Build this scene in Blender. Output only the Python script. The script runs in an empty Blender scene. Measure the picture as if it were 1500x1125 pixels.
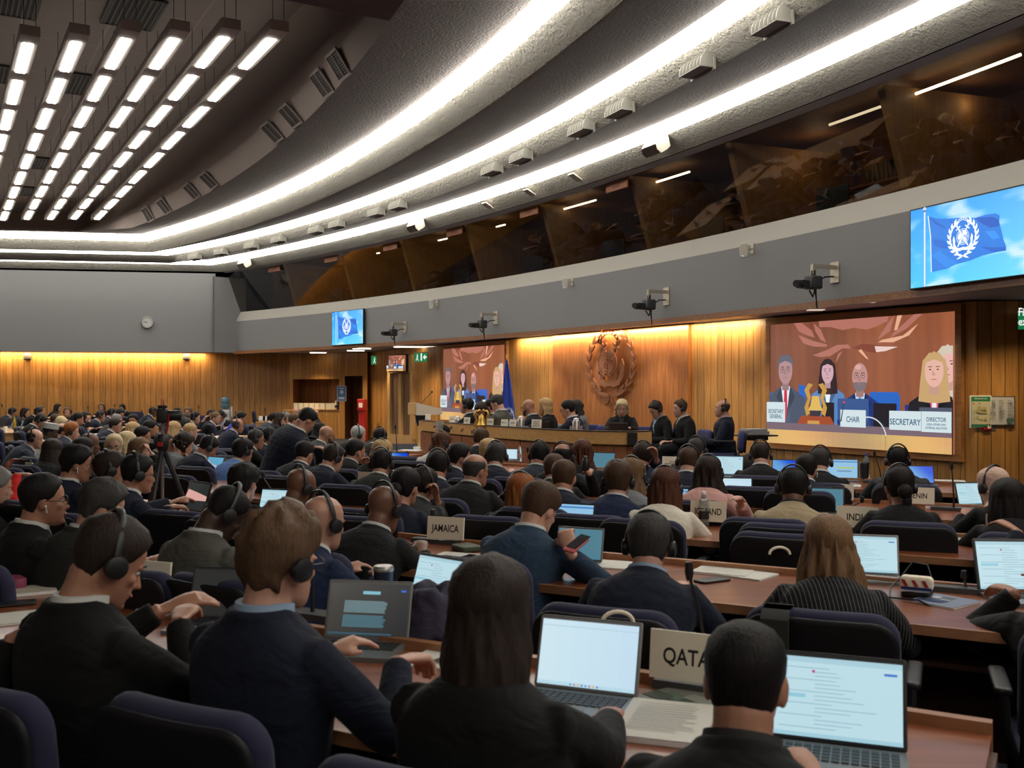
import bpy, bmesh, math, random
from mathutils import Vector as V, Matrix as M4, noise
random.seed(7)
sc = bpy.context.scene
COL = sc.collection
PI = math.pi
F = 1458.0; HY = 567.0; CZ = 1.65

# ------------------------------------------------------------------ helpers
def tag(o, label=None, cat=None, group=None, kind=None):
    if label: o['label'] = label
    if cat: o['category'] = cat
    if group: o['group'] = group
    if kind: o['kind'] = kind
    return o

def rotz(a): return M4.Rotation(a, 4, 'Z')
def rotx(a): return M4.Rotation(a, 4, 'X')
def roty(a): return M4.Rotation(a, 4, 'Y')
def tr(x, y=None, z=None):
    return M4.Translation(x if y is None else (x, y, z))

class MB:
    """collects shapes of one mesh"""
    def __init__(s): s.v = []; s.f = []; s.m = []; s.uv = None
    def add(s, vs, fs, mat=0, mx=None):
        b = len(s.v)
        if mx is not None: vs = [mx @ V(p) for p in vs]
        s.v += [tuple(p) for p in vs]
        s.f += [tuple(b + i for i in f) for f in fs]
        s.m += [mat] * len(fs)
        return s
    def box(s, c, d, mat=0, mx=None):
        x, y, z = [k / 2 for k in d]
        vs = [(c[0] + a * x, c[1] + b * y, c[2] + e * z) for a in (-1, 1) for b in (-1, 1) for e in (-1, 1)]
        return s.add(vs, [(0, 1, 3, 2), (4, 6, 7, 5), (0, 4, 5, 1), (2, 3, 7, 6), (0, 2, 6, 4), (1, 5, 7, 3)], mat, mx)
    def loft(s, rings, mat=0, mx=None, closed=True, caps=True):
        n = len(rings[0]); vs = [p for r in rings for p in r]; fs = []
        for i in range(len(rings) - 1):
            for j in range(n if closed else n - 1):
                k = (j + 1) % n
                fs.append((i * n + j, i * n + k, (i + 1) * n + k, (i + 1) * n + j))
        if caps and closed:
            fs.append(tuple(range(n - 1, -1, -1)))
            fs.append(tuple((len(rings) - 1) * n + j for j in range(n)))
        return s.add(vs, fs, mat, mx)
    def tube(s, pts, rad, n=8, mat=0, mx=None, caps=True, flat=None):
        pts = [V(p) for p in pts]
        if not isinstance(rad, (list, tuple)): rad = [rad] * len(pts)
        rings = []; up = None
        for i, p in enumerate(pts):
            t = (pts[min(i + 1, len(pts) - 1)] - pts[max(i - 1, 0)]).normalized()
            if up is None: up = V((0, 0, 1)) if abs(t.z) < .9 else V((0, 1, 0))
            a = t.cross(up)
            if a.length < 1e-4: a = t.cross(V((1, 0, 0)))
            a.normalize(); b = a.cross(t).normalized(); up = b
            rings.append([p + (a * math.cos(2 * PI * j / n) + b * math.sin(2 * PI * j / n) * (flat or 1)) * rad[i] for j in range(n)])
        return s.loft(rings, mat, mx, True, caps)
    def ell(s, c, r, mx=None, mat=0, nu=12, nv=8):
        c = V(c)
        rings = []
        for i in range(1, nv):
            t = PI * i / nv
            rings.append([c + V((r[0] * math.sin(t) * math.cos(2 * PI * j / nu), r[1] * math.sin(t) * math.sin(2 * PI * j / nu), -r[2] * math.cos(t))) for j in range(nu)])
        b = len(rings) * nu
        vs = [p for q in rings for p in q] + [c - V((0, 0, r[2])), c + V((0, 0, r[2]))]
        fs = []
        for i in range(len(rings) - 1):
            for j in range(nu):
                k = (j + 1) % nu
                fs.append((i * nu + j, i * nu + k, (i + 1) * nu + k, (i + 1) * nu + j))
        for j in range(nu):
            k = (j + 1) % nu
            fs.append((b, k, j)); fs.append((b + 1, (len(rings) - 1) * nu + j, (len(rings) - 1) * nu + k))
        return s.add(vs, fs, mat, mx)
    def lathe(s, prof, n=16, mat=0, mx=None):
        rings = [[V((r * math.cos(2 * PI * j / n), r * math.sin(2 * PI * j / n), z)) for j in range(n)] for r, z in prof]
        return s.loft(rings, mat, mx)
    def slab(s, w, h, t, r=.03, bev=.01, cx=0, mat=0, mx=None, n=5):
        """rounded rectangle in XZ (bottom at z=0), thickness t along y, bowed by cx*x^2"""
        def outl(ins):
            o = []
            rr = max(r - ins, .001)
            for (sx, sz, a0) in ((1, 1, 0), (-1, 1, 90), (-1, -1, 180), (1, -1, 270)):
                for k in range(n + 1):
                    a = math.radians(a0 + 90 * k / n)
                    o.append((sx * (w / 2 - ins - rr) + rr * math.cos(a), h / 2 + sz * (h / 2 - ins - rr) + rr * math.sin(a)))
            # extra points along top/bottom edges for bowing
            res = []
            for i, p in enumerate(o):
                res.append(p); q = o[(i + 1) % len(o)]
                if abs(p[0] - q[0]) > w * .4:
                    for k in range(1, 8): res.append((p[0] + (q[0] - p[0]) * k / 8, p[1] + (q[1] - p[1]) * k / 8))
            return res
        rings = []
        for ins, y in ((bev * 3, -t / 2 - .0001), (bev, -t / 2 + bev * .2), (bev * .3, -t / 2 + bev * .7), (0, -t / 2 + bev * 1.5), (0, t / 2 - bev * 1.5), (bev * .3, t / 2 - bev * .7), (bev, t / 2 - bev * .2), (bev * 3, t / 2 + .0001)):
            rings.append([V((x, y + cx * x * x, z)) for x, z in outl(ins)])
        return s.loft(rings, mat, mx)
    def poly(s, pts, th, mat=0, mx=None):
        """2D outline in XZ extruded along +y by th"""
        n = len(pts)
        vs = [(x, 0, z) for x, z in pts] + [(x, th, z) for x, z in pts]
        fs = [tuple(range(n)), tuple(range(2 * n - 1, n - 1, -1))] + [(i, n + i, n + (i + 1) % n, (i + 1) % n) for i in range(n)]
        return s.add(vs, fs, mat, mx)
    def mesh(s, name, mats, smooth=True, uv=None):
        me = bpy.data.meshes.new(name)
        me.from_pydata(s.v, [], s.f)
        if not isinstance(mats, (list, tuple)): mats = [mats]
        for m in mats: me.materials.append(m)
        if len(mats) > 1: me.polygons.foreach_set('material_index', s.m)
        bm = bmesh.new(); bm.from_mesh(me); bmesh.ops.recalc_face_normals(bm, faces=bm.faces); bm.to_mesh(me); bm.free()
        if smooth:
            me.polygons.foreach_set('use_smooth', [True] * len(me.polygons))
            try: me.set_sharp_from_angle(angle=math.radians(smooth if smooth > 1 else 45))
            except Exception: pass
        return me
    def obj(s, name, mats, parent=None, mx=None, smooth=True, link=True):
        o = bpy.data.objects.new(name, s.mesh(name, mats, smooth))
        if link: COL.objects.link(o)
        if parent is not None: o.parent = parent
        if mx is not None: o.matrix_local = mx
        return o

def empty(name, mx=None):
    o = bpy.data.objects.new(name, None); COL.objects.link(o)
    o.empty_display_size = .1
    if mx is not None: o.matrix_local = mx
    return o
def inst(name, me, parent=None, mx=None):
    o = bpy.data.objects.new(name, me); COL.objects.link(o)
    if parent is not None: o.parent = parent
    if mx is not None: o.matrix_local = mx
    return o
def copy_tree(o, parent=None):
    c = o.copy(); COL.objects.link(c)
    if parent is not None: c.parent = parent
    for ch in list(o.children): copy_tree(ch, c)
    return c

# ------------------------------------------------------------------ materials
def newmat(name):
    m = bpy.data.materials.new(name); m.use_nodes = True
    nt = m.node_tree; return m, nt, nt.nodes['Principled BSDF'], nt.nodes, nt.links
MC = {}
def pmat(name, c, rough=.6, metal=0, bump=0, bs=200, emis=None, es=1, spec=.5, sheen=0, trans=0, var=0, coat=0):
    key = (name, tuple(c))
    if key in MC: return MC[key]
    m, nt, b, N, L = newmat(name)
    b.inputs['Base Color'].default_value = (*c, 1); b.inputs['Roughness'].default_value = rough
    b.inputs['Metallic'].default_value = metal; b.inputs['Specular IOR Level'].default_value = spec
    if sheen: b.inputs['Sheen Weight'].default_value = sheen
    if trans: b.inputs['Transmission Weight'].default_value = trans
    if coat: b.inputs['Coat Weight'].default_value = coat
    if emis: b.inputs['Emission Color'].default_value = (*emis, 1); b.inputs['Emission Strength'].default_value = es
    if bump or var:
        tc = N.new('ShaderNodeTexCoord'); n = N.new('ShaderNodeTexNoise'); n.inputs['Scale'].default_value = bs; n.inputs['Detail'].default_value = 3
        L.new(tc.outputs['Object'], n.inputs['Vector'])
        if bump:
            bp = N.new('ShaderNodeBump'); bp.inputs['Strength'].default_value = bump; bp.inputs['Distance'].default_value = .01
            L.new(n.outputs['Fac'], bp.inputs['Height']); L.new(bp.outputs['Normal'], b.inputs['Normal'])
        if var:
            mx = N.new('ShaderNodeMixRGB'); mx.inputs[1].default_value = (*[k * (1 - var) for k in c], 1); mx.inputs[2].default_value = (*[min(1, k * (1 + var)) for k in c], 1)
            L.new(n.outputs['Fac'], mx.inputs[0]); L.new(mx.outputs[0], b.inputs['Base Color'])
    MC[key] = m
    return m
def emat(name, c, s):
    m, nt, b, N, L = newmat(name)
    b.inputs['Base Color'].default_value = (.8, .8, .8, 1)
    b.inputs['Emission Color'].default_value = (*c, 1); b.inputs['Emission Strength'].default_value = s
    return m
def cloth(c, stripe=0):
    key = ('cloth', tuple(c), stripe)
    if key in MC: return MC[key]
    m, nt, b, N, L = newmat('suit_cloth')
    b.inputs['Roughness'].default_value = .85; b.inputs['Specular IOR Level'].default_value = .25
    b.inputs['Sheen Weight'].default_value = .04
    tc = N.new('ShaderNodeTexCoord')
    n = N.new('ShaderNodeTexNoise'); n.inputs['Scale'].default_value = 7; n.inputs['Detail'].default_value = 2; n.inputs['Distortion'].default_value = 1.2
    mp = N.new('ShaderNodeMapping'); mp.inputs['Scale'].default_value = (1, 1, 1.9)
    L.new(tc.outputs['Object'], mp.inputs['Vector']); L.new(mp.outputs[0], n.inputs['Vector'])
    w = N.new('ShaderNodeTexNoise'); w.inputs['Scale'].default_value = 350
    L.new(tc.outputs['Object'], w.inputs['Vector'])
    bp = N.new('ShaderNodeBump'); bp.inputs['Strength'].default_value = .4; bp.inputs['Distance'].default_value = .03
    L.new(n.outputs['Fac'], bp.inputs['Height']); L.new(bp.outputs['Normal'], b.inputs['Normal'])
    mx = N.new('ShaderNodeMixRGB'); mx.inputs[1].default_value = (*[k * .75 for k in c], 1); mx.inputs[2].default_value = (*[min(1, k * 1.25) for k in c], 1)
    L.new(w.outputs['Fac'], mx.inputs[0])
    out = mx.outputs[0]
    if stripe:
        wv = N.new('ShaderNodeTexWave'); wv.inputs['Scale'].default_value = 22; wv.bands_direction = 'X'
        L.new(tc.outputs['Object'], wv.inputs['Vector'])
        rp = N.new('ShaderNodeValToRGB'); rp.color_ramp.elements[0].position = .93; rp.color_ramp.elements[1].position = 1
        L.new(wv.outputs['Fac'], rp.inputs[0])
        m2 = N.new('ShaderNodeMixRGB'); L.new(rp.outputs[0], m2.inputs[0]); L.new(out, m2.inputs[1]); m2.inputs[2].default_value = (.16, .16, .17, 1); out = m2.outputs[0]
    L.new(out, b.inputs['Base Color'])
    MC[key] = m
    return m
def skin(c):
    key = ('skin', tuple(c))
    if key in MC: return MC[key]
    m, nt, b, N, L = newmat('skin')
    b.inputs['Roughness'].default_value = .48; b.inputs['Subsurface Weight'].default_value = .0
    tc = N.new('ShaderNodeTexCoord'); n = N.new('ShaderNodeTexNoise'); n.inputs['Scale'].default_value = 22; n.inputs['Detail'].default_value = 4
    L.new(tc.outputs['Object'], n.inputs['Vector'])
    mx = N.new('ShaderNodeMixRGB'); mx.inputs[1].default_value = (c[0] * .86, c[1] * .8, c[2] * .78, 1); mx.inputs[2].default_value = (min(1, c[0] * 1.12), c[1] * 1.08, c[2] * 1.05, 1)
    L.new(n.outputs['Fac'], mx.inputs[0]); L.new(mx.outputs[0], b.inputs['Base Color'])
    MC[key] = m
    return m
def hairm(c, tip=None):
    key = ('hair', tuple(c), tip)
    if key in MC: return MC[key]
    m, nt, b, N, L = newmat('hair')
    b.inputs['Roughness'].default_value = .6; b.inputs['Specular IOR Level'].default_value = .2
    tc = N.new('ShaderNodeTexCoord'); mp = N.new('ShaderNodeMapping'); mp.inputs['Scale'].default_value = (1, 1, .12)
    n = N.new('ShaderNodeTexNoise'); n.inputs['Scale'].default_value = 160; n.inputs['Detail'].default_value = 3; n.inputs['Distortion'].default_value = .4
    L.new(tc.outputs['Object'], mp.inputs['Vector']); L.new(mp.outputs[0], n.inputs['Vector'])
    mx = N.new('ShaderNodeMixRGB'); mx.inputs[1].default_value = (*[k * .4 for k in c], 1); mx.inputs[2].default_value = (*[min(1, k * 1.5) for k in c], 1)
    L.new(n.outputs['Fac'], mx.inputs[0]); out = mx.outputs[0]
    bp = N.new('ShaderNodeBump'); bp.inputs['Strength'].default_value = .6; bp.inputs['Distance'].default_value = .006
    L.new(n.outputs['Fac'], bp.inputs['Height']); L.new(bp.outputs['Normal'], b.inputs['Normal'])
    L.new(out, b.inputs['Base Color'])
    MC[key] = m
    return m
def wood(name, c1, c2, plank=0, groove=.008, rough=.4, gscale=1.0, tint=.25, coat=0, vertical=True):
    """wood grain; with plank>0, planks of that width along UV x with dark grooves"""
    if name in MC: return MC[name]
    m, nt, b, N, L = newmat(name)
    b.inputs['Roughness'].default_value = rough
    if coat: b.inputs['Coat Weight'].default_value = coat; b.inputs['Coat Roughness'].default_value = .2
    tc = N.new('ShaderNodeTexCoord')
    src = tc.outputs['UV'] if plank else tc.outputs['Object']
    mp = N.new('ShaderNodeMapping')
    mp.inputs['Scale'].default_value = (14 * gscale, 1.0 * gscale, 1) if plank else ((1.2 * gscale, 14 * gscale, 14 * gscale) if not vertical else (12 * gscale, 12 * gscale, 1 * gscale))
    L.new(src, mp.inputs['Vector'])
    n = N.new('ShaderNodeTexNoise'); n.inputs['Scale'].default_value = 1.6; n.inputs['Detail'].default_value = 6; n.inputs['Distortion'].default_value = .6
    L.new(mp.outputs[0], n.inputs['Vector'])
    mx = N.new('ShaderNodeMixRGB'); mx.inputs[1].default_value = (*c1, 1); mx.inputs[2].default_value = (*c2, 1)
    rp = N.new('ShaderNodeValToRGB'); rp.color_ramp.elements[0].position = .3; rp.color_ramp.elements[1].position = .7
    L.new(n.outputs['Fac'], rp.inputs[0]); L.new(rp.outputs[0], mx.inputs[0]); out = mx.outputs[0]
    if plank:
        sx = N.new('ShaderNodeSeparateXYZ'); L.new(tc.outputs['UV'], sx.inputs[0])
        dv = N.new('ShaderNodeMath'); dv.operation = 'DIVIDE'; L.new(sx.outputs[0], dv.inputs[0]); dv.inputs[1].default_value = plank
        fl = N.new('ShaderNodeMath'); fl.operation = 'FLOOR'; L.new(dv.outputs[0], fl.inputs[0])
        fr = N.new('ShaderNodeMath'); fr.operation = 'FRACT'; L.new(dv.outputs[0], fr.inputs[0])
        wn = N.new('ShaderNodeTexWhiteNoise'); wn.noise_dimensions = '1D'; L.new(fl.outputs[0], wn.inputs['W'])
        ofs = N.new('ShaderNodeVectorMath'); ofs.operation = 'MULTIPLY_ADD'
        L.new(wn.outputs['Color'], ofs.inputs[0]); ofs.inputs[1].default_value = (31, 47, 0); L.new(mp.outputs[0], ofs.inputs[2]); L.new(ofs.outputs[0], n.inputs['Vector'])
        hs = N.new('ShaderNodeHueSaturation'); L.new(out, hs.inputs['Color'])
        mr = N.new('ShaderNodeMapRange'); mr.inputs[3].default_value = 1 - tint; mr.inputs[4].default_value = 1 + tint; L.new(wn.outputs['Value'], mr.inputs[0]); L.new(mr.outputs[0], hs.inputs['Value'])
        gt = N.new('ShaderNodeMath'); gt.operation = 'GREATER_THAN'; L.new(fr.outputs[0], gt.inputs[0]); gt.inputs[1].default_value = groove / plank
        m2 = N.new('ShaderNodeMixRGB'); m2.inputs[1].default_value = (*[k * .12 for k in c1], 1); L.new(gt.outputs[0], m2.inputs[0]); L.new(hs.outputs[0], m2.inputs[2]); out = m2.outputs[0]
        bp = N.new('ShaderNodeBump'); bp.inputs['Distance'].default_value = .012; bp.inputs['Strength'].default_value = .8
        L.new(gt.outputs[0], bp.inputs['Height']); L.new(bp.outputs['Normal'], b.inputs['Normal'])
    L.new(out, b.inputs['Base Color'])
    MC[name] = m
    return m
def stucco(name, c, scale, dist, strength=1.0):
    m, nt, b, N, L = newmat(name)
    b.inputs['Base Color'].default_value = (*c, 1); b.inputs['Roughness'].default_value = .9; b.inputs['Specular IOR Level'].default_value = .2
    tc = N.new('ShaderNodeTexCoord'); n = N.new('ShaderNodeTexNoise'); n.inputs['Scale'].default_value = scale; n.inputs['Detail'].default_value = 5; n.inputs['Roughness'].default_value = .62
    L.new(tc.outputs['Object'], n.inputs['Vector'])
    bp = N.new('ShaderNodeBump'); bp.inputs['Strength'].default_value = strength; bp.inputs['Distance'].default_value = dist
    L.new(n.outputs['Fac'], bp.inputs['Height']); L.new(bp.outputs['Normal'], b.inputs['Normal'])
    return m

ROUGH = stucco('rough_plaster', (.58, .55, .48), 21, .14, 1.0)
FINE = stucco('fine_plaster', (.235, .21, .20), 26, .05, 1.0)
GREY = pmat('grey_wall_fabric', (.27, .27, .275), .85, bump=.05, bs=300)
LIGHTG = pmat('pale_painted_sill', (.46, .44, .39), .7)
CAVITY = pmat('brown_ceiling_paint', (.26, .21, .185), .85)
TILE = pmat('ceiling_panel', (.20, .17, .155), .8)
SOFFIT = pmat('soffit_paint', (.42, .38, .37), .8)
COVE = emat('cove_and_fill_glow', (1, .955, .86), 7.5)
STRIP = emat('luminaire_diffuser', (1, .97, .9), 11.0)
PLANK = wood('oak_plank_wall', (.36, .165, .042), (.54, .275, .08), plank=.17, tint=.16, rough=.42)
PANELW = wood('teak_panel', (.30, .10, .03), (.50, .20, .06), plank=.6, groove=.003, tint=.06, rough=.35)
OAK = wood('pale_oak', (.52, .27, .09), (.64, .36, .13), rough=.38, vertical=False, gscale=1.2)
OAKV = wood('pale_oak_upright', (.50, .30, .12), (.66, .42, .19), rough=.38, vertical=True)
BROWNW = wood('brown_trim_wood', (.20, .08, .03), (.34, .15, .06), rough=.4, vertical=False)
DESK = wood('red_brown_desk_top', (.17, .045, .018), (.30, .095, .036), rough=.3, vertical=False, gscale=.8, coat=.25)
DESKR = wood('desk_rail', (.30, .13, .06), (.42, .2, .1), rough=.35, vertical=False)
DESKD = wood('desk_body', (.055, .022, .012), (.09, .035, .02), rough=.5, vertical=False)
ROSE = wood('reddish_front_panel', (.25, .085, .035), (.36, .14, .06), rough=.4, vertical=False)
BLACK = pmat('black_plastic', (.012, .012, .013), .45)
BLACKF = pmat('black_chair_shell', (.006, .006, .008), .6, spec=.3)
NAVY = pmat('navy_upholstery', (.016, .017, .050), .9, bump=.15, bs=400, sheen=.08)
NAVYL = pmat('royal_upholstery', (.035, .04, .15), .9, bump=.1, bs=400, sheen=.1)
STEELB = pmat('steel_blue_upholstery', (.10, .20, .32), .85)
GREYM = pmat('grey_metal', (.35, .34, .32), .35, metal=.8)
CHROME = pmat('chrome', (.7, .7, .7), .2, metal=1)
CREAM = pmat('cream_card', (.84, .77, .62), .7)
WHITE = pmat('white_paper', (.85, .83, .80), .7)
INK = pmat('black_ink', (.015, .015, .015), .7)
BEIGE = pmat('beige_plastic', (.6, .54, .44), .5)
CARPET = stucco('blue_grey_carpet', (.035, .04, .058), 120, .01, .5)

# ------------------------------------------------------------------ camera
cam = bpy.data.cameras.new('camera'); co = bpy.data.objects.new('camera', cam); COL.objects.link(co)
co.location = (0, 0, CZ); co.rotation_euler = (PI / 2, 0, 0)
cam.sensor_width = 36; cam.lens = 36 * F / 1500; cam.shift_y = (HY - 562.5) / 1500; cam.clip_start = .05
sc.camera = co
cam.dof.use_dof = True; cam.dof.focus_distance = 13; cam.dof.aperture_fstop = 6.3

def at(px, py, d):          # point seen at that place of the photograph, d metres ahead
    return V(((px - 750) / F * d, d, CZ - (py - HY) / F * d))
def onz(px, py, z):         # point at height z
    return at(px, py, F * (CZ - z) / (py - HY))
def ray_line(px, a, b):     # where the sight line of column px meets plan line a-b
    k = (px - 750) / F
    dx, dy = b[0] - a[0], b[1] - a[1]
    t = (k * a[1] - a[0]) / (dx - k * dy)
    return V((a[0] + t * dx, a[1] + t * dy, 0)), t

# ------------------------------------------------------------------ room plan
def circ(a, b, c):
    ax, ay = a; bx, by = b; cx, cy = c
    d = 2 * (ax * (by - cy) + bx * (cy - ay) + cx * (ay - by))
    ux = ((ax * ax + ay * ay) * (by - cy) + (bx * bx + by * by) * (cy - ay) + (cx * cx + cy * cy) * (ay - by)) / d
    uy = ((ax * ax + ay * ay) * (cx - bx) + (bx * bx + by * by) * (ax - cx) + (cx * cx + cy * cy) * (bx - ax)) / d
    return (ux, uy), math.hypot(ax - ux, ay - uy)
(CX, CY), RR = circ((-9.05, 31.4), (0, 20.4), (5.08, 9.87))
LW0 = V((-24, 28.7, 0)); LW1 = V((-9.3, 31.15, 0))
lwd = (LW1 - LW0).normalized(); lwn = V((lwd.y, -lwd.x, 0))   # inward normal
AN = math.atan2(20.4 - CY, -CX)
def cen(s):
    rho = 54.4 if s < 1.5 else 45.0
    sh = RR - s - rho
    return CX + sh * math.cos(AN), CY + sh * math.sin(AN), rho
def arc_pt(s, a):
    x, y, r = cen(s); return V((x + r * math.cos(a), y + r * math.sin(a), 0))
def a_of(p, s=0):
    x, y, r = cen(s); return math.atan2(p[1] - y, p[0] - x)
IL = [(-9, -9), (-.5, -.5), (.2, .05), (.6, .4), (.9, .7), (1.9, 1.6), (2.2, 2.2), (2.5, 2.55), (4.0, 5.2), (4.4, 5.6), (5.9, 6.1), (20, 21)]
def inset_left(s):
    for (a, b), (c, d) in zip(IL, IL[1:]):
        if a <= s <= c: return b + (d - b) * (s - a) / (c - a)

def arc_px(px, s=0):        # arc point at inset s on the sight line of column px
    k = (px - 750) / F
    lo, hi = a_of((-9.3, 31.3), s) + .1, a_of((7, 4), s)
    f = lambda a: arc_pt(s, a).x - k * arc_pt(s, a).y
    for _ in range(60):
        m = (lo + hi) / 2
        if f(m) > 0: hi = m
        else: lo = m
    return (lo + hi) / 2
def path(s, left=True, n=90, a1=None):
    """plan path: left wall offset then arc offset"""
    o = LW0 + lwn * inset_left(s); p = LW1 + lwn * inset_left(s)
    # intersection with the arc: march angle
    lo, hi = a_of((-9.3, 31.3), s) + .25, a_of((5, 10), s)
    side = lambda a: (arc_pt(s, a) - o).dot(lwn)
    for _ in range(60):
        m = (lo + hi) / 2
        if side(m) < 0: lo = m
        else: hi = m
    a0 = (lo + hi) / 2
    a1 = a1 if a1 is not None else a_of((9.4, -6), s)
    pts = [arc_pt(s, a0 + (a1 - a0) * i / n) for i in range(n + 1)]
    if left: pts = [o.lerp(pts[0], i / 6) for i in range(6)] + pts
    return pts
def sheet(paths, zs, mb=None, uvs=False):
    mb = mb or MB()
    n = min(len(p) for p in paths)
    rings = [[V((q.x, q.y, z)) for q in p[:n]] for p, z in zip(paths, zs)]
    mb.loft(rings, closed=False, caps=False)
    return mb
def struct(o, lab=None):
    o['kind'] = 'structure'
    if lab: o['label'] = lab
    return o
H = lambda h: CZ + h
# fascia, sill, glass, beams
ZF = 2.74; ZB = 2.78
FS = -.3
fp0 = path(FS, False)
fm = sheet([fp0, fp0], [ZB, 3.73]); struct(fm.obj('wall_fascia', GREY, smooth=60), 'grey curved wall band carrying screens and cameras')
pb = path(-.45, False)
struct(sheet([fp0, pb], [3.73, 4.03]).obj('trim_sill', LIGHTG, smooth=60))
struct(sheet([path(FS - .02, False), path(FS - .02, False), path(FS + .03, False), path(FS + .03, False)], [2.785, 2.70, 2.70, 2.79]).obj('trim_fascia_foot', BROWNW, smooth=40))
g_top = path(0, False)
m, nt, b, N, L = newmat('tinted_booth_glass')
N.remove(b)
gl = N.new('ShaderNodeBsdfGlossy'); gl.inputs['Roughness'].default_value = 0; gl.inputs['Color'].default_value = (.9, .9, .95, 1)
tp = N.new('ShaderNodeBsdfTransparent'); tp.inputs['Color'].default_value = (.5, .47, .42, 1)
mxs = N.new('ShaderNodeMixShader'); lw = N.new('ShaderNodeLayerWeight'); lw.inputs[0].default_value = .5
pw = N.new('ShaderNodeMath'); pw.operation = 'POWER'; L.new(lw.outputs['Facing'], pw.inputs[0]); pw.inputs[1].default_value = 3.5
fr = N.new('ShaderNodeMath'); fr.operation = 'MULTIPLY_ADD'; L.new(pw.outputs[0], fr.inputs[0]); fr.inputs[1].default_value = .7; fr.inputs[2].default_value = .06
L.new(fr.outputs[0], mxs.inputs[0]); L.new(tp.outputs[0], mxs.inputs[1]); L.new(gl.outputs[0], mxs.inputs[2]); L.new(mxs.outputs[0], N['Material Output'].inputs[0])
GLASS = m
struct(sheet([pb, g_top], [4.03, 5.24]).obj('window_booths', GLASS, smooth=60), 'long slanted tinted glass front of the interpreter booths')
struct(sheet([g_top, path(.05, False), path(.2, False)], [5.24, 5.23, 5.255]).obj('trim_glass_head', SOFFIT, smooth=40))
def beam(i, prof, mat, name, lab=None):
    o = sheet([path(s) for s, z in prof], [H(z) for s, z in prof]).obj(name, mat, smooth=40); struct(o, lab); return o
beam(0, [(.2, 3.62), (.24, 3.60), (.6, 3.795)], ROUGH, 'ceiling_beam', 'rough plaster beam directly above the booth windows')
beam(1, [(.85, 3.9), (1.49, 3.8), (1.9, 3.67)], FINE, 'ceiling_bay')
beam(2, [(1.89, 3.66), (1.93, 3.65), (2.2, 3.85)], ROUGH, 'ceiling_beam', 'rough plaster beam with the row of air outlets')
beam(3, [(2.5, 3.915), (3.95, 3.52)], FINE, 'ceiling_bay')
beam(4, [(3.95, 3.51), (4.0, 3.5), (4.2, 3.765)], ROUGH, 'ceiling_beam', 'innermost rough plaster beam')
for k, (s0, z0, s1, z1) in enumerate(((.6, 3.795, .85, 3.9), (2.2, 3.85, 2.5, 3.915), (4.2, 3.765, 4.4, 3.904))):
    ss, zz = [], []
    L_c = math.hypot(s1 - s0, z1 - z0); nx_, nz_ = (z1 - z0) / L_c, -(s1 - s0) / L_c
    for q in range(7):
        t = q / 6; bl = math.sin(PI * t) * .085
        ss.append(s0 + (s1 - s0) * t + nx_ * bl); zz.append(H(z0 + (z1 - z0) * t + nz_ * bl))
    o = sheet([path(v) for v in ss], zz).obj('cove_or_fill_light', COVE, smooth=80)
    tag(o, ['glowing cove light nearest the booth windows', 'glowing middle cove light above the air outlets', 'glowing innermost cove light beside the sunken ceiling'][k], 'ceiling light')
# left grey wall and column
mb = MB()
LP = LW1 + lwd * 1.3
mb.loft([[V((LW0.x, LW0.y, z)), V((LW1.x, LW1.y, z)), V((LW1.x, LW1.y, z)) + lwd * .02 - lwn * .02] for z in (ZF, 5.2)], closed=False, caps=False)
struct(mb.obj('wall_left_upper', GREY, smooth=False), 'plain grey upper end wall with the round clock')
f0 = fp0[0]
mb = MB(); cpt = [LW1, at(312, HY, 31.0), at(313, HY, 31.1), V((f0.x, f0.y, 0)) + V((.35, .1, 0))]
mb.loft([[V((p.x, p.y, z)) for p in cpt] for z in (ZF, 5.1)], closed=False, caps=False)
struct(mb.obj('wall_corner_column', GREY, smooth=False), 'grey corner column between end wall and booths')
# booth shell behind the glass
bk = path(-2.6, False)
BOOTHW = wood('booth_wall_veneer', (.26, .13, .06), (.34, .18, .09), rough=.6)
BOOTHC = pmat('booth_ceiling', (.3, .27, .22), .8)
struct(sheet([pb, bk, bk, g_top], [4.0, 4.0, 5.5, 5.32]).obj('wall_booth_interior', BOOTHW, smooth=30), 'brown interior walls of the interpreter booths')

# lower wooden walls
POD_A = V((-1.9, 26.0, 0)); POD_B = V((5.8, 12.75, 0))
podd = (POD_B - POD_A).normalized(); podn = V((podd.y, -podd.x, 0))
if podn.dot(V((-5, 0, 0))) < 0: podn = -podn
def wallmesh(name, pts, z0, z1, mat, lab=None, kind='structure', parent=None, uoff=0):
    me = bpy.data.meshes.new(name); vs = []; fs = []; us = []; u = uoff
    ul = [u]
    for i in range(1, len(pts)): u += (V(pts[i]) - V(pts[i - 1])).length; ul.append(u)
    for i, p in enumerate(pts): vs += [(p[0], p[1], z0), (p[0], p[1], z1)]
    for i in range(len(pts) - 1): fs.append((2 * i, 2 * i + 2, 2 * i + 3, 2 * i + 1))
    me.from_pydata(vs, [], fs); uv = me.uv_layers.new(name='UVMap')
    for p in me.polygons:
        for li in p.loop_indices:
            vi = me.loops[li].vertex_index
            uv.data[li].uv = (ul[vi // 2], vs[vi][2])
    me.materials.append(mat)
    o = bpy.data.objects.new(name, me); COL.objects.link(o)
    if kind: o['kind'] = kind
    if lab: o['label'] = lab
    if parent: o.parent = parent
    return o
W0 = V((-24, 29.0, 0)); W1 = at(424, HY, 32.9); W1.z = 0
W2 = at(513, HY, 31.6); W2.z = 0; W3 = at(572, HY, 28.9); W3.z = 0; W4 = at(608, HY, 27.6); W4.z = 0; W5 = at(640, HY, 26.7); W5.z = 0
wallmesh('wall_left', [W0, W1], 0, ZF + .02, PLANK, 'oak planked end wall washed by warm light')
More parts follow.
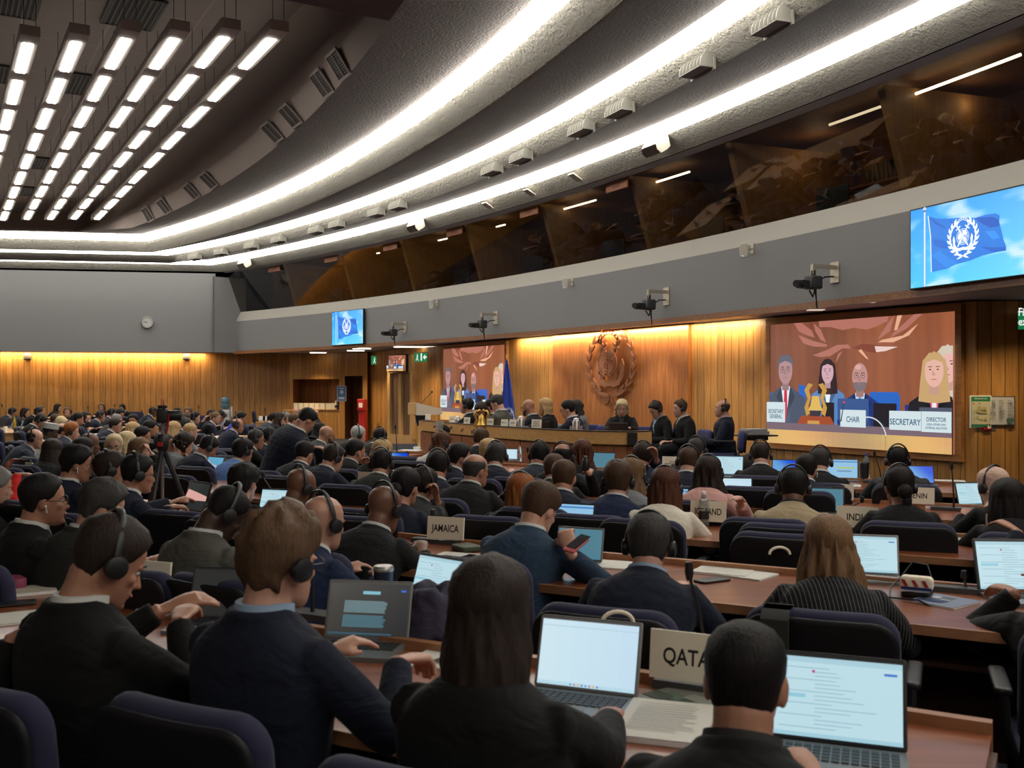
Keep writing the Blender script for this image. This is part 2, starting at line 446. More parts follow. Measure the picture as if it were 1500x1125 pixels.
# niche wall between px 424 and 513 with counter niche (429-497) and doorway (505-527)
def wp(px): 
    p, t = ray_line(px, W1, W2); return p
zt = 2.02   # niche / doorway head height
wallmesh('wall_niche', [W1, wp(429)], 0, ZF, PLANK)
wallmesh('wall_niche', [wp(429), wp(497)], 1.9, ZF, PLANK, uoff=.3)
wallmesh('wall_niche', [wp(429), wp(497)], 0, .92, PLANK, uoff=.3)
wallmesh('wall_niche', [wp(497), wp(505)], 0, ZF, PLANK, uoff=.1)
DR = V((0, 0, 0))
p505, p513 = wp(505), W2
bk1 = V((.1, .9, 0))
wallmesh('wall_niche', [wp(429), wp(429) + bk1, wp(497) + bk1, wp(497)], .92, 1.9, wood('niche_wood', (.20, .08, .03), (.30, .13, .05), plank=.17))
mb = MB(); a, b_ = wp(429), wp(497)
for z in (.91, 1.91):
    mb.loft([[a + V((0, -.04, z)), b_ + V((0, -.04, z))], [a + bk1 + V((0, 0, z)), b_ + bk1 + V((0, 0, z))]], closed=False, caps=False)
mb.box(((a.x + b_.x) / 2, (a.y + b_.y) / 2 - .02, .90), ((b_ - a).length + .1, .1, .05))
struct(mb.obj('trim_niche_counter', OAK, smooth=False), 'pale oak counter ledge of the wall niche')
p527 = at(531, HY, 31.0); p527.z = 0
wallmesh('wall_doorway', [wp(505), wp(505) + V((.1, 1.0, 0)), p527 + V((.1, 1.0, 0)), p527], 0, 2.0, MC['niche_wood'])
wallmesh('wall_doorway', [wp(505), p527], 2.0, ZF, PLANK)
wallmesh('wall_doorway', [p527, at(538, HY, 30.8), at(540, HY, 31.2), at(572, HY, 29.6), W3], 0, ZF, PLANK)
wallmesh('wall_front', [W3, W4], 0, ZF, PLANK)
wallmesh('wall_front', [W4, W5, POD_A - podd * .1], 0, ZF, PLANK)
def pod(px, off=0):
    p, t = ray_line(px, POD_A, POD_B); return p + podn * off
EM0, EM1 = pod(813), pod(1012)
wallmesh('wall_podium', [POD_A - podd * .1, EM0], 0, ZF, PLANK, 'oak plank wall behind the podium')
wallmesh('wall_podium', [EM1, POD_B], 0, ZF, PLANK, 'oak plank wall right of the podium')
wallmesh('wall_podium_panel', [EM0, EM0 + podn * .06, EM1 + podn * .06, EM1], 0, ZF, PANELW, 'smooth reddish teak panel behind the copper emblem')
RW = [POD_B, POD_B + V((.08, -.12, 0)), V((14.5, 12.3, 0))]
wallmesh('wall_right', RW, 0, ZF, PLANK, 'oak plank wall right of the large projection')
# soffit under the booths
mb = MB(); inner = [V((p.x, p.y, ZB)) for p in path(FS, False)]
outer = [V((q.x, q.y, ZF)) + V((4.2, 4.6, -.04)) for q in inner]
mb.loft([inner, outer], closed=False, caps=False)
mb.loft([[LW0 + V((0, 0, ZF)), LW1 + V((0, 0, ZF)), V((f0.x, f0.y, ZF))], [W0 + V((0, 1, ZF)), LW1 + V((.5, 5, ZF)), V((f0.x, f0.y, ZF)) + V((4.2, 4.6, 0))]], closed=False, caps=False)
struct(mb.obj('ceiling_soffit', SOFFIT, smooth=False), 'low grey soffit under the booths')
# floor
mb = MB(); mb.add([(-26, -9, 0), (16, -9, 0), (16, 36, 0), (-26, 36, 0)], [(0, 1, 2, 3)])
struct(mb.obj('floor', CARPET, smooth=False), 'blue grey carpeted floor')
# back and side walls of the hall, behind the camera
wallmesh('wall_back', [(-26, -8.5, 0), (16, -8.5, 0)], 0, 5.3, PLANK)
wallmesh('wall_far_left', [(-24.2, -9, 0), (-24.2, 30, 0)], 0, 5.3, PLANK)
wallmesh('wall_near_right', [(14.4, 12.4, 0), (14.4, -9, 0)], 0, ZF, PLANK)

# ceiling: flat plaster, sunken centre
ZC = H(3.52); ZT = H(4.3); SR = 5.9
cwd = -podd; cwn = V((-podd.y, podd.x, 0))
if cwn.x > 0: cwn = -cwn
a_r = arc_px(571, SR); RID = arc_pt(SR, a_r); a_e = a_of(RID, 4.4)
aL = None
ridge = []; e9 = []
lp = path(SR, True, 60, a_r); ep = path(4.4, True, 60, a_e)
ci = 6
ridge = lp; 
# left-going part of the ridge kept closer to the cove at the far end
def zr(i): return H(3.86) + (ZC - H(3.86)) * max(0, min(1, (i - 6) / 12))
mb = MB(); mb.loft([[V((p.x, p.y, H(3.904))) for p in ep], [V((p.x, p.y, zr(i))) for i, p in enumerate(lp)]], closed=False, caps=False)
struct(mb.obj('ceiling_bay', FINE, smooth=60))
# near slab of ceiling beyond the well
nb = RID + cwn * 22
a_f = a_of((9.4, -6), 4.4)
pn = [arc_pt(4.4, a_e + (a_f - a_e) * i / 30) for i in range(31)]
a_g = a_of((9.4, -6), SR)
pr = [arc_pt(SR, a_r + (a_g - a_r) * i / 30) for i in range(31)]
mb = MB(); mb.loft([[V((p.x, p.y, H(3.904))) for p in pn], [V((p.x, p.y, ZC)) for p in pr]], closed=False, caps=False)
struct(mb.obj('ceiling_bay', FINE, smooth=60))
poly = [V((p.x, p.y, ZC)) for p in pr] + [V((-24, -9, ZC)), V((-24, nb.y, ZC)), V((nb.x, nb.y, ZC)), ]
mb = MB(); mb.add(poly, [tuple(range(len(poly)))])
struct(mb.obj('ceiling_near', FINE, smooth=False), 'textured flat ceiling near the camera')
# sloped side of the well and central ceiling
def mline(t, o): return podd * (-t) * 1 + V((.8645, .5026, 0)) * o
mper = podn * -1
def well_in(p, t):   # point on the straight inner edge
    return p
off_in = .834 * 4.3
mp = V((podd.y * -1, podd.x, 0)); mp = mp if mp.x > 0 else -mp     # (.86,.5)
inner = []
arcpart = lp[6:]
for p in reversed(arcpart):
    q = p - mp * (p.dot(mp) - off_in)
    inner.append(V((q.x, q.y, 0)))
outer = [V((p.x, p.y, 0)) for p in reversed(arcpart)]
mid = [(a * .62 + b * .38) for a, b in zip(outer, inner)]
zo = [zr(i) for i in range(66, 5, -1)]
mb = MB(); mb.loft([[V((p.x, p.y, z)) for p, z in zip(outer, zo)], [V((p.x, p.y, ZC + .34 + (z - ZC) * .5)) for p, z in zip(mid, zo)], [V((p.x, p.y, ZT)) for p in inner]], closed=False, caps=False)
far_o = [lp[6], lp[0]]; fi = inner[-1] - lwn * -.5
far_i = [inner[-1], lp[0] + lwn * 1.0]
mb.loft([[V((p.x, p.y, H(3.86))) for p in far_o], [V((p.x, p.y, ZT)) for p in far_i]], closed=False, caps=False)
mb.loft([[V((RID.x, RID.y, ZC)), V((nb.x, nb.y, ZC))], [V((inner[0].x, inner[0].y, ZT)), V((nb.x, nb.y, ZT)) ]], closed=False, caps=False)
struct(mb.obj('ceiling_well', CAVITY, smooth=50), 'brown sloping side of the sunken ceiling')
m, nt, b, N, L = newmat('ceiling_panel_grid')
b.inputs['Roughness'].default_value = .85
tc = N.new('ShaderNodeTexCoord'); mpn = N.new('ShaderNodeMapping'); mpn.inputs['Rotation'].default_value = (0, 0, -math.atan2(cwd.y, cwd.x)); L.new(tc.outputs['Object'], mpn.inputs['Vector'])
br = N.new('ShaderNodeTexBrick'); br.offset = 0; br.inputs['Scale'].default_value = 1; br.inputs['Brick Width'].default_value = 1.5; br.inputs['Row Height'].default_value = .9; br.inputs['Mortar Size'].default_value = .008
br.inputs['Color1'].default_value = (.25, .21, .19, 1); br.inputs['Color2'].default_value = (.26, .22, .20, 1); br.inputs['Mortar'].default_value = (.36, .31, .28, 1)
L.new(mpn.outputs[0], br.inputs['Vector']); L.new(br.outputs[0], b.inputs['Base Color'])
mb = MB(); q0, q1 = inner[0] + podd * 2, inner[-1] - podd * 3
mb.add([V((q0.x, q0.y, ZT)), V((q1.x, q1.y, ZT)), V((q1.x, q1.y, ZT)) + cwn * 18, V((q0.x, q0.y, ZT)) + cwn * 18], [(0, 1, 2, 3)])
struct(mb.obj('ceiling_centre', m, smooth=False), 'brown panelled central ceiling')

# unseen glowing strips, added to light the hall from behind and beside the camera
for nm, a_, b_ in (('rear', V((-19, -4.6, 0)), V((6.5, -4.6, 0))), ('side', V((-19.5, -3, 0)), V((-19.5, 22, 0)))):  # added fill strips
    dd_ = (b_ - a_).normalized(); nn_ = V((-dd_.y, dd_.x, 0)) * .28
    mb = MB(); mb.loft([[V((a_.x, a_.y, ZC - .03)), V((b_.x, b_.y, ZC - .03))], [V(((a_ + nn_).x, (a_ + nn_).y, ZC - .01)), V(((b_ + nn_).x, (b_ + nn_).y, ZC - .01))]], closed=False, caps=False)
    o = mb.obj('cove_or_fill_light', COVE, smooth=False); tag(o, {'rear': 'added fill strip along the rear of the hall behind the camera', 'side': 'added fill strip along the unseen far left side of the hall'}[nm], 'ceiling light')
# ------------------------------------------------------------------ suspended luminaires in the sunken ceiling
HS = 3.8; ZS = H(HS)
near_px = [(28, 75), (112, 72), (187, 68), (257, 63), (325, 60), (388, 57)]
DIFT = pmat('luminaire_housing', (.66, .61, .56), .6)
WIRE = pmat('steel_wire', (.12, .11, .1), .5, metal=.6)
def frame_mx(p, d, z=None):       # local +Y along d
    a = math.atan2(d.y, d.x) - PI / 2
    return M4.Translation((p.x, p.y, p.z if z is None else z)) @ rotz(a)
pitch = 1.54
offs = [.2376 + .1202 * k for k in range(-1, 6)]
for i, o_ in enumerate(offs):
    o = (.238 + .1205 * (i - 1)) * HS
    st = [10.9, 10.9, 10.85, 10.75, 10.75, 10.7, 10.75][i]
    # start point: perpendicular offset o, depth st
    p = mp * o; t = (st - p.y) / cwd.y; p = p + cwd * t
    n = 9
    L_ = n * pitch + .12
    root = empty('suspended_luminaire', frame_mx(p, cwd, ZS))
    words = ['beyond the left frame edge', 'leftmost of the visible rows', 'second row from the left', 'third row from the left', 'fourth row from the left', 'fifth row from the left', 'rightmost row next to the sloping ceiling side'][i]
    tag(root, 'long hanging strip light with nine bright panels, ' + words, 'ceiling light', 'rows of hanging strip lights')
    mb = MB(); mb.box((0, L_ / 2 - .15, .06), (.20, L_, .11)); mb.obj('housing', DIFT, root, smooth=False)
    mb = MB(); mb.box((0, L_ / 2 - .15, .118), (.12, L_ - .1, .004)); mb.obj('added_uplight', emat('added_uplight', (1, .93, .82), .5) if 'upl' not in globals() else upl, root, smooth=False)  # glowing top strip added to lighten the ceiling above
    for k in range(n):
        d_ = MB(); d_.box((0, .1 + k * pitch + .62, -.002), (.098, 1.16, .008)); d_.obj('diffuser', STRIP, root, smooth=False)
    wm = MB()
    for k in range(n + 1):
        for dx in (-.06, .06):
            wm.tube([(dx, k * pitch - .1, .1), (dx, k * pitch - .1, ZT - ZS)], .004, 5)
    wm.obj('suspension_wires', WIRE, root)
# ceiling grilles in the central ceiling
DARKV = pmat('vent_dark', (.03, .028, .026), .8)
VENTC = pmat('vent_frame', (.26, .21, .19), .7)
def grille(name, w, h, mx, lab, group, n=12, double=True, frame=VENTC):
    root = empty(name, mx); tag(root, lab, 'vent', group)
    m_ = MB(); t = .03
    for (cx, cy, dx, dy) in ((0, h / 2, w + t, t), (0, -h / 2, w + t, t), (w / 2, 0, t, h), (-w / 2, 0, t, h)) + (((0, 0, t * .8, h),) if double else ()):
        m_.box((cx, cy, 0), (dx, dy, .02))
    m_.obj('frame', frame, root, smooth=False)
    b_ = MB(); b_.box((0, 0, .004), (w, h, .004)); b_.obj('backing', DARKV, root, smooth=False)
    s_ = MB()
    for k in range(n): s_.box((0, -h / 2 + h * (k + .5) / n, -.002), (w, h / n * .35, .008))
    s_.obj('slats', pmat('slat_metal', (.075, .066, .06), .6), root, smooth=False)
    return root
for px, py, w, h, lb in ((195, 19, 1.0, .55, 'large dark grille in the brown ceiling near the top edge'), (20, 2, 1.0, .5, 'dark ceiling grille cut off at the top left corner'), (121, 125, 1.0, .5, 'ceiling grille between the third and fourth light rows'), (60, 240, 1.0, .5, 'small far ceiling grille behind the light rows'), (5, 110, .8, .5, 'dark ceiling grille at the left frame edge'), (40, 281, 1.0, .5, 'farthest tiny ceiling grille behind the light rows')):
    p = at(px, py, F * (ZT - .03 - CZ) / (HY - py))
    grille('ceiling_grille', w, h, frame_mx(p, V((-cwd.y, cwd.x, 0))), lb, 'dark grilles in the central ceiling', 9, False, DARKV if 0 else pmat('grille_metal', (.07, .065, .06), .6, metal=.3))
# vents on the sloping side: find plane between outer and mid
def slope_at(px, f):
    k = (px - 750) / F
    best = None
    for i in range(len(outer) - 1):
        for s_ in (0, .25, .5, .75):
            lo = outer[i].lerp(outer[i + 1], s_); hi = mid[i].lerp(mid[i + 1], s_)
            q = V((lo.x, lo.y, ZC)).lerp(V((hi.x, hi.y, ZC + .26)), f)
            e = abs(q.x / q.y - k)
            if best is None or e < best[0]:
                best = (e, q, (outer[i + 1] - outer[i]).normalized(), (V((hi.x, hi.y, ZC + .26)) - V((lo.x, lo.y, ZC))).normalized())
    return best[1:]
vl = ['nearest the ceiling corner', 'second from the ceiling corner', 'third from the ceiling corner', 'fourth from the ceiling corner', 'fifth from the ceiling corner', 'sixth from the ceiling corner', 'seventh from the ceiling corner', 'farthest from the ceiling corner']
for i, px in enumerate((497, 472, 425, 399, 305, 281, 240, 217)):
    q, ax, up = slope_at(px, .5)
    nn = ax.cross(up).normalized()
    if nn.z > 0: nn = -nn
    ax = up.cross(nn).normalized()
    mx = M4((( ax.x, up.x, -nn.x, q.x), (ax.y, up.y, -nn.y, q.y), (ax.z, up.z, -nn.z, q.z), (0, 0, 0, 1)))
    mx = mx @ M4.Translation((0, 0, -.012))
    grille('wall_vent', .42, .30, mx, 'square louvred vent in the sloping ceiling side, ' + vl[i], 'louvred vents of the sunken ceiling', 11, True)

# air outlets on the middle beam
OUT = pmat('outlet_grey', (.24, .23, .20), .55)
def outlet_mesh():
    a = MB(); w, h, d = .46, .20, .17
    a.box((0, -.01, h / 2), (w + .05, .02, h + .05)); fr = a.mesh('flange', OUT, 30)
    b_ = MB()
    side = [(0, 0), (0, h), (.02, h)] + [(.02 + (d - .02) * math.sin(t * PI / 2 / 6), h - (h - .03) * (1 - math.cos(t * PI / 2 / 6))) for t in range(1, 7)] + [(d, 0)]
    for sx in (-1, 1):
        b_.loft([[V((sx * w / 2, y, z)) for y, z in side], [V((sx * (w / 2 - .012), y, z)) for y, z in side]])
    b_.box((0, d / 2, .006), (w, d, .012)); hood = b_.mesh('hood', OUT, 30)
    c = MB()
    for k in range(1, 6):
        x = -w / 2 + w * k / 6
        c.loft([[V((x - .004, y, z)) for y, z in side], [V((x + .004, y, z)) for y, z in side]])
    vn = c.mesh('vanes', OUT, 30)
    e = MB(); e.box((0, .004, h / 2), (w - .02, .008, h - .02)); bk_ = e.mesh('backing', DARKV)
    return fr, hood, vn, bk_
om = outlet_mesh()
ol = [290, 328, 373, 413, 468, 499, 557, 589, 728, 771, 860, 917, 1032, 1143]
for i, px in enumerate(ol):
    a = arc_px(px, 2.0); p = arc_pt(2.0, a)
    x_, y_, r_ = cen(2.06); inn = V((x_ - p.x, y_ - p.y, 0)).normalized()
    root = empty('air_outlet', frame_mx(V((p.x, p.y, 0)) + inn * .03, inn, H(3.60)))
    tag(root, 'grey scoop shaped air outlet on the middle beam, ' + ('number %s from the left' % ['one', 'two', 'three', 'four', 'five', 'six', 'seven', 'eight', 'nine', 'ten', 'eleven', 'twelve', 'thirteen', 'fourteen'][i]), 'air vent', 'air outlets along the middle ceiling beam')
    for me, n_ in zip(om, ('flange', 'hood', 'vanes', 'backing')): inst(n_, me, root)
# beige pads on the lowest beam
for i, px in enumerate((727, 789, 857)):
    a = arc_px(px, .4); p = arc_pt(.4, a); x_, y_, r_ = cen(.4); inn = V((x_ - p.x, y_ - p.y, 0)).normalized()
    m_ = MB(); m_.slab(.17, .22, .03, .01, .006, mx=rotx(-1.1))
    o = m_.obj('beam_cover_plate', BEIGE, None, frame_mx(V((p.x, p.y, 0)) + inn * .1, inn, H(3.6)))
    tag(o, 'beige cover plate on the lowest beam, ' + ['left one of three', 'middle one of three', 'right one of three'][i], 'cover plate', 'beige plates on the lowest beam')
# speakers / projectors hanging on the lowest beam
SPK = pmat('off_white_plastic', (.62, .58, .5), .45)
for i, (px, lb) in enumerate(((368, 'white wedge speaker under the beam left of the booths'), (622, 'white wedge speaker under the beam above the middle booths'), (979, 'large white wedge speaker under the beam at upper right'))):
    a = arc_px(px, .45); p = arc_pt(.45, a); x_, y_, r_ = cen(.45); inn = V((x_ - p.x, y_ - p.y, 0)).normalized()
    root = empty('beam_speaker', frame_mx(V((p.x, p.y, 0)) + inn * .1, inn, H(3.60))); tag(root, lb, 'speaker', 'wedge speakers under the beam')
    side = [(0, .02), (.05, .2), (.16, .19), (.26, .02), (.24, -.05), (.17, -.1), (.05, -.03)]
    m_ = MB(); m_.loft([[V((-.2, y, z)) for y, z in side], [V((.2, y, z)) for y, z in side]]); m_.obj('cabinet', SPK, root, smooth=30)
    g_ = MB(); g_.loft([[V((-.185, .262, .025)), V((-.185, .245, -.052)), V((-.185, .175, -.102))], [V((.185, .262, .025)), V((.185, .245, -.052)), V((.185, .175, -.102))]], closed=False); g_.obj('grille', pmat('speaker_grille', (.3, .27, .23), .7), root)
    b_ = MB(); b_.tube([(.1, -.12, .12), (.12, 0, .1), (.15, .08, .08)], .02, 6); b_.obj('bracket', SPK, root)

# ------------------------------------------------------------------ wall mounted video cameras and antennas on the fascia
def fpt(px, z, off=0):
    a = arc_px(px, FS); p = arc_pt(FS, a); x_, y_, r_ = cen(FS); inn = V((x_ - p.x, y_ - p.y, 0)).normalized()
    q = p + inn * off
    return V((q.x, q.y, z)), inn
def zpx(px, py): # height on the fascia seen at row py
    a = arc_px(px, FS); return CZ + (HY - py) / F * arc_pt(FS, a).y
BRKT = pmat('brushed_bracket', (.5, .45, .36), .4, metal=.6)
DKG = pmat('dark_grey_plastic', (.03, .032, .033), .5)
for i, (px, pt, pb_, lb) in enumerate(((594, 471, 487, 'video camera on a wall arm right of the left screen'), (727, 456, 475, 'video camera on a wall arm above the left projection'), (977, 421, 447, 'video camera on a wall arm right above the copper emblem'), (1224, 384, 414, 'video camera on a wall arm above the large projection'))):
    z1, z0 = zpx(px, pt), zpx(px, pb_); p, inn = fpt(px, z0)
    mx = frame_mx(p, inn)
    root = empty('video_camera', mx); tag(root, lb, 'camera', 'wall mounted video cameras')
    hh = z1 - z0; 
    m_ = MB(); m_.box((0, .01, hh / 2), (.16, .02, hh)); m_.obj('wall_plate', BRKT, root, smooth=False)
    # arm reaches into the hall, then down
    m_ = MB(); m_.box((0, .19, hh * .74), (.045, .38, .05)); m_.box((0, .36, hh * .55), (.05, .05, hh * .4)); m_.obj('arm', BRKT, root, smooth=False)
    m_ = MB(); m_.lathe([(.03, 0), (.03, .06)], 12, mx=tr(0, .36, hh * .30)); m_.obj('swivel', BLACK, root)
    m_ = MB(); m_.slab(.19, .17, .16, .03, .012, mx=tr(0, .36, hh * .30 - .18)); m_.obj('camera_head', DKG, root)
    m_ = MB(); m_.box((0, 0, 0), (.10, .16, .10)); m_.lathe([(.045, 0), (.05, .07), (.045, .09)], 14, mx=tr(0, .08, 0) @ rotx(-PI / 2))
    m_.obj('lens', BLACK, root, mx=tr(-.02, .48, hh * .3 - .13) @ rotz(.35) @ tr(0, .09, 0))
    m_ = MB(); m_.tube([(.02, .02, hh * .3), (.06, .12, hh * .28), (.09, .22, hh * .05), (.05, .33, hh * .3 - .27), (0, .42, hh * .3 - .2)], .012, 6)
    m_.tube([(.02, .3, hh * .3 - .17), (.05, .27, hh * .3 - .38), (0, .30, hh * .3 - .42), (-.03, .33, hh * .3 - .34), (-.02, .36, hh * .3 - .18)], .008, 6); m_.obj('cable', BLACK, root)
p, inn = fpt(341, zpx(341, 497)); root = empty('video_camera', frame_mx(p, inn)); tag(root, 'small dome camera in the corner left of the grey band', 'camera', 'wall mounted video cameras')
m_ = MB(); m_.box((0, .01, 0), (.14, .02, .22)); m_.box((0, .15, 0), (.04, .3, .04)); m_.obj('bracket', BRKT, root, smooth=False)
m_ = MB(); m_.ell((0, .3, -.06), (.1, .1, .11)); m_.obj('dome', BLACK, root)
for i, (px, py, lb) in enumerate(((641, 445, 'small white antenna unit on the grey band, leftmost'), (839, 414, 'small white antenna unit on the grey band, middle one'), (1103, 366, 'small white antenna unit on the grey band, rightmost'))):
    p, inn = fpt(px, zpx(px, py)); root = empty('antenna_unit', frame_mx(p, inn)); tag(root, lb, 'antenna', 'white antenna units')
    m_ = MB(); m_.slab(.13, .22, .05, .05, .01); m_.obj('housing', SPK, root, mx=tr(-.02, .17, -.13) @ rotz(.5) @ rotx(-.15))
    m_ = MB(); m_.tube([(0, 0, .02), (0, .09, 0), (0, .15, -.01)], .014, 6); m_.box((0, .008, .02), (.06, .016, .14)); m_.obj('bracket', BRKT, root)
    m_ = MB(); m_.ell((-.02, .2, -.1), (.006, .006, .006), nu=6, nv=4); m_.obj('status_lamp', emat('blue_led', (.4, .6, 1), 6), root)

# ------------------------------------------------------------------ pictures made of flat coloured polygons
def text_polys(txt, x, z, h, xs=1.0, align='CENTER'):
    cu = bpy.data.curves.new('t', 'FONT'); cu.body = txt; cu.size = 1; cu.align_x = align; cu.resolution_u = 3; cu.offset = .018
    o = bpy.data.objects.new('t', cu); COL.objects.link(o)
    dg = bpy.context.evaluated_depsgraph_get(); me = bpy.data.meshes.new_from_object(o.evaluated_get(dg))
    vs = [(v.co.x * h * 1.38 * xs + x, v.co.y * h * 1.38 + z) for v in me.vertices]
    fs = [tuple(p.vertices) for p in me.polygons]
    bpy.data.objects.remove(o); bpy.data.curves.remove(cu); bpy.data.meshes.remove(me)
    return vs, fs
def srgb(c): return tuple(((k / 255) / 12.92 if k / 255 <= .04045 else ((k / 255 + .055) / 1.055) ** 2.4) for k in c)
class Pic:
    """emissive or printed picture; x,z in metres, y = -layer"""
    def __init__(s, lay=.0007): s.v = []; s.f = []; s.c = []; s.l = 0; s.lay = lay
    def raw(s, vs, fs, c, cs=None):
        s.l += 1; b = len(s.v); y = -s.l * s.lay
        s.v += [(x, y, z) for x, z in vs]; s.f += [tuple(b + i for i in f) for f in fs]
        s.c += [c] * len(fs)
    clip = None
    def poly(s, pts, c):
        if s.clip:
            for ax, lim, sg in ((0, 0, 1), (0, s.clip[0], -1), (1, 0, 1), (1, s.clip[1], -1)):
                out = []
                for i, p in enumerate(pts):
                    q = pts[(i + 1) % len(pts)]; a = (p[ax] - lim) * sg; b = (q[ax] - lim) * sg
                    if a >= 0: out.append(p)
                    if (a >= 0) != (b >= 0):
                        t = a / (a - b); out.append((p[0] + (q[0] - p[0]) * t, p[1] + (q[1] - p[1]) * t))
                pts = out
                if len(pts) < 3: return s
        s.raw(pts, [tuple(range(len(pts)))], srgb(c)); return s
    def rect(s, x, z, w, h, c): return s.poly([(x, z), (x + w, z), (x + w, z + h), (x, z + h)], c)
    def ell(s, x, z, rx, rz, c, n=20, rot=0): return s.poly([(x + rx * math.cos(t) * math.cos(rot) - rz * math.sin(t) * math.sin(rot), z + rx * math.cos(t) * math.sin(rot) + rz * math.sin(t) * math.cos(rot)) for t in [2 * PI * k / n for k in range(n)]], c)
    def text(s, t, x, z, h, c, xs=1.0): 
        vs, fs = text_polys(t, x, z, h, xs); s.raw(vs, fs, srgb(c)); return s
    def grid(s, x, z, w, h, nx, nz, fn):
        s.l += 1; y = -s.l * s.lay; b = len(s.v)
        for j in range(nz + 1):
            for i in range(nx + 1): s.v.append((x + w * i / nx, y, z + h * j / nz))
        for j in range(nz):
            for i in range(nx):
                s.f.append((b + j * (nx + 1) + i, b + j * (nx + 1) + i + 1, b + (j + 1) * (nx + 1) + i + 1, b + (j + 1) * (nx + 1) + i))
                s.c.append(srgb(fn((i + .5) / nx, (j + .5) / nz)))
    def mesh(s, name, mat):
        me = bpy.data.meshes.new(name); me.from_pydata(s.v, [], s.f); me.materials.append(mat)
        ca = me.color_attributes.new('Col', 'FLOAT_COLOR', 'CORNER')
        d = []
        for p, c in zip(me.polygons, s.c): d += [c[0], c[1], c[2], 1] * p.loop_total
        ca.data.foreach_set('color', d)
        return me
def picmat(name, strength, lit=False):
    m, nt, b, N, L = newmat(name); a = N.new('ShaderNodeVertexColor'); a.layer_name = 'Col'
    if lit: L.new(a.outputs[0], b.inputs['Base Color']); b.inputs['Roughness'].default_value = .7
    else:
        b.inputs['Base Color'].default_value = (.01, .01, .01, 1); b.inputs['Roughness'].default_value = .3
        L.new(a.outputs[0], b.inputs['Emission Color']); b.inputs['Emission Strength'].default_value = strength
    return m
SCR = picmat('projected_picture', .68); TVM = picmat('screen_picture', .76); LAP = picmat('laptop_picture', .58); PRINT = picmat('printed_picture', 0, True)

def leaf(x, z, l, w, a):
    pts = []
    for k in range(9):
        t = k / 8; pts.append((t * l, w * math.sin(PI * t ** .8) * .5))
    for k in range(7, 0, -1):
        t = k / 8; pts.append((t * l, -w * math.sin(PI * t ** .8) * .5))
    ca, sa = math.cos(a), math.sin(a)
    return [(x + p * ca - q * sa, z + p * sa + q * ca) for p, q in pts]
def ringp(x, z, r, w, n=28, a0=0, a1=2 * PI):
    """annulus pieces as quads"""
    out = []
    for k in range(n):
        t0 = a0 + (a1 - a0) * k / n; t1 = a0 + (a1 - a0) * (k + 1) / n
        out.append([(x + (r - w) * math.cos(t0), z + (r - w) * math.sin(t0)), (x + (r + w) * math.cos(t0), z + (r + w) * math.sin(t0)), (x + (r + w) * math.cos(t1), z + (r + w) * math.sin(t1)), (x + (r - w) * math.cos(t1), z + (r - w) * math.sin(t1))])
    return out
def emblem():
    """maritime emblem in a unit circle: wreath, chain, globe over crossed anchors -> dict of polygon lists"""
    E = {'wreath': [], 'anchors': [], 'globe': [], 'chain': [], 'land': []}
    for sx in (-1, 1):
        for k in range(8):
            t = math.radians(-72 + k * 17.5); r = .80
            x, z = r * math.cos(t), r * math.sin(t) * .98
            for q, (da, ln) in enumerate(((.38, .33), (-.42, .30))):
                p = leaf(x, z, ln, .115, t + PI / 2 + da)
                E['wreath'].append([(sx * a, b) for a, b in p])
        E['wreath'].append([(sx * a, b) for a, b in leaf(.02, -.86, .42, .09, math.radians(200))])
        E['wreath'].append([(sx * a, b) for a, b in leaf(.02, -.86, .42, .1, math.radians(14))])
        # anchor: shaft, stock, ring, arms, flukes
        a, b_ = (-.30, -.42), (.34, .52)
        d = V((b_[0] - a[0], b_[1] - a[1])).normalized(); nx, nz = -d.y * .035, d.x * .035
        E['anchors'].append([(sx * (a[0] + nx), a[1] + nz), (sx * (a[0] - nx), a[1] - nz), (sx * (b_[0] - nx), b_[1] - nz), (sx * (b_[0] + nx), b_[1] + nz)])
        c = (.27, .42); E['anchors'].append([(sx * (c[0] + u * d.x * .03 + v * nx * 4.5), c[1] + u * d.y * .03 + v * nz * 4.5) for u, v in ((-1, -1), (1, -1), (1, 1), (-1, 1))])
        E['anchors'] += [[(sx * p, q) for p, q in w] for w in ringp(.38, .58, .07, .018, 12)]
        E['anchors'].append([(sx * p, q) for p, q in [(0, -.60), (.2, -.64), (.42, -.58), (.56, -.40), (.60, -.05), (.52, .1), (.45, -.12), (.46, -.3), (.36, -.45), (.2, -.5), (0, -.47)]])
    for r in (.12, .2, .28, .36): E['globe'] += ringp(0, 0, r, .012, 28)
    for k in range(4):
        t = k * PI / 4; c, s_ = math.cos(t), math.sin(t)
        E['globe'].append([(.37 * c - .007 * s_, .37 * s_ + .007 * c), (.37 * c + .007 * s_, .37 * s_ - .007 * c), (-.37 * c + .007 * s_, -.37 * s_ - .007 * c), (-.37 * c - .007 * s_, -.37 * s_ + .007 * c)])
    E['land'] = [[(-.30, .02), (-.2, .16), (-.08, .14), (-.02, .05), (-.1, -.02), (-.16, -.12), (-.26, -.1)], [(.02, .30), (.16, .28), (.28, .14), (.2, .04), (.08, .1), (.0, .16)], [(.06, -.02), (.18, -.06), (.24, -.18), (.12, -.3), (.04, -.16)], [(-.2, -.16), (-.1, -.18), (-.06, -.30), (-.16, -.28)]]
    for k in range(9):
        t = math.radians(40 + 100 * k / 8)
        E['chain'] += ringp(.62 * math.cos(t) * .8, .16 + .66 * math.sin(t), .055, .014, 10)
    return E
EMB = emblem()
def pic_emblem(P, x, z, sx, sz, c, land=None):
    for g in ('wreath', 'anchors', 'globe', 'land', 'chain'):
        vs = []; fs = []
        for p in EMB[g]:
            b = len(vs); vs += [(x + a * sx, z + q * sz) for a, q in p]; fs.append(tuple(range(b, b + len(p))))
        P.raw(vs, fs, srgb(c))

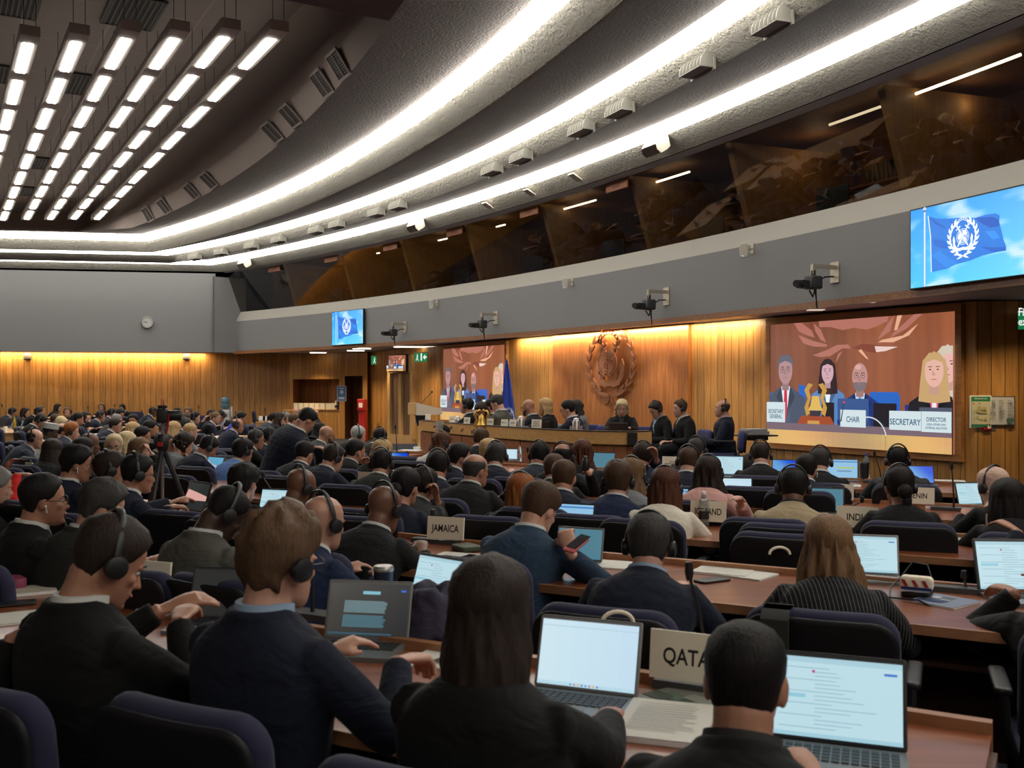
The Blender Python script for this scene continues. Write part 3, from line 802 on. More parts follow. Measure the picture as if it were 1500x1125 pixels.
def bust(P, x, z, s, suit, shirt, tie, skinc, hair, long=False, bald=False, beard=False, glasses=False, tilt=0):
    """head-and-shoulders figure; x,z = chin, s = head height"""
    dk = [int(k * .75) for k in suit]
    P.poly([(x - 1.05 * s, z - 2.3 * s), (x - 1.12 * s, z - 1.2 * s), (x - 1.0 * s, z - .55 * s), (x - .55 * s, z - .28 * s), (x - .25 * s, z - .1 * s), (x + .25 * s, z - .1 * s), (x + .55 * s, z - .28 * s), (x + 1.0 * s, z - .55 * s), (x + 1.12 * s, z - 1.2 * s), (x + 1.05 * s, z - 2.3 * s)], suit)
    P.poly([(x - .24 * s, z - .1 * s), (x, z - 1.5 * s), (x + .24 * s, z - .1 * s)], shirt)
    if tie: P.poly([(x - .07 * s, z - .2 * s), (x - .11 * s, z - 1.3 * s), (x, z - 1.5 * s), (x + .11 * s, z - 1.3 * s), (x + .07 * s, z - .2 * s)], tie)
    P.poly([(x - .24 * s, z - .1 * s), (x - .5 * s, z - .5 * s), (x - .2 * s, z - 1.0 * s), (x, z - 1.55 * s), (x - .06 * s, z - 1.2 * s)], dk)
    P.poly([(x + .24 * s, z - .1 * s), (x + .5 * s, z - .5 * s), (x + .2 * s, z - 1.0 * s), (x, z - 1.55 * s), (x + .06 * s, z - 1.2 * s)], dk)
    if long: P.poly([(x - .45 * s, z + .9 * s), (x - .55 * s, z + .2 * s), (x - .62 * s, z - .5 * s), (x - .2 * s, z - .55 * s), (x + .2 * s, z - .55 * s), (x + .62 * s, z - .5 * s), (x + .55 * s, z + .2 * s), (x + .45 * s, z + .9 * s), (x, z + 1.2 * s)], hair)
    P.rect(x - .18 * s, z - .25 * s, .36 * s, .5 * s, [int(k * .85) for k in skinc])
    P.ell(x, z + .52 * s, .37 * s, .54 * s, skinc)
    if not bald:
        P.poly([(x - .40 * s, z + .55 * s), (x - .42 * s, z + .9 * s), (x - .2 * s, z + 1.15 * s), (x + .2 * s, z + 1.15 * s), (x + .42 * s, z + .9 * s), (x + .40 * s, z + .55 * s), (x + .32 * s, z + .82 * s), (x, z + .92 * s), (x - .32 * s, z + .82 * s)], hair)
    else: P.ell(x - .08 * s, z + .9 * s, .16 * s, .1 * s, [min(255, k + 25) for k in skinc])
    if beard: P.poly([(x - .34 * s, z + .3 * s), (x - .26 * s, z + .05 * s), (x, z - .06 * s), (x + .26 * s, z + .05 * s), (x + .34 * s, z + .3 * s), (x + .15 * s, z + .32 * s), (x - .15 * s, z + .32 * s)], beard)
    for e in (-1, 1):
        P.ell(x + e * .15 * s, z + .58 * s, .045 * s, .022 * s, (60, 45, 45))
        P.rect(x + e * .15 * s - .08 * s, z + .66 * s, .16 * s, .03 * s, [int(k * .5) for k in skinc])
    P.poly([(x - .05 * s, z + .58 * s), (x + .07 * s, z + .38 * s), (x - .07 * s, z + .38 * s)], [int(k * .86) for k in skinc])
    P.rect(x - .10 * s, z + .23 * s, .20 * s, .03 * s, (176, 112, 104))
    if glasses:
        for e in (-1, 1):
            vs = []; fs = []
            for p in ringp(x + e * .16 * s, z + .57 * s, .105 * s, .009 * s, 12): fs.append(tuple(range(len(vs), len(vs) + 4))); vs += p
            P.raw(vs, fs, srgb((90, 72, 70)))
def stage_picture(W):
    P = Pic(); Hh = W * 9 / 16; P.clip = (W, Hh)
    def bg(x, y):
        g = math.sin(x * 40) * 4 + math.sin(x * 117 + y * 3) * 3 + math.sin(x * 13) * 8
        return (int(122 + g + 34 * x), int(76 + g * .6 + 14 * x), int(60 + g * .4 + 0 * x))
    P.grid(0, 0, W, Hh, 80, 6, bg)
    X = lambda a: a / 1270 * W
    Z = lambda b: (865 - b) / 865 * Hh
    cop, cop2, hi = (176, 112, 98), (128, 66, 52), (226, 170, 140)
    P.poly([(X(385), Z(0)), (X(865), Z(0)), (X(862), Z(30)), (X(790), Z(62)), (X(720), Z(78)), (X(640), Z(60)), (X(560), Z(72)), (X(470), Z(45)), (X(388), Z(40))], cop)
    for pts, c in (([(195, 0), (250, 0), (330, 60), (355, 110), (300, 95), (230, 60)], cop), ([(225, 85), (330, 130), (450, 165), (440, 180), (350, 175), (270, 150)], cop), ([(310, 0), (335, 0), (345, 60), (325, 50)], cop2), ([(345, 10), (400, 60), (440, 150), (400, 130), (360, 70)], cop), ([(800, 150), (880, 95), (905, 0), (870, 40), (820, 110)], cop), ([(925, 0), (955, 0), (925, 90), (905, 95)], hi), ([(1080, 0), (1030, 0), (900, 110), (880, 140), (980, 90)], cop), ([(1055, 60), (960, 130), (830, 150), (800, 165), (900, 170), (1000, 130)], hi), ([(340, 235), (450, 200), (520, 170), (600, 170), (620, 200), (560, 195), (470, 245), (400, 250)], cop), ([(625, 195), (700, 168), (800, 185), (930, 200), (860, 225), (780, 235), (700, 215)], cop2), ([(780, 190), (930, 200), (850, 225), (790, 230)], (230, 200, 190)), ([(560, 215), (520, 280), (510, 285), (530, 230)], cop), ([(690, 205), (740, 275), (725, 270), (670, 215)], hi)):
        P.poly([(X(a), Z(b)) for a, b in pts], c)
    # chairs
    blue = (38, 100, 190)
    P.poly([(X(0), Z(500)), (X(40), Z(500)), (X(40), Z(680)), (X(0), Z(680))], blue)
    P.poly([(X(235), Z(440)), (X(290), Z(450)), (X(285), Z(700)), (X(235), Z(700))], blue)
    P.poly([(X(750), Z(490)), (X(930), Z(490)), (X(945), Z(520)), (X(940), Z(720)), (X(750), Z(720))], blue)
    P.rect(X(975), Z(720), X(60), Z(570) - Z(720), (40, 50, 130))
    bust(P, X(455), Z(430), X(118), (88, 130, 185), (230, 235, 245), None, (205, 165, 175), (45, 32, 38), long=True)
    bust(P, X(135), Z(435), X(150), (72, 84, 104), (225, 228, 235), (200, 40, 70), (176, 138, 140), (96, 100, 112), glasses=True)
    bust(P, X(690), Z(480), X(142), (34, 52, 112), (210, 215, 230), (90, 160, 210), (188, 140, 134), (0, 0, 0), bald=True, beard=(120, 110, 115), glasses=True)
    bust(P, X(1240), Z(430), X(160), (40, 36, 44), (200, 160, 150), None, (228, 178, 170), (205, 195, 175), long=True)
    bust(P, X(1165), Z(455), X(150), (26, 28, 36), (215, 90, 130), (235, 225, 225), (226, 176, 160), (196, 160, 110), long=True)
    # laptops
    P.rect(X(430), Z(720), X(90), X(130), (34, 28, 32)); P.rect(X(790), Z(720), X(150), X(130), (30, 26, 36))
    P.rect(X(545), Z(680), X(215), X(120), (54, 86, 140)); P.rect(X(1080), Z(650), X(190), X(55), (78, 84, 104))
    # bell
    gold, gd = (196, 150, 70), (120, 80, 30)
    for e in (-1, 1):
        P.poly([(X(385 + e * 20), Z(440)), (X(385 + e * 55), Z(430)), (X(385 + e * 85), Z(480)), (X(385 + e * 60), Z(540)), (X(385 + e * 85), Z(600)), (X(385 + e * 70), Z(660)), (X(385 + e * 40), Z(640)), (X(385 + e * 55), Z(590)), (X(385 + e * 35), Z(530)), (X(385 + e * 50), Z(480))], gold)
    P.poly([(X(360), Z(520)), (X(410), Z(520)), (X(420), Z(580)), (X(440), Z(620)), (X(330), Z(620)), (X(350), Z(580))], (220, 180, 90))
    P.poly([(X(340), Z(622)), (X(430), Z(622)), (X(410), Z(690)), (X(350), Z(690))], (60, 50, 60))
    P.poly([(X(275), Z(660)), (X(495), Z(660)), (X(530), Z(725)), (X(240), Z(725))], (160, 74, 44)); P.rect(X(325), Z(722), X(90), X(25), (200, 150, 80))
    # desk
    P.grid(0, 0, W, Z(715), 30, 3, lambda x, y: (205 + int(20 * math.sin(x * 9)), 165 + int(14 * math.sin(x * 9 + y)), 110) if y < .8 else (120, 100, 110))
    P.rect(X(870), 0, X(3), Z(740), (150, 110, 70))
    # plates
    pl, tx = (206, 222, 226), (62, 98, 124)
    for (a, b, w, h, t) in ((0, 712, 150, 120, ('SECRETARY', 'GENERAL')), (568, 725, 175, 95, ('CHAIR',)), (897, 730, 197, 100, ('SECRETARY',)), (1096, 735, 174, 105, ('DIRECTOR', 'LEGAL AFFAIRS AND', 'EXTERNAL RELATIONS'))):
        P.rect(X(a), Z(b), X(w), X(h), pl)
        if len(t) == 1: P.text(t[0], X(a + w / 2), Z(b - 34), X(32), tx, .82 if len(t[0]) > 6 else .7)
        elif len(t) == 2: P.text(t[0], X(a + w / 2), Z(b - 65), X(24), tx, .72); P.text(t[1], X(a + w / 2), Z(b - 28), X(24), tx, .72)
        else: P.text(t[0], X(a + w / 2), Z(b - 66), X(22), tx, .78); P.text(t[1], X(a + w / 2), Z(b - 42), X(11), tx, .8); P.text(t[2], X(a + w / 2), Z(b - 20), X(11), tx, .8)
    vs = []; fs = []
    for p in ringp(X(760), Z(800), X(120), X(3), 12, .2, 1.7): fs.append(tuple(range(len(vs), len(vs) + 4))); vs += p
    P.raw(vs, fs, srgb((220, 225, 230)))
    P.poly([(X(570), Z(690)), (X(592), Z(565)), (X(597), Z(565)), (X(578), Z(690))], (50, 50, 60)); P.ell(X(595), Z(560), X(7), X(7), (230, 60, 80))
    return P
def flag_picture(W):
    P = Pic(); Hh = W * 9 / 16
    def sky(x, y):
        n = noise.noise(V((x * 3.2, y * 5, 1.3))) + .5 * noise.noise(V((x * 8, y * 12, 4)))
        c = max(0, min(1, (n + .05) * 1.6 * (1.15 - y * .3))) * .75
        b = (30 + 50 * x + 30 * (1 - y), 150 + 40 * (1 - y) + 20 * x, 238)
        return tuple(int(b[i] * (1 - c) + (225, 235, 245)[i] * c) for i in range(3))
    P.grid(0, 0, W, Hh, 64, 36, sky)
    X = lambda a: a / 940 * W
    Z = lambda b: Hh - b / 529 * Hh
    # white rope hem, flag
    top = [(165, 62), (250, 90), (340, 105), (470, 118), (560, 135), (640, 128), (720, 132), (752, 150)]
    rgt = [(748, 185), (765, 245), (780, 300), (800, 345), (800, 372)]
    bot = [(740, 372), (620, 380), (520, 400), (400, 410), (330, 430), (195, 438)]
    lft = [(190, 330), (182, 200)]
    P.poly([(X(a), Z(b)) for a, b in top + rgt + bot + lft], (28, 118, 214))
    for pts, c in (([(165, 62), (260, 120), (330, 170), (300, 160), (220, 120)], (22, 96, 190)), ([(340, 105), (400, 150), (420, 200), (380, 160)], (20, 98, 196)), ([(560, 135), (700, 150), (745, 175), (750, 215), (680, 215), (600, 170)], (18, 86, 186)), ([(195, 330), (260, 300), (340, 360), (420, 400), (330, 428)], (36, 132, 226)), ([(600, 320), (700, 340), (798, 350), (798, 370), (700, 368)], (18, 92, 196)), ([(640, 230), (720, 240), (760, 290), (700, 290)], (46, 140, 232)), ([(205, 220), (300, 240), (350, 300), (280, 290), (215, 260)], (20, 100, 200))):
        P.poly([(X(a), Z(b)) for a, b in pts], c)
    P.poly([(X(160), Z(58)), (X(182), Z(200)), (X(190), Z(438)), (X(197), Z(438)), (X(190), Z(200)), (X(168), Z(58))], (225, 235, 250))
    P.rect(X(124), 0, X(20), Z(10), (150, 175, 215)); P.rect(X(130), 0, X(8), Z(10), (235, 240, 250)); P.ell(X(134), Z(8), X(15), X(13), (200, 205, 220))
    P.ell(X(134), Z(-0 + 22), X(13), X(6), (60, 80, 120))
    pic_emblem(P, X(465), Z(240), X(140), X(140), (232, 242, 252))
    return P
def screen(name, w, mx, pic_me, lab, bez=.02, depth=.06, frame=BLACK, cat='screen', group=None):
    root = empty(name, mx); tag(root, lab, cat, group); h = w * 9 / 16
    m_ = MB(); m_.slab(w + 2 * bez, h + 2 * bez, depth, .008, .004, mx=tr(0, depth / 2 + .001, -bez)); m_.obj('frame', frame, root)
    p_ = inst('picture', pic_me, root, tr(-w / 2, 0, 0))
    return root
stage = stage_picture(3.12)
sm = stage.mesh('picture', SCR); 
stv = stage_picture(.78); stv_me = stv.mesh('picture', TVM)
fl_me = flag_picture(1.60).mesh('picture', TVM)
# projections: local +Y points into the wall, so picture (facing -Y) looks into the hall
def facing_mx(p, nrm, z):     # nrm = outward (towards hall) normal; local -Y = nrm
    a = math.atan2(-nrm.y, -nrm.x) - PI / 2
    return M4.Translation((p.x, p.y, z)) @ rotz(a)
RECESS = wood('projection_surround', (.32, .14, .04), (.46, .22, .08), rough=.45, vertical=False)
def projection(px0, px1, ztop, lab):
    a, b_ = pod(px0, .03), pod(px1, .03)
    w = (b_ - a).length; hh = sm_h = 3.12 * 9 / 16
    mx = facing_mx((a + b_) / 2, podn, ztop - w * 9 / 16) @ M4.Scale(w / 3.12, 4, (1, 0, 0)) @ M4.Scale(w / 3.12, 4, (0, 0, 1))
    root = empty('projection_screen', facing_mx((a + b_) / 2, podn, ztop - w * 9 / 16)); tag(root, lab, 'projection screen', 'projections on the podium wall')
    pc = inst('picture', sm, root, M4.Scale(w / 3.12, 4, (1, 0, 0)) @ M4.Scale(w / 3.12, 4, (0, 0, 1)) @ tr(-1.56, -.03, 0))
    m_ = MB(); t = .09; H_ = w * 9 / 16
    m_.box((0, -.0, H_ + t / 2), (w + 2 * t, .09, t)); m_.box((0, 0, -t / 2), (w + 2 * t, .09, t)); m_.box((-w / 2 - t / 2, 0, H_ / 2), (t, .09, H_)); m_.box((w / 2 + t / 2, 0, H_ / 2), (t, .09, H_))
    m_.obj('surround', RECESS, root, smooth=False)
projection(652, 743, CZ + .975, 'projection of the podium scene partly behind the blue flag')
projection(1132.5, 1404, CZ + .975, 'large projection of the podium scene at the right')
# flag screens on the fascia
def on_fascia(px0, px1, w, zc_):
    pa, ia = fpt(px0, 0); pb2, ib = fpt(px1, 0)
    return pa, pb2
a0 = fpt(491, 0, .14)[0]; k = (537 - 750) / F
def tv_place(pxl, w, py_t, py_b):
    aa = arc_px(pxl, FS); A0 = arc_pt(FS, aa); x_, y_, r_ = cen(FS)
    a2 = aa - w / r_; B0 = arc_pt(FS, a2) if arc_pt(FS, a2).y < A0.y else arc_pt(FS, aa + w / r_)
    inn = V((x_ - A0.x, y_ - A0.y, 0)).normalized(); c = (A0 + B0) / 2 + inn * .10
    hh = w * 9 / 16
    d = A0.y - .05; zt_ = CZ + (HY - py_t) / F * d; zb_ = CZ + (HY - py_b) / F * d
    nrm = V(((B0 - A0).y, -(B0 - A0).x, 0)).normalized()
    if nrm.dot(inn) < 0: nrm = -nrm
    return facing_mx(c, nrm, (zt_ + zb_) / 2 - hh / 2)
screen('wall_television', 1.60, tv_place(491, 1.60, 458.6, 505.1), fl_me, 'smaller looking far television showing a waving blue flag', .018)
screen('wall_television', 1.60, tv_place(1344, 1.60, 311.3, 420.3), fl_me, 'near television showing a waving blue flag, cut by the right edge', .018)
# small hanging television on the pilaster
p = at(581.5, HY, 28.0); screen('wall_television', .78, facing_mx(V((p.x, p.y, 0)), V((-.72, -.69, 0)), CZ + (HY - 543.5) / F * 28.0) @ M4.Scale(1.0, 4), stv_me, 'small television above the pilaster showing the podium', .03, .1)

# ------------------------------------------------------------------ copper emblem on the podium wall
COPPER = pmat('hammered_copper', (.40, .19, .11), .36, metal=.6, bump=.25, bs=30)
ec = pod(902, .0); ec, t_ = ray_line(902, POD_A, POD_B); 
eroot = empty('copper_emblem', facing_mx(ec + podn * .08, podn, CZ + .47)); tag(eroot, 'large copper relief of wreath, globe and crossed anchors on the teak panel', 'emblem')
def relief(name, polys, sx, sz, y, th, jit=0):
    m_ = MB(); rnd = random.Random(4)
    for p in polys:
        yy = y + (rnd.random() - .5) * jit
        m_.poly([(a * sx, b * sz) for a, b in p], th, mx=tr(0, -yy - th, 0) if not jit else tr(0, -yy - th, 0) @ M4.Rotation((rnd.random() - .5) * .12, 4, 'X') @ M4.Rotation((rnd.random() - .5) * .1, 4, 'Z'))
    return m_.obj(name, COPPER, eroot, smooth=False)
SXE, SZE = .84, .66
wre = []
for sx in (-1, 1):
    for k in range(8):
        t = math.radians(-66 + k * 17.2)
        x, z = .88 * math.cos(t), .92 * math.sin(t)
        for da, ln in ((.42, .30), (-.30, .30)):
            wre.append([(sx * a, b) for a, b in leaf(x, z, ln, .075, t + PI / 2 + da)])
    wre.append([(sx * a, b) for a, b in leaf(.03, -.98, .5, .12, math.radians(12))]); wre.append([(sx * a, b) for a, b in leaf(.02, -1.0, .3, .07, math.radians(-60))])
relief('wreath', wre, SXE, SZE, .03, .03)
relief('anchors', EMB['anchors'], SXE * .92, SZE * 1.12, .05, .03)
relief('globe', EMB['globe'], SXE, SZE * 1.1, .12, .015)
relief('continents', EMB['land'], SXE, SZE * 1.1, .11, .02)
relief('chain', EMB['chain'], SXE, SZE * 1.1, .08, .02)

# ------------------------------------------------------------------ clock, speakers, signs on walls
cp = at(216.5, HY, 30.1); n_l = lwn
cp2, _t = ray_line(216.5, LW0, LW1)
root = empty('wall_clock', facing_mx(cp2 + lwn * .05, lwn, CZ + (HY - 472.5) / F * cp2.y)); tag(root, 'round white wall clock on the plain grey end wall', 'clock')
m_ = MB(); m_.lathe([(.185, 0), (.19, .02), (.185, .045), (.165, .05), (.16, .03)], 40, mx=rotx(PI / 2)); m_.obj('case', GREYM, root)
m_ = MB(); m_.lathe([(.163, .031), (.163, .034)], 40, mx=rotx(PI / 2)); m_.obj('dial', pmat('clock_dial', (.62, .62, .6), .5), root)
for k in range(12):
    m_ = MB(); m_.box((0, -.036, .138), (.012, .004, .028), mx=roty(k * PI / 6)); m_.obj('hour_mark', INK, root, smooth=False)
for ang, l_, w_ in ((math.radians(283), .09, .014), (math.radians(272), .125, .01)):
    m_ = MB(); m_.box((0, -.04, l_ / 2 - .01), (w_, .004, l_), mx=roty(ang)); m_.obj('hand', INK, root, smooth=False)
for px, lb in ((41, 'rounded white speaker on the left part of the oak end wall'), (273.5, 'rounded white speaker on the oak end wall near the corner')):
    q, _t = ray_line(px, W0, W1); nn = V(((W1 - W0).y, -(W1 - W0).x, 0)).normalized()
    nn = nn if nn.y < 0 else -nn
    m_ = MB(); m_.slab(.23, .23, .1, .05, .02); o = m_.obj('wall_speaker', pmat('white_speaker', (.08, .078, .075), .5), None, facing_mx(q + nn * .06, nn, CZ + (HY - 527.5) / F * q.y)); tag(o, lb, 'speaker', 'rounded speakers on the oak wall')
GREEN = pmat('exit_green', (.01, .14, .05), .5, emis=(.01, .22, .07), es=.5)
def sign(px, py, d, w, h, nrm, lab, draw, cat='sign', bgm=GREEN, frame=CHROME, name='exit_sign'):
    p = at(px, HY, d); root = empty(name, facing_mx(V((p.x, p.y, 0)), nrm, CZ + (HY - py) / F * d - h / 2)); tag(root, lab, cat)
    m_ = MB(); m_.box((0, .012, h / 2), (w + .03, .02, h + .03)); m_.obj('plate_back', frame, root, smooth=False)
    m_ = MB(); m_.box((0, .0, h / 2), (w, .012, h)); m_.obj('face', bgm, root, smooth=False)
    P = Pic(.0006); P.l = 12; draw(P); o = inst('lettering', P.mesh('lettering', picmat('sign_print_' + lab[:6], .7) if bgm is GREEN else PRINT), root)
    return root
def runman(P, x, z, s, c=(225, 235, 225)):
    P.ell(x, z + .8 * s, .1 * s, .1 * s, c, 10); P.poly([(x - .12 * s, z + .68 * s), (x + .12 * s, z + .66 * s), (x + .06 * s, z + .35 * s), (x + .25 * s, z), (x + .14 * s, z), (x - .02 * s, z + .28 * s), (x - .2 * s, z + .02 * s), (x - .32 * s, z + .08 * s), (x - .1 * s, z + .38 * s)], c)
def d_exit(P):
    runman(P, -.12, .03, .2); P.rect(.0, .03, .05, .2, (225, 235, 225)); P.poly([(.08, .12), (.16, .05), (.16, .1), (.22, .1), (.22, .15), (.16, .15), (.16, .2)], (225, 235, 225))
sign(553.5, 527.5, 30.6, .5, .26, V((-.5, -.87, 0)), 'dim green exit sign with running figure left of the small television', d_exit)
sign(616.5, 523.5, 27.0, .46, .24, V((-.6, -.8, 0)), 'green exit sign with running figure right of the small television', d_exit)
def d_fire(P):
    P.text('Fire', -.17, .17, .10, (225, 235, 225), .8); P.text('exit', -.17, .05, .10, (225, 235, 225), .8); runman(P, .1, .04, .2)
sign(1521, 470, 12.45, .5, .21, V((0, -1, 0)), 'green fire exit sign cut by the right frame edge', d_fire)
BLUE = pmat('sign_blue', (.08, .25, .6), .5)
sign(500.5, 576.5, 31.6, .26, .46, V((.1, -1, 0)), 'narrow blue notice beside the doorway', lambda P: (P.rect(-.09, .05, .18, .07, (215, 225, 240)), P.ell(0, .28, .06, .07, (215, 225, 240)), P.rect(-.08, .38, .16, .03, (215, 225, 240))), 'notice', BLUE, WHITE, 'wall_notice')
def d_map(P):
    P.rect(-.115, .03, .23, .29, (206, 200, 168)); P.text('EVACUATION', 0, .345, .02, (230, 240, 230), .9)
    P.ell(-.09, .29, .01, .01, (190, 40, 40), 8); P.rect(-.03, .285, .02, .015, (60, 110, 80))
    rnd = random.Random(3)
    for k in range(14): P.rect(-.07 + rnd.random() * .12, .08 + rnd.random() * .15, .02 + rnd.random() * .04, .015 + rnd.random() * .02, (178 + rnd.randint(-15, 10), 172, 120))
    for k in range(6): P.rect(-.1, .06 + k * .03, .02, .006, (150, 150, 120))
sign(1436.5, 603, 12.6, .235, .38, V((-.05, -1, 0)), 'green edged evacuation map on the oak wall', d_map, 'notice', pmat('green_card', (.02, .22, .08), .5), WHITE, 'wall_notice')
def d_not(P):
    rnd = random.Random(5)
    for c_ in (-.13, -.02, .09):
        for k in range(13): P.rect(c_, .30 - k * .019, .05 + rnd.random() * .03, .006, (110, 110, 112))
    P.rect(.07, .03, .09, .05, (70, 110, 90))
sign(1464.5, 602, 12.6, .35, .345, V((-.05, -1, 0)), 'grey framed typed notice beside the evacuation map', d_not, 'notice', pmat('notice_paper', (.6, .6, .62), .5), GREYM, 'wall_notice')
RED = pmat('signal_red', (.45, .02, .02), .4)
p = at(1445, HY, 12.62); root = empty('call_point', facing_mx(V((p.x, p.y, 0)), V((0, -1, 0)), CZ - .55)); tag(root, 'small red fire call point under the notices', 'fire alarm')
m_ = MB(); m_.slab(.11, .09, .05, .008, .005); m_.obj('box', RED, root); m_ = MB(); m_.box((.02, -.028, .045), (.035, .006, .04)); m_.obj('button_plate', WHITE, root, smooth=False)
m_ = MB(); m_.box((.09, .01, .04), (.05, .03, .085)); m_.obj('socket_box', GREYM, root, smooth=False)
# red fire point near the doorway
p = at(531.5, 620, 30.3); root = empty('fire_point', facing_mx(V((p.x, p.y, 0)), V((-.3, -1, 0)).normalized(), 0)); tag(root, 'red fire extinguisher stand beside the doorway', 'fire equipment')
m_ = MB(); m_.box((0, 0, .62), (.2, .2, 1.24)); m_.obj('stand', RED, root, smooth=False); m_ = MB(); m_.slab(.24, .36, .2, .02, .01, mx=tr(0, -.05, .93)); m_.obj('head_box', RED, root)
m_ = MB(); m_.box((0, -.16, 1.1), (.12, .01, .14)); m_.obj('instruction_card', WHITE, root, smooth=False)
# pilaster panels on wall_front
for px, w_ in ((583.5, .16), (599, .16)):
    pass
a_, b2 = W3, W4; dd = (b2 - a_).normalized(); nn = V((dd.y, -dd.x, 0)); nn = nn if nn.y < 0 else -nn
root = empty('pilaster', facing_mx((a_ + b2) / 2 + nn * .04, nn, 0)); tag(root, 'pale oak pilaster with two tall dark panels under the small television', 'pilaster'); root['kind'] = 'structure'
L_ = (b2 - a_).length
m_ = MB(); m_.box((0, 0, .15), (L_, .12, .3)); m_.box((0, 0, 2.3), (L_, .1, .5))
for x in (-L_ / 2 + .06, 0, L_ / 2 - .06): m_.box((x, 0, 1.15), (.17, .1, 1.9))
m_.obj('frame', OAKV, root, smooth=False)
m_ = MB(); m_.box((0, .03, 1.15), (L_ - .1, .02, 1.8)); m_.obj('panel', wood('dark_panel', (.14, .08, .045), (.2, .12, .07)), root, smooth=False)
# soffit downlights
for i, (px, py) in enumerate(((416, 519), (420, 521), (466, 516), (470, 519), (530, 510), (521, 513), (620, 507.5), (1270, 440), (1195, 452))):
    p = at(px, py, F * (ZF + .02 - CZ) / (HY - py)); w_ = .5 if i != 6 else 1.6
    o = MB(); o.box((0, 0, 0), (w_ if i < 7 else .22, .16, .01)); oo = o.obj('soffit_light', emat('downlight_%d' % i, (1, .9, .7), 3.0 if i < 7 else .4), None, M4.Translation((p.x, p.y, ZF - .0)), smooth=False)
    tag(oo, 'flat light in the low soffit, ' + ['leftmost front one', 'leftmost rear one', 'front one left of the far television', 'rear one left of the far television', 'front one below the far television', 'rear one below the far television', 'long one left of the left projection', 'unlit one above the large projection', 'unlit one left above the large projection'][i], 'ceiling light', 'lights in the low soffit')

# ------------------------------------------------------------------ interpreter booths behind the glass
PART = wood('booth_partition_wood', (.34, .19, .07), (.44, .26, .1), rough=.5)
names = ['中文', 'FRANÇAIS', 'РУССКИЙ', 'ESPAÑOL', 'ENGLISH', 'ARABIC']
bpx = [434, 519, 608, 705, 818, 952, 1098, 1327]
SGN = pmat('booth_sign_wood', (.30, .11, .05), .5)
sg = ['CHINESE', 'FRENCH', 'RUSSIAN', 'SPANISH', 'ENGLISH', 'ARABIC', '', '']
ordw = ['first', 'second', 'third', 'fourth', 'fifth', 'sixth', 'seventh', 'eighth']
for i, px in enumerate(bpx):
    a = arc_px(px, -.5); p = arc_pt(-.5, a); x_, y_, r_ = cen(-.5); inn = V((x_ - p.x, y_ - p.y, 0)).normalized()
    mx = frame_mx(V((p.x, p.y, 0)), inn, 4.0)
    m_ = MB(); pr_ = [(0, 0), (.40, 1.26), (-2.0, 1.30), (-2.0, 0)]
    m_.loft([[V((-.06, y, z)) for y, z in pr_], [V((.06, y, z)) for y, z in pr_]])
    o = m_.obj('booth_partition', PART, None, mx, smooth=False); tag(o, 'wooden partition between interpreter booths, %s from the left' % ordw[i], 'partition', 'partitions of the interpreter booths'); o['kind'] = 'structure'
    if sg[i]:
        P = Pic(.001); P.rect(-.33, 0, .66, .15, (126, 74, 46)); P.text(sg[i], 0, .045, .06, (60, 32, 20), .9)
        root = empty('language_plate', facing_mx(arc_pt(.02, a) , inn, 5.06)); tag(root, 'brown wooden language plate on the glass of the booths, %s from the left' % ordw[i], 'sign', 'language plates of the booths')
        m_ = MB(); m_.box((-.3, .012, .075), (.66, .02, .15)); m_.obj('board', SGN, root, smooth=False); inst('lettering', P.mesh('lettering', PRINT), root, tr(-.3, 0, 0))
    # desk shelf, monitor, files
    if i < 7:
        rnd = random.Random(i); q = arc_pt(-1.5, a); wb = 2.0
        mx2 = frame_mx(V((q.x, q.y, 0)), inn, 4.0)
        root = empty('booth_shelf', mx2 @ tr(-1.15, -.55, 0)); tag(root, 'reddish shelf with files inside the booth right of the %s partition' % ordw[i], 'shelf', 'shelves inside the booths')
        m_ = MB(); m_.box((0, 0, .62), (1.5, .35, .03)); m_.obj('board', BROWNW, root, smooth=False)
        for k in range(9):
            hgt = .2 + rnd.random() * .1
            m_ = MB(); m_.box((0, 0, hgt / 2), (.05, .22, hgt)); m_.obj('file', pmat('file_dark', (.05, .055, .07), .6), root, tr(-.6 + k * .085 + rnd.random() * .02, 0, .64) @ roty(rnd.uniform(-.1, .25)), smooth=False)
        root = empty('booth_monitor', mx2 @ tr(-1.6 + .5 * rnd.random(), .55, .0) @ rotz(.3)); tag(root, 'black monitor on the desk inside the booth right of the %s partition' % ordw[i], 'monitor', 'monitors inside the booths')
        m_ = MB(); m_.slab(.5, .32, .03, .01, .004, mx=tr(0, 0, .14)); m_.obj('panel', BLACK, root); m_ = MB(); m_.tube([(0, 0, 0), (0, 0, .2)], .02, 8); m_.lathe([(.11, 0), (.11, .01)], 16); m_.obj('stand', BLACK, root)
m_ = sheet([path(-.5, False), path(-1.2, False), path(-1.2, False)], [4.02, 4.02, 3.98]); struct(m_.obj('trim_booth_desk', BROWNW, smooth=40))
# thin linear lamps inside the booths
for i, (x0, x1) in enumerate(((552, 556), (642, 655), (727, 740), (823, 873), (957, 1010), (1215, 1290), (1295, 1495))):
    a0_, a1_ = arc_px(x0, -.6), arc_px(x1, -.6)
    m_ = MB(); m_.tube([arc_pt(-.6, a0_ + (a1_ - a0_) * k / 6) + V((0, 0, 5.20)) for k in range(7)], .018, 6)
    o = m_.obj('booth_lamp', emat('booth_lamp_%d' % i, (1, .86, .6), 3.5 if i != 5 else 1.0)); tag(o, 'thin linear lamp under the booth ceiling, %s from the left' % ordw[i], 'lamp', 'linear lamps in the booths')
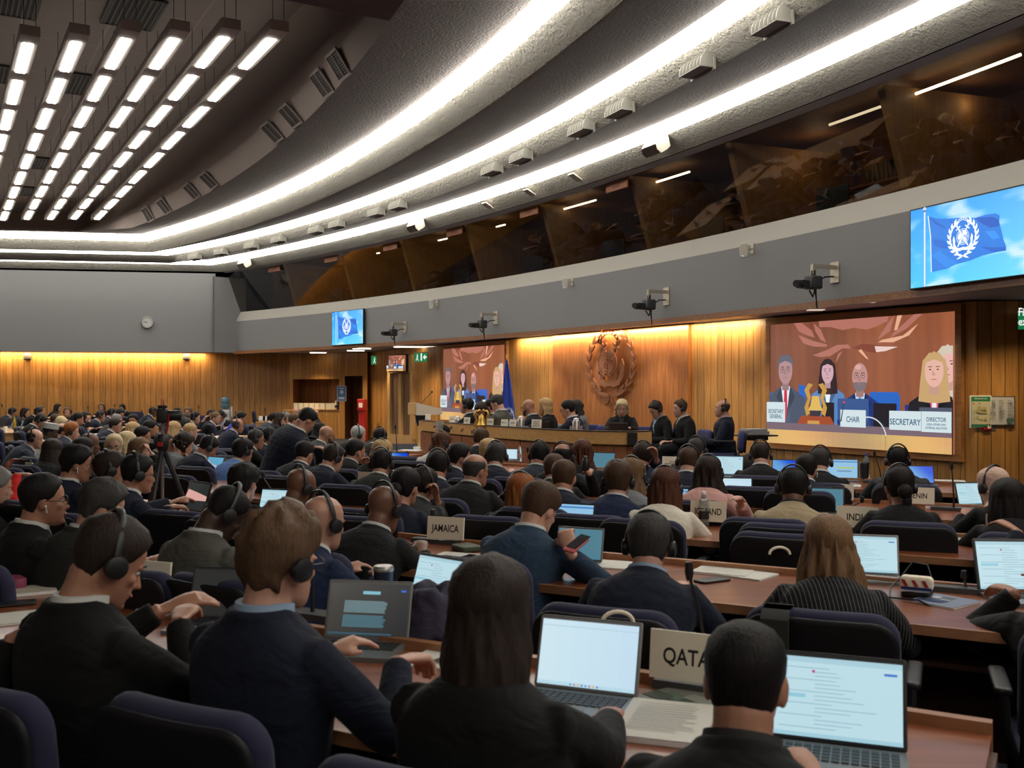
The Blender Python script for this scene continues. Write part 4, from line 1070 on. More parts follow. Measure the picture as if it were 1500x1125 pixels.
# ------------------------------------------------------------------ people
HT = [(0, .018, .072, .040), (.05, .034, .086, .012), (.14, .047, .089, -.025), (.25, .056, .089, -.052), (.38, .063, .087, -.076), (.50, .067, .085, -.090), (.60, .071, .088, -.098), (.72, .074, .084, -.101), (.84, .068, .070, -.091), (.93, .051, .047, -.070), (.985, .028, .018, -.042), (1, .010, -.004, -.018)]
HH = .236
def hrow(z):
    z = max(0, min(1, z))
    for a, b in zip(HT, HT[1:]):
        if z <= b[0]:
            t = (z - a[0]) / (b[0] - a[0]); t = t * t * (3 - 2 * t) * .5 + t * .5
            return [a[k] + (b[k] - a[k]) * t for k in (1, 2, 3)]
def hs_pt(z, a):      # a=0 front, PI back; head frame centred mid-height
    w, yf, yb = hrow(z); c = (yf + yb) / 2; r = (yf - yb) / 2
    ca, sa = math.cos(a), math.sin(a)
    e = .88
    return V((w * math.copysign(abs(sa) ** e, sa), c + r * math.copysign(abs(ca) ** e, ca), (z - .5) * HH))
def head_mb(mb, mx, nose=1.0):
    zs = [0, .03, .07, .12, .18, .25, .32, .4, .48, .56, .64, .72, .79, .85, .9, .94, .97, .99, 1]
    mb.loft([[hs_pt(z, -2 * PI * j / 26) for j in range(26)] for z in zs], mx=mx)
    mb.tube([(0, .080, .010), (0, .092, -.012), (0, .106 * nose, -.034), (0, .084, -.042)], [.007, .009, .0125, .008], 8, mx=mx)
    for sx in (-1, 1):
        mb.ell((sx * .012, .088, -.037), (.009, .010, .007), mx=mx, nu=8, nv=6)
        mb.add(*ear(sx), 0, mx)
        mb.ell((sx * .032, .078, .016), (.024, .010, .006), mx=mx, nu=8, nv=6)
        mb.ell((sx * .040, .062, -.022), (.020, .018, .018), mx=mx, nu=8, nv=6)
    mb.ell((0, .088, -.058), (.024, .010, .006), mx=mx, nu=10, nv=6); mb.ell((0, .087, -.068), (.020, .010, .006), mx=mx, nu=10, nv=6)
    mb.ell((0, .078, -.098), (.022, .018, .014), mx=mx, nu=10, nv=6)
def ear(sx):
    m = MB(); m.ell((0, 0, 0), (.009, .019, .033), mx=tr(sx * .074, -.006, -.008) @ rotz(-sx * .35) @ rotx(-.15) if sx > 0 else tr(sx * .074, -.006, -.008) @ rotz(-sx * .35) @ rotx(-.15), nu=10, nv=8)
    return m.v, m.f
def interp(tab, x):
    if x <= tab[0][0]: return tab[0][1]
    for (a, b), (c, d) in zip(tab, tab[1:]):
        if x <= c: return b + (d - b) * (x - a) / (c - a)
    return tab[-1][1]
LINE = {'short': [(0, .82), (30, .80), (50, .72), (68, .58), (84, .50), (100, .52), (112, .40), (130, .27), (180, .22)],
        'fringe': [(0, .62), (35, .62), (60, .60), (75, .45), (95, .45), (112, .2), (130, .12), (180, .08)],
        'balding': [(0, 1.2), (55, 1.1), (70, .62), (84, .50), (100, .52), (112, .40), (130, .27), (180, .22)],
        'long': [(0, .82), (25, .81), (45, .74), (60, .62), (72, .50), (84, .30), (94, -.1), (180, -.1)],
        'beard': [(0, .30), (20, .26), (45, .30), (70, .42), (80, .45), (90, -.5)]}
def fr_noise(p, f, seed): return noise.noise(V((p.x * f + seed, p.y * f, p.z * f * .6)))
def hair_cap(mb, mx, kind, th, seed, top=1.0, rough=.25, hi=True, crown=0):
    nj = 44 if hi else 28; tab = LINE[kind]
    zs = [0, .06, .12, .18, .24, .3, .36, .42, .48, .54, .6, .66, .72, .78, .84, .89, .93, .965, .99, 1.0]
    rings = []
    for z in zs:
        row = []
        for j in range(nj):
            a = 2 * PI * j / nj; ad = math.degrees(a if a <= PI else 2 * PI - a)
            m = max(0, min(1, (z - interp(tab, ad)) / .07 + .5)); m = m * m * (3 - 2 * m)
            if kind == 'balding': # open crown
                cz = max(0, min(1, (.90 - z) / .20)); m *= cz if ad < 165 else cz
            p = hs_pt(z, -a)
            nrm = V((p.x, p.y + .008, (p.z - .0) * .9)).normalized()
            n_ = 1 + rough * (fr_noise(p, 34, seed) + .6 * fr_noise(p, 80, seed + 5))
            t = th * (1 + (top - 1) * max(0, (z - .6) / .4)) * n_
            if crown and z > .9: pass
            row.append(p + nrm * (t * m - .012 * (1 - m)))
        rings.append(row)
    mb.loft(rings, mx=mx)
def hair_fall(mb, mx, length, seed, flare=.03, a0=72, wav=.006, back=.0, strands=15, hi=True, side=1.0):
    """hair hanging from ear level down; crescent cross-section in head frame (z down)"""
    n = 40 if hi else 24; rings = []; steps = 12 if hi else 8
    for i in range(steps + 1):
        t = i / steps; z = .045 - t * (length + .045)
        row = []
        gr = max(0, -z - .05)
        aa0 = math.radians(a0 + 30 * min(1, t * 1.4))
        rx = .087 * side + flare * t; ryb = -.108 - back * t
        end = 1 - .35 * max(0, (t - .85) / .15)
        for k in range(n + 1):
            a = aa0 + (2 * PI - 2 * aa0) * k / n
            s_ = wav * math.sin(strands * a + 5 * t + seed) + wav * .8 * math.sin(strands * 1.7 * a - 3 * t + seed * 2) + .5 * wav * math.sin(9 * t + seed)
            r = 1 + s_ / .09
            x = math.sin(a) * rx * r * (1 if end > .99 else .97); y = -.006 + (-math.cos(a) * ryb if math.cos(a) < 0 else math.cos(a) * .075) * r
            zz = z + (noise.noise(V((a * 5, seed, 1))) * .03 * t)
            row.append(V((x, y, zz)))
        for k in range(n, -1, -1):
            a = aa0 + (2 * PI - 2 * aa0) * k / n
            f = .72 if end > .99 else .9
            row.append(V((math.sin(a) * rx * f, -.006 + (-math.cos(a) * ryb if math.cos(a) < 0 else math.cos(a) * .075) * f, z)))
        rings.append(row)
    mb.loft(rings, mx=mx)

def remesh(mb, vox, smooth=6, name='m', fac=.5):
    me = mb.mesh(name, [], smooth=False)
    o = bpy.data.objects.new('tmp', me); COL.objects.link(o)
    r = o.modifiers.new('r', 'REMESH'); r.mode = 'VOXEL'; r.voxel_size = vox; r.use_smooth_shade = True
    if smooth: s_ = o.modifiers.new('s', 'SMOOTH'); s_.iterations = smooth; s_.factor = fac
    dg = bpy.context.evaluated_depsgraph_get()
    out = bpy.data.meshes.new_from_object(o.evaluated_get(dg))
    bpy.data.objects.remove(o); bpy.data.meshes.remove(me); out.name = name
    return out

# shared small parts, in head frame
def shared():
    S = {}
    m = MB(); pts = []
    for k in range(17):
        a = PI * k / 16; pts.append((math.cos(a) * .090, -.012 - .01 * math.sin(a), .0 + math.sin(a) * .142 - .0))
    m.tube(pts, .0065, 6, flat=1.6); S['band'] = m.mesh('headset', BLACK)
    for sx in (-1, 1):
        m = MB(); m.lathe([(.020, 0), (.032, .003), (.034, .012), (.030, .024), (.018, .028)], 16, mx=tr(sx * .079, -.006, -.006) @ roty(sx * PI / 2)); S['cup%d' % sx] = m.mesh('earpiece', BLACK)
        m = MB(); m.ell((sx * .031, .071, .0), (.0135, .011, .0085), nu=10, nv=6); S['eye%d' % sx] = m.mesh('eye', pmat('eye_white', (.62, .58, .55), .3))
        m = MB(); m.ell((sx * .031, .0805, .0), (.0055, .003, .0058), nu=8, nv=6); S['iris%d' % sx] = m.mesh('iris', pmat('iris_dark', (.02, .012, .01), .3))
        m = MB(); m.tube([(sx * .014, .0905, .020), (sx * .030, .0885, .026), (sx * .047, .077, .021)], [.0028, .0036, .002], 6); S['brow%d' % sx] = m
        m = MB(); m.ell((sx * .081, .004, -.02), (.006, .006, .006), nu=8, nv=6); m.tube([(sx * .083, .006, -.024), (sx * .08, .012, -.05)], .0025, 5); S['bud%d' % sx] = m.mesh('earbud', pmat('earbud_white', (.7, .7, .7), .4))
    m = MB(); m.ell((0, .0945, -.063), (.023, .006, .0065), nu=10, nv=6); S['lips'] = m.mesh('lips', pmat('lip_skin', (.36, .12, .10), .5))
    m = MB()
    for sx in (-1, 1):
        c = [(sx * .033 + .025 * math.cos(t), .100 - abs(math.cos(t) * sx + 0) * .0, .0 + .019 * math.sin(t)) for t in [2 * PI * k / 16 for k in range(17)]]
        m.tube(c, .0022, 5)
        m.tube([(sx * .058, .098, .004), (sx * .078, .06, .004), (sx * .083, 0, .006)], .002, 5)
    m.tube([(-.009, .102, .004), (.009, .102, .004)], .002, 5); S['glasses'] = m.mesh('glasses', BLACK)
    # seated legs: origin at floor under the hips, facing +Y, hips at z=.5
    m = MB(); m.ell((0, -.02, .53), (.175, .14, .11))
    for sx in (-1, 1):
        m.tube([(sx * .09, 0, .53), (sx * .11, .2, .55), (sx * .12, .40, .53), (sx * .12, .45, .50), (sx * .12, .44, .42), (sx * .115, .40, .25), (sx * .11, .38, .10)], [.085, .088, .075, .068, .064, .056, .048], 12)
    S['legs'] = remesh(m, .018, 4, 'trousers')
    for sx in (-1, 1):
        m = MB(); m.ell((sx * .112, .44, .045), (.048, .135, .042)); m.box((sx * .112, .43, .012), (.085, .25, .024)); m.tube([(sx * .112, .385, .06), (sx * .112, .38, .12)], .042, 10)
        S['shoe%d' % sx] = m.mesh('shoe', pmat('black_leather', (.015, .013, .012), .35))
    return S
SH = shared()
SKINS = {'l': (.52, .29, .21), 'm': (.40, .20, .13), 't': (.32, .16, .095), 'b': (.16, .075, .045), 'd': (.055, .028, .018)}
HAIRS = {'k': (.012, .010, .010), 'dk': (.03, .020, .016), 'br': (.07, .038, .022), 'lb': (.16, .09, .045), 'cb': (.115, .065, .036), 'bl': (.46, .30, .14), 'pb': (.60, .46, .26), 'r': (.27, .085, .022), 'au': (.085, .030, .016), 'g': (.20, .19, .18), 'dg': (.045, .042, .04), 'w': (.42, .41, .39), 'om': (.20, .11, .055)}
SUITS = {'k': (.0045, .0045, .005), 'n': (.008, .011, .024), 'bn': (.009, .017, .05), 'sb': (.022, .044, .080), 'g': (.036, .037, .038), 'dg': (.010, .0105, .0115), 'ol': (.075, .072, .060), 'be': (.36, .28, .17), 'cr': (.66, .60, .50), 'pk': (.55, .30, .27), 'w': (.55, .54, .50), 'lb': (.12, .24, .55), 'rb': (.02, .04, .35), 'red': (.55, .02, .015), 'lg': (.16, .17, .18), 'gr': (.015, .0165, .014), 'bg': (.026, .034, .05)}

def ik(s, w, l1, l2, hint):
    d = w - s; L_ = d.length
    if L_ > (l1 + l2) * .995: w = s + d * ((l1 + l2) * .995 / L_); d = w - s; L_ = d.length
    a = (l1 * l1 - l2 * l2 + L_ * L_) / (2 * L_); h = math.sqrt(max(0, l1 * l1 - a * a))
    u = d.normalized(); hv = (hint - u * hint.dot(u)).normalized()
    return s + u * a + hv * h, w
def hand(mb, wrist, fwd, up, sx, curl=.5, sc=1.0):
    """palm from wrist along fwd; up = back of the hand; sx=+1 right hand (thumb towards -side)"""
    f = fwd.normalized(); u = (up - f * up.dot(f)).normalized(); r = f.cross(u).normalized()
    mx = M4(((r.x, f.x, u.x, wrist.x), (r.y, f.y, u.y, wrist.y), (r.z, f.z, u.z, wrist.z), (0, 0, 0, 1)))
    k = sc
    mb.tube([(0, -.03 * k, 0), (0, .005 * k, 0), (0, .045 * k, 0), (0, .085 * k, -.002)], [.026 * k, .032 * k, .041 * k, .040 * k], 10, mx=mx, flat=.40)
    for i, (x, l_) in enumerate(((-.030, .070), (-.010, .080), (.010, .076), (.029, .060))):
        x *= k * sx * -1 * -1; l_ *= k
        c1 = curl * .9 + i * .05; c2 = curl * 1.7 + i * .07
        p0 = V((x, .078 * k, 0)); p1 = p0 + V((x * .12, math.cos(c1) * l_ * .52, -math.sin(c1) * l_ * .52)); p2 = p1 + V((0, math.cos(c2) * l_ * .5, -math.sin(c2) * l_ * .5))
        mb.tube([p0, p1, p2], [.0098 * k, .0088 * k, .0072 * k], 8, mx=mx)
    tx = -sx
    mb.tube([(tx * .022 * k, .02 * k, -.004), (tx * .048 * k, .048 * k, -.016 * k), (tx * .052 * k, .078 * k, -.024 * k)], [.013 * k, .0105 * k, .008 * k], 8, mx=mx)

def ring(c, R_, F_, U_, rx, ry, n=20, e=.85, yo=0):
    out = []
    for j in range(n):
        a = 2 * PI * j / n; ca, sa = math.cos(a), math.sin(a)
        out.append(c + R_ * (rx * math.copysign(abs(sa) ** e, sa)) + F_ * (ry * math.copysign(abs(ca) ** e, ca) + yo))
    return out
TOR = [(0, .172, .125, 0), (.12, .168, .125, 0), (.3, .168, .120, 0), (.5, .182, .124, .005), (.68, .198, .130, .008), (.78, .198, .122, .004), (.85, .178, .108, -.004), (.91, .142, .092, -.010), (.96, .104, .078, -.012), (.99, .082, .068, -.012), (1.02, .066, .062, -.010)]
PEOPLE = []
def person(key, x, y, s, who, yaw=27, b=None, pitch=10, hair='short', hc='dk', sk='m', suit='k', shirt='w', tie=None, hs=0, gl=0, bud=0, female=0, th=.013, top=1.0, rough=.25, fall=.14, zf=0, w=1.0, hands=None, grp=None, pos=None, chair=1, beard=None, stripe=0, curl=.5, roll=0, seat=True, extra=None, flare=.03, hairback=0, lowarms=False, vox=None, hint=None, wav=.006, legs=True, cat='person', curlh=.5, lf=.8):
    if b is None: b = yaw * .7 + 27 * .3 if -60 < yaw < 130 else yaw
    s0_ = s
    if zf == 0 and seat and key not in ('gla', 'wavy', 'ear', 'lap', 'hs7', 'gry0', 'redge', 'scarf', 'edge', 'redc') and y < 713:
        s = min(s, (y - HY) / .47) if x >= 600 else max(50, (y - HY) / .50)
    if key in ('ear', 'lap', 'hs7'): s *= .95
    d = F / s; q_ = s0_ / s
    if hands and seat: hands = {k_: (V((0, 0, CZ)) + (V(v_[0]) - V((0, 0, CZ))) * q_,) + tuple(v_[1:]) for k_, v_ in hands.items()}
    hm = rotz(-math.radians(yaw)) @ roty(math.radians(roll)) @ rotx(-math.radians(pitch))
    topv = hm @ V((0, -.02, HH / 2 + (.012 if hair != 'bald' else 0)))
    P0 = at(x, y, d); hc0 = P0 - V((0, 0, topv.z)) if pos is None else V(pos)
    # pixel x is the middle of the head
    HMX = M4.Translation(hc0) @ hm
    ba = math.radians(b); Fv = V((math.sin(ba), math.cos(ba), 0)); Rv = V((math.cos(ba), -math.sin(ba), 0))
    hm2 = rotz(-math.radians(yaw)) @ rotx(-math.radians(pitch) * .55)
    nb = hc0 + (hm2 @ V((0, -.045, -.116))) * 1.0
    k = .92 if female else 1.0; k *= w
    Lt = .50 * (.95 if female else 1)
    if seat:
        hz = zf + .52
        dz = nb.z - hz
        if dz > Lt: hz = max(nb.z - Lt * 1.12, hz); lean = .0
        else: lean = math.sqrt(max(0, Lt * Lt - dz * dz))
        lean = min(lean, .36) * lf
        hip = V((nb.x, nb.y, hz)) - Fv * lean
    else:
        hip = V(pos_hip[key])
    U_ = (nb - hip).normalized(); Fw = (Fv - U_ * Fv.dot(U_)).normalized(); Rw = Fw.cross(U_).normalized()
    if Rw.dot(Rv) < 0: Rw = -Rw
    org = V((hip.x, hip.y, zf if seat else 0))
    T = lambda p: p - org
    near = s > 240
    vx = vox or (.0055 if s > 500 else .0075 if s > 290 else .009 if s > 200 else .0115 if s > 130 else .0135)
    L_ = nb - hip; bul = -Fw * (.035 if L_.length and abs(U_.z) < .97 else .01)
    def cpt(t): return hip + L_ * t + bul * math.sin(PI * max(0, min(1, t)))
    sh = {}
    for sx in (-1, 1): sh[sx] = cpt(.815) + Rw * (sx * .172 * k) - Fw * .008
    arms = {}
    for sx in (-1, 1):
        hd = (hands or {}).get(sx)
        if hd is None:
            if lowarms: wv = hip + Fv * .26 + Rv * (sx * .10) + V((0, 0, .12))
            else:
                wv = V((hip.x, hip.y, zf + .80)) + Fv * (.47) + Rv * (sx * .13)
        else: wv = V(hd[0])
        hn = V((0, 0, -1)) * .8 + Rv * (sx * .7) - Fv * .15 if not hint or sx not in hint else V(hint[sx])
        e_, wv = ik(sh[sx], wv, .285 * (.95 if female else 1), .255, hn)
        arms[sx] = (e_, wv)
    # body: one continuous skin
    mb = MB()
    head_mb(mb, tr(-org) @ HMX, 1.0 if not female else .97)
    nk = HMX @ V((0, -.028, -.045)); nk0 = HMX @ V((0, -.03, -.01)); nr = .052 if female else .060
    mb.tube([T(nk0), T(nk), T(nk.lerp(nb, .5)), T(nb), T(cpt(.93))], [nr * .8, nr, nr * .98, nr * 1.08, nr * 1.35], 14)
    f_ = .80
    mb.loft([[T(p) for p in ring(cpt(t) + Fw * yo, Rw, Fw, U_, rx * k * f_ * (1 if t < .9 else .95), ry * k * f_, 16)] for t, rx, ry, yo in TOR if t < 1.0])
    for sx in (-1, 1):
        e_, wv = arms[sx]
        mb.tube([T(cpt(.78)), T(sh[sx]), T(sh[sx].lerp(e_, .5)), T(e_), T(e_.lerp(wv, .35)), T(wv)], [.04, .042, .040, .034, .034, .025], 10)
        hd = (hands or {}).get(sx)
        fd = (wv - e_).normalized() if hd is None or hd[1] is None else V(hd[1]).normalized()
        if hd is None: fd = (fd + Fv * .6 + V((0, 0, -.1)) - Rv * sx * .2).normalized()
        upv = V((0, 0, 1)) if hd is None or len(hd) < 3 else V(hd[2])
        hand(mb, T(wv + fd * .03), fd, upv, sx, curlh if hd is None or len(hd) < 4 else hd[3], 1.0 if not female else .9)
    me = remesh(mb, vx, 3 if vx < .008 else 2, 'person', .4)
    me.materials.append(skin(SKINS[sk]))
    o = bpy.data.objects.new(cat, me); COL.objects.link(o); o.location = org
    tag(o, who, 'person', grp)
    hl = tr(-org) @ HMX
    # jacket
    mb = MB(); cm = .012
    rings = []
    for t, rx, ry, yo in TOR:
        if t > 1: continue
        rings.append([T(p) for p in ring(cpt(t - (.05 if t == 0 else 0)) + Fw * yo, Rw, Fw, U_, rx * k + cm, ry * k + cm, 22)])
    mb.loft(rings)
    sl = 1.0 if not (extra == 'shortsleeve') else .55
    for sx in (-1, 1):
        e_, wv = arms[sx]; w1 = e_.lerp(wv, .93 if sl == 1 else .0)
        pts = [cpt(.80) + Rw * sx * .08, sh[sx], sh[sx].lerp(e_, .5) + V((0, 0, .003)), sh[sx].lerp(e_, .85), e_, e_.lerp(wv, .2), e_.lerp(wv, .6), w1]
        rr = [.056, .063 * k, .062 * k, .058 * k, .055 * k, .054 * k, .047, .040]
        if sl < 1: pts = pts[:5]; rr = rr[:5]
        mb.tube([T(p) for p in pts], rr, 12)
    # collar roll
    if shirt != 'none':
        cr = []
        for j in range(17):
            a = math.radians(35 + 290 * j / 16); ca, sa = math.cos(a), math.sin(a)
            cr.append(T(nb + U_ * (-.004 - .036 * (ca > 0) * ca) + Rw * (.078 * sa) * k + Fw * (.078 * ca - .006)))
        mb.tube(cr, .019, 8)
    # skirt of the jacket over the seat
    me = remesh(mb, max(vx, .008) if s > 290 else vx, 5 if s > 200 else 3, 'jacket', .5)
    me.materials.append(cloth(SUITS[suit], stripe))
    nmj = {'cr': 'blouse', 'w': 'blouse', 'lb': 'sweater'}.get(suit, 'jacket')
    j_ = bpy.data.objects.new(nmj, me); COL.objects.link(j_); j_.parent = o
    # shirt collar band
    if shirt and shirt != 'none' and suit not in ('w',):
        mb = MB(); rr_ = nr * 1.1 + .007
        ncd = (nk - nb).normalized()
        ra = []
        for (dz, r_) in ((-.028, rr_ + .012), (.0, rr_ + .008), (.027, rr_ + .003)):
            ra.append([T(nb + ncd * dz - Fw * .004 + Rw * (r_ * math.sin(t)) + Fw * (r_ * math.cos(t)) + ncd * (-.018 * max(0, math.cos(t)))) for t in [2 * PI * q / 20 for q in range(20)]])
        mb.loft(ra)
        shc = {'w': (.62, .62, .60), 'b': (.26, .36, .50), 'k': (.02, .02, .02), 'cr': (.66, .58, .42), 'p': (.6, .38, .38)}.get(shirt, (.6, .6, .6))
        mb.obj('shirt_collar', pmat('shirt_' + shirt, shc, .8), o)
        # shirt front + tie where the chest can be seen
        fc = Fv.dot(V((x - 750, F, 0)).normalized())
        if fc < .55:
            a_, b_ = [], []
            for t in (.50, .62, .74, .84, .92, .985):
                q = min(range(len(TOR)), key=lambda i: abs(TOR[i][0] - t)); ryy = interp([(r[0], r[2]) for r in TOR], t) * k + cm; wd = .004 + .055 * max(0, (t - .50) / .48)
                c = cpt(t) + Fw * (interp([(r[0], r[3]) for r in TOR], t))
                row = []
                for u in (-1, -.5, 0, .5, 1):
                    row.append(T(c + Rw * (wd * u) + Fw * (ryy * (1 - .10 * u * u * (wd / .05)) + .004)))
                a_.append(row)
            mb = MB(); back = [[p - Fw * .02 for p in r] for r in a_]
            mb.loft([r + list(reversed(q)) for r, q in zip(a_, back)])
            mb.obj('shirt_front', pmat('shirt_' + shirt, shc, .8), o)
            if tie:
                mb = MB(); rws = []
                for i, r in enumerate(a_):
                    wd = [.018, .02, .018, .015, .012, .014][i]; c = r[2] + Fw * .006
                    rws.append([c - Rw * wd, c + Rw * wd, c + Rw * wd - Fw * .02, c - Rw * wd - Fw * .02])
                mb.loft(rws); mb.obj('tie', pmat('tie_' + str(tie), tie, .6), o)
    # hair
    mb = MB(); hi = s > 160; seed = (x * 7 + y * 3) % 97
    hmts = HAIRS[hc]; long_ = hair in ('long', 'bob', 'bun', 'pony', 'fallback')
    if hair == 'short': hair_cap(mb, hl, 'short', th, seed, top, rough, hi)
    elif hair == 'buzz': hair_cap(mb, hl, 'short', .005, seed, 1, .1, hi)
    elif hair == 'balding': hair_cap(mb, hl, 'balding', .009, seed, 1, .2, hi)
    elif hair == 'bald': mb = None
    elif hair == 'long' or hair == 'bob':
        hair_cap(mb, hl, 'long', .018, seed, 1.05, rough, hi); hair_fall(mb, hl, fall, seed, flare, hi=hi, back=hairback, wav=wav, strands=13)
    elif hair == 'bun':
        hair_cap(mb, hl, 'short', .015, seed, 1, rough, hi); mb.ell((0, -.125, -.02), (.045, .035, .045), mx=hl); mb.ell((0.01, -.12, -.075), (.03, .025, .05), mx=hl)
    elif hair == 'pony':
        hair_cap(mb, hl, 'short', .015, seed, 1, rough, hi); mb.tube([(0, -.11, .03), (0, -.15, 0), (0, -.145, -.08), (0, -.12, -.18)], [.02, .03, .03, .012], 10, mx=hl)
    elif hair in ('hijab', 'kufi'): mb = None
    if mb is not None:
        ho = mb.obj('hair', hairm(hmts), o, smooth=80)
    if hair == 'hijab':
        mb = MB(); hair_cap(mb, hl, 'long', .016, seed, 1, .05, hi); mb.tube([tuple(hl @ V((0, -.02, -.02))), tuple(hl @ V((0, -.03, -.10))), tuple(T(nb)), tuple(T(cpt(.86)))], [.092, .085, .105, .15], 18)
        me = remesh(mb, .010, 6, 'headscarf'); me.materials.append(cloth((.62, .42, .33) if hc == 'pk' or hc == 'lb' else (.012, .011, .012)))
        q = bpy.data.objects.new('headscarf', me); COL.objects.link(q); q.parent = o
    if hair == 'kufi':
        mb = MB(); hair_cap(mb, hl, 'short', .006, seed, 1, .05, hi); mb.obj('hair', hairm(HAIRS['k']), o)
        mb = MB(); mb.loft([[hs_pt(.72, -a) * 1.12 + V((0, 0, 0)) for a in [2 * PI * q / 24 for q in range(24)]], [hs_pt(.72, -a) * 1.12 + V((0, 0, .075)) for a in [2 * PI * q / 24 for q in range(24)]]], mx=hl); mb.obj('cap', pmat('cap_grey', (.42, .42, .40), .8, var=.3, bs=60), o)
    if beard:
        mb = MB(); hair_cap(mb, hl, 'beard', .007, seed, 1, .2, hi)
        # invert mask: beard covers below the line
        mb = MB(); nj = 32; rings = []
        for z in (0, .05, .1, .16, .22, .28, .34, .4):
            row = []
            for j in range(nj):
                a = 2 * PI * j / nj; ad = math.degrees(a if a <= PI else 2 * PI - a)
                lim = interp([(0, .30), (25, .26), (50, .30), (75, .40), (88, .45)], ad)
                m_ = max(0, min(1, (lim - z) / .06 + .5)) * max(0, min(1, (88 - ad) / 8))
                p = hs_pt(z, -a); nrm = V((p.x, p.y, -.02)).normalized(); row.append(p + nrm * (.006 * m_ - .012 * (1 - m_)))
            rings.append(row)
        mb.loft(rings, mx=hl); mb.obj('beard', hairm(HAIRS[beard]), o)
    if hs:
        e = inst('headset', SH['band'], o, hl @ (rotx(.15) if hs == 1 else rotx(.0)) @ M4.Diagonal((1.03, 1, 1.02, 1)))
        for sx in (-1, 1):
            if hs == 1 or sx == 1: inst('earpiece', SH['cup%d' % sx], e, M4.Diagonal((1 / 1.03, 1, 1 / 1.02, 1)) @ rotx(-.15))
    if bud: inst('earbud', SH['bud%d' % bud], o, hl)
    fdir = (hm @ V((0, 1, 0))); vdir = V((x - 750, F, 0)).normalized()
    if fdir.dot(vdir) < .45:
        for sx in (-1, 1):
            e = inst('eye', SH['eye%d' % sx], o, hl); inst('iris', SH['iris%d' % sx], e)
            bk_ = 'brow%d_%s' % (sx, hc)
            if bk_ not in SH: SH[bk_] = SH['brow%d' % sx].mesh('eyebrow', hairm(tuple(min(.12, c * .7) for c in HAIRS.get(hc, (.05, .03, .02)))))
            inst('eyebrow', SH[bk_], o, hl)
        inst('lips', SH['lips'], o, hl)
    if gl: inst('glasses', SH['glasses'], o, hl)
    if seat and legs:
        lg = bpy.data.objects.new('trousers', SH['legs']); COL.objects.link(lg); lg.parent = o; lg.matrix_local = rotz(-ba)
        if not lg.data.materials: lg.data.materials.append(None)
        lg.material_slots[0].link = 'OBJECT'; lg.material_slots[0].material = cloth(SUITS[suit if suit not in ('cr', 'pk', 'w', 'lb', 'red', 'rb', 'be') else 'k'])
        for sx in (-1, 1): inst('shoe', SH['shoe%d' % sx], o, rotz(-ba))
    PEOPLE.append(dict(key=key, o=o, hip=hip, F=Fv, R=Rv, b=b, who=who, s=s, zf=zf, chair=chair, nb=nb, lean=lean if seat else 0, x=x, y=y))
    return o
# ------------------------------------------------------------------ who sits where
# d in metres for hand targets
pos_hip = {}
g1, g2, g3 = 'delegates in the nearest row', 'delegates in the second row', 'delegates in the middle rows'
g4, g5, gp = 'delegates in the left block', 'delegates in the far rows', 'people seated on the podium'
# nearest row
person('por', 160, 757, 530, 'man in black suit with headset leaning over papers behind PORTUGAL plate', yaw=52, b=34, pitch=28, hc='dk', top=1.15, sk='m', hs=1, grp=g1, th=.014,
       hands={1: (at(262, 908, 2.95), (-.1, 1, .1), (0, -.3, 1), .5), -1: (at(236, 893, 3.1), (.9, .5, .25), (-.1, -.5, 1), .4)})
person('edge', -85, 800, 480, 'person at the left frame edge of whom a black sleeve and hand show', yaw=30, hc='k', grp=g1, hands={1: (at(22, 930, 2.75), (.6, .6, .2), (0, 0, 1)), -1: (at(-60, 930, 3.0), None)})
person('navy', 411, 752, 560, 'man with tousled brown hair, headset and glasses typing in navy suit', yaw=38, b=28, pitch=6, hc='cb', th=.024, top=1.7, rough=.75, sk='l', hs=1, gl=1, suit='n', shirt='b', grp=g1,
       hands={1: (at(583, 967, 2.72), (.45, .8, -.15), (-.2, -.2, 1), .7), -1: (at(470, 960, 2.95), None)}, hint={1: (.5, -.3, -.8)})
person('bob', 718, 815, 660, 'woman with straight dark brown bob in black jacket, seen from behind', yaw=14, b=24, pitch=4, hair='bob', hc='dk', female=1, suit='k', shirt='none', fall=.150, flare=.022, wav=.0022, grp=g1, w=1.04, hairback=.01, th=.03)
person('qat', 1092, 905, 735, 'short haired man in black suit beside QATAR plate, nearest the camera', yaw=20, b=20, pitch=8, hc='k', th=.008, rough=.15, sk='m', grp=g1, shirt='k')
# second row
person('gla', 64, 692, 315, 'man in black suit with glasses and earphone at far left of second row', yaw=62, b=48, pitch=2, hc='k', sk='m', gl=1, bud=1, grp=g2)
person('wavy', 150, 704, 318, 'grey wavy haired man in dark green-grey suit with earphone', yaw=62, b=45, pitch=20, hc='dg', th=.02, top=1.3, rough=.5, suit='gr', bud=1, grp=g2, sk='l')
person('afr', 330, 716, 330, 'man in olive grey suit with close cropped hair and headset bowing his head', yaw=58, b=32, pitch=42, hair='buzz', hc='k', sk='d', suit='ol', hs=1, grp=g2)
person('bald', 474, 726, 335, 'bald man with headset in bright navy suit and white collar', yaw=40, b=36, pitch=8, hair='bald', sk='l', suit='bn', hs=1, grp=g2, tie=(.4, .3, .02))
person('jam', 563, 712, 300, 'bald man with headset in black suit beside JAMAICA plate', yaw=34, b=26, pitch=15, hair='bald', sk='b', suit='dg', hs=1, grp=g2)
person('tab', 790, 710, 335, 'man in slate blue suit holding a red phone over his tablet', yaw=38, b=26, pitch=30, hc='br', th=.016, top=1.6, sk='l', suit='sb', grp=g2,
       hands={1: (at(836, 812, 4.05), (-.2, .6, .9), (-.3, -.9, .5), .9), -1: (at(790, 830, 4.5), None)}, hint={1: (.9, -.3, -.6)})
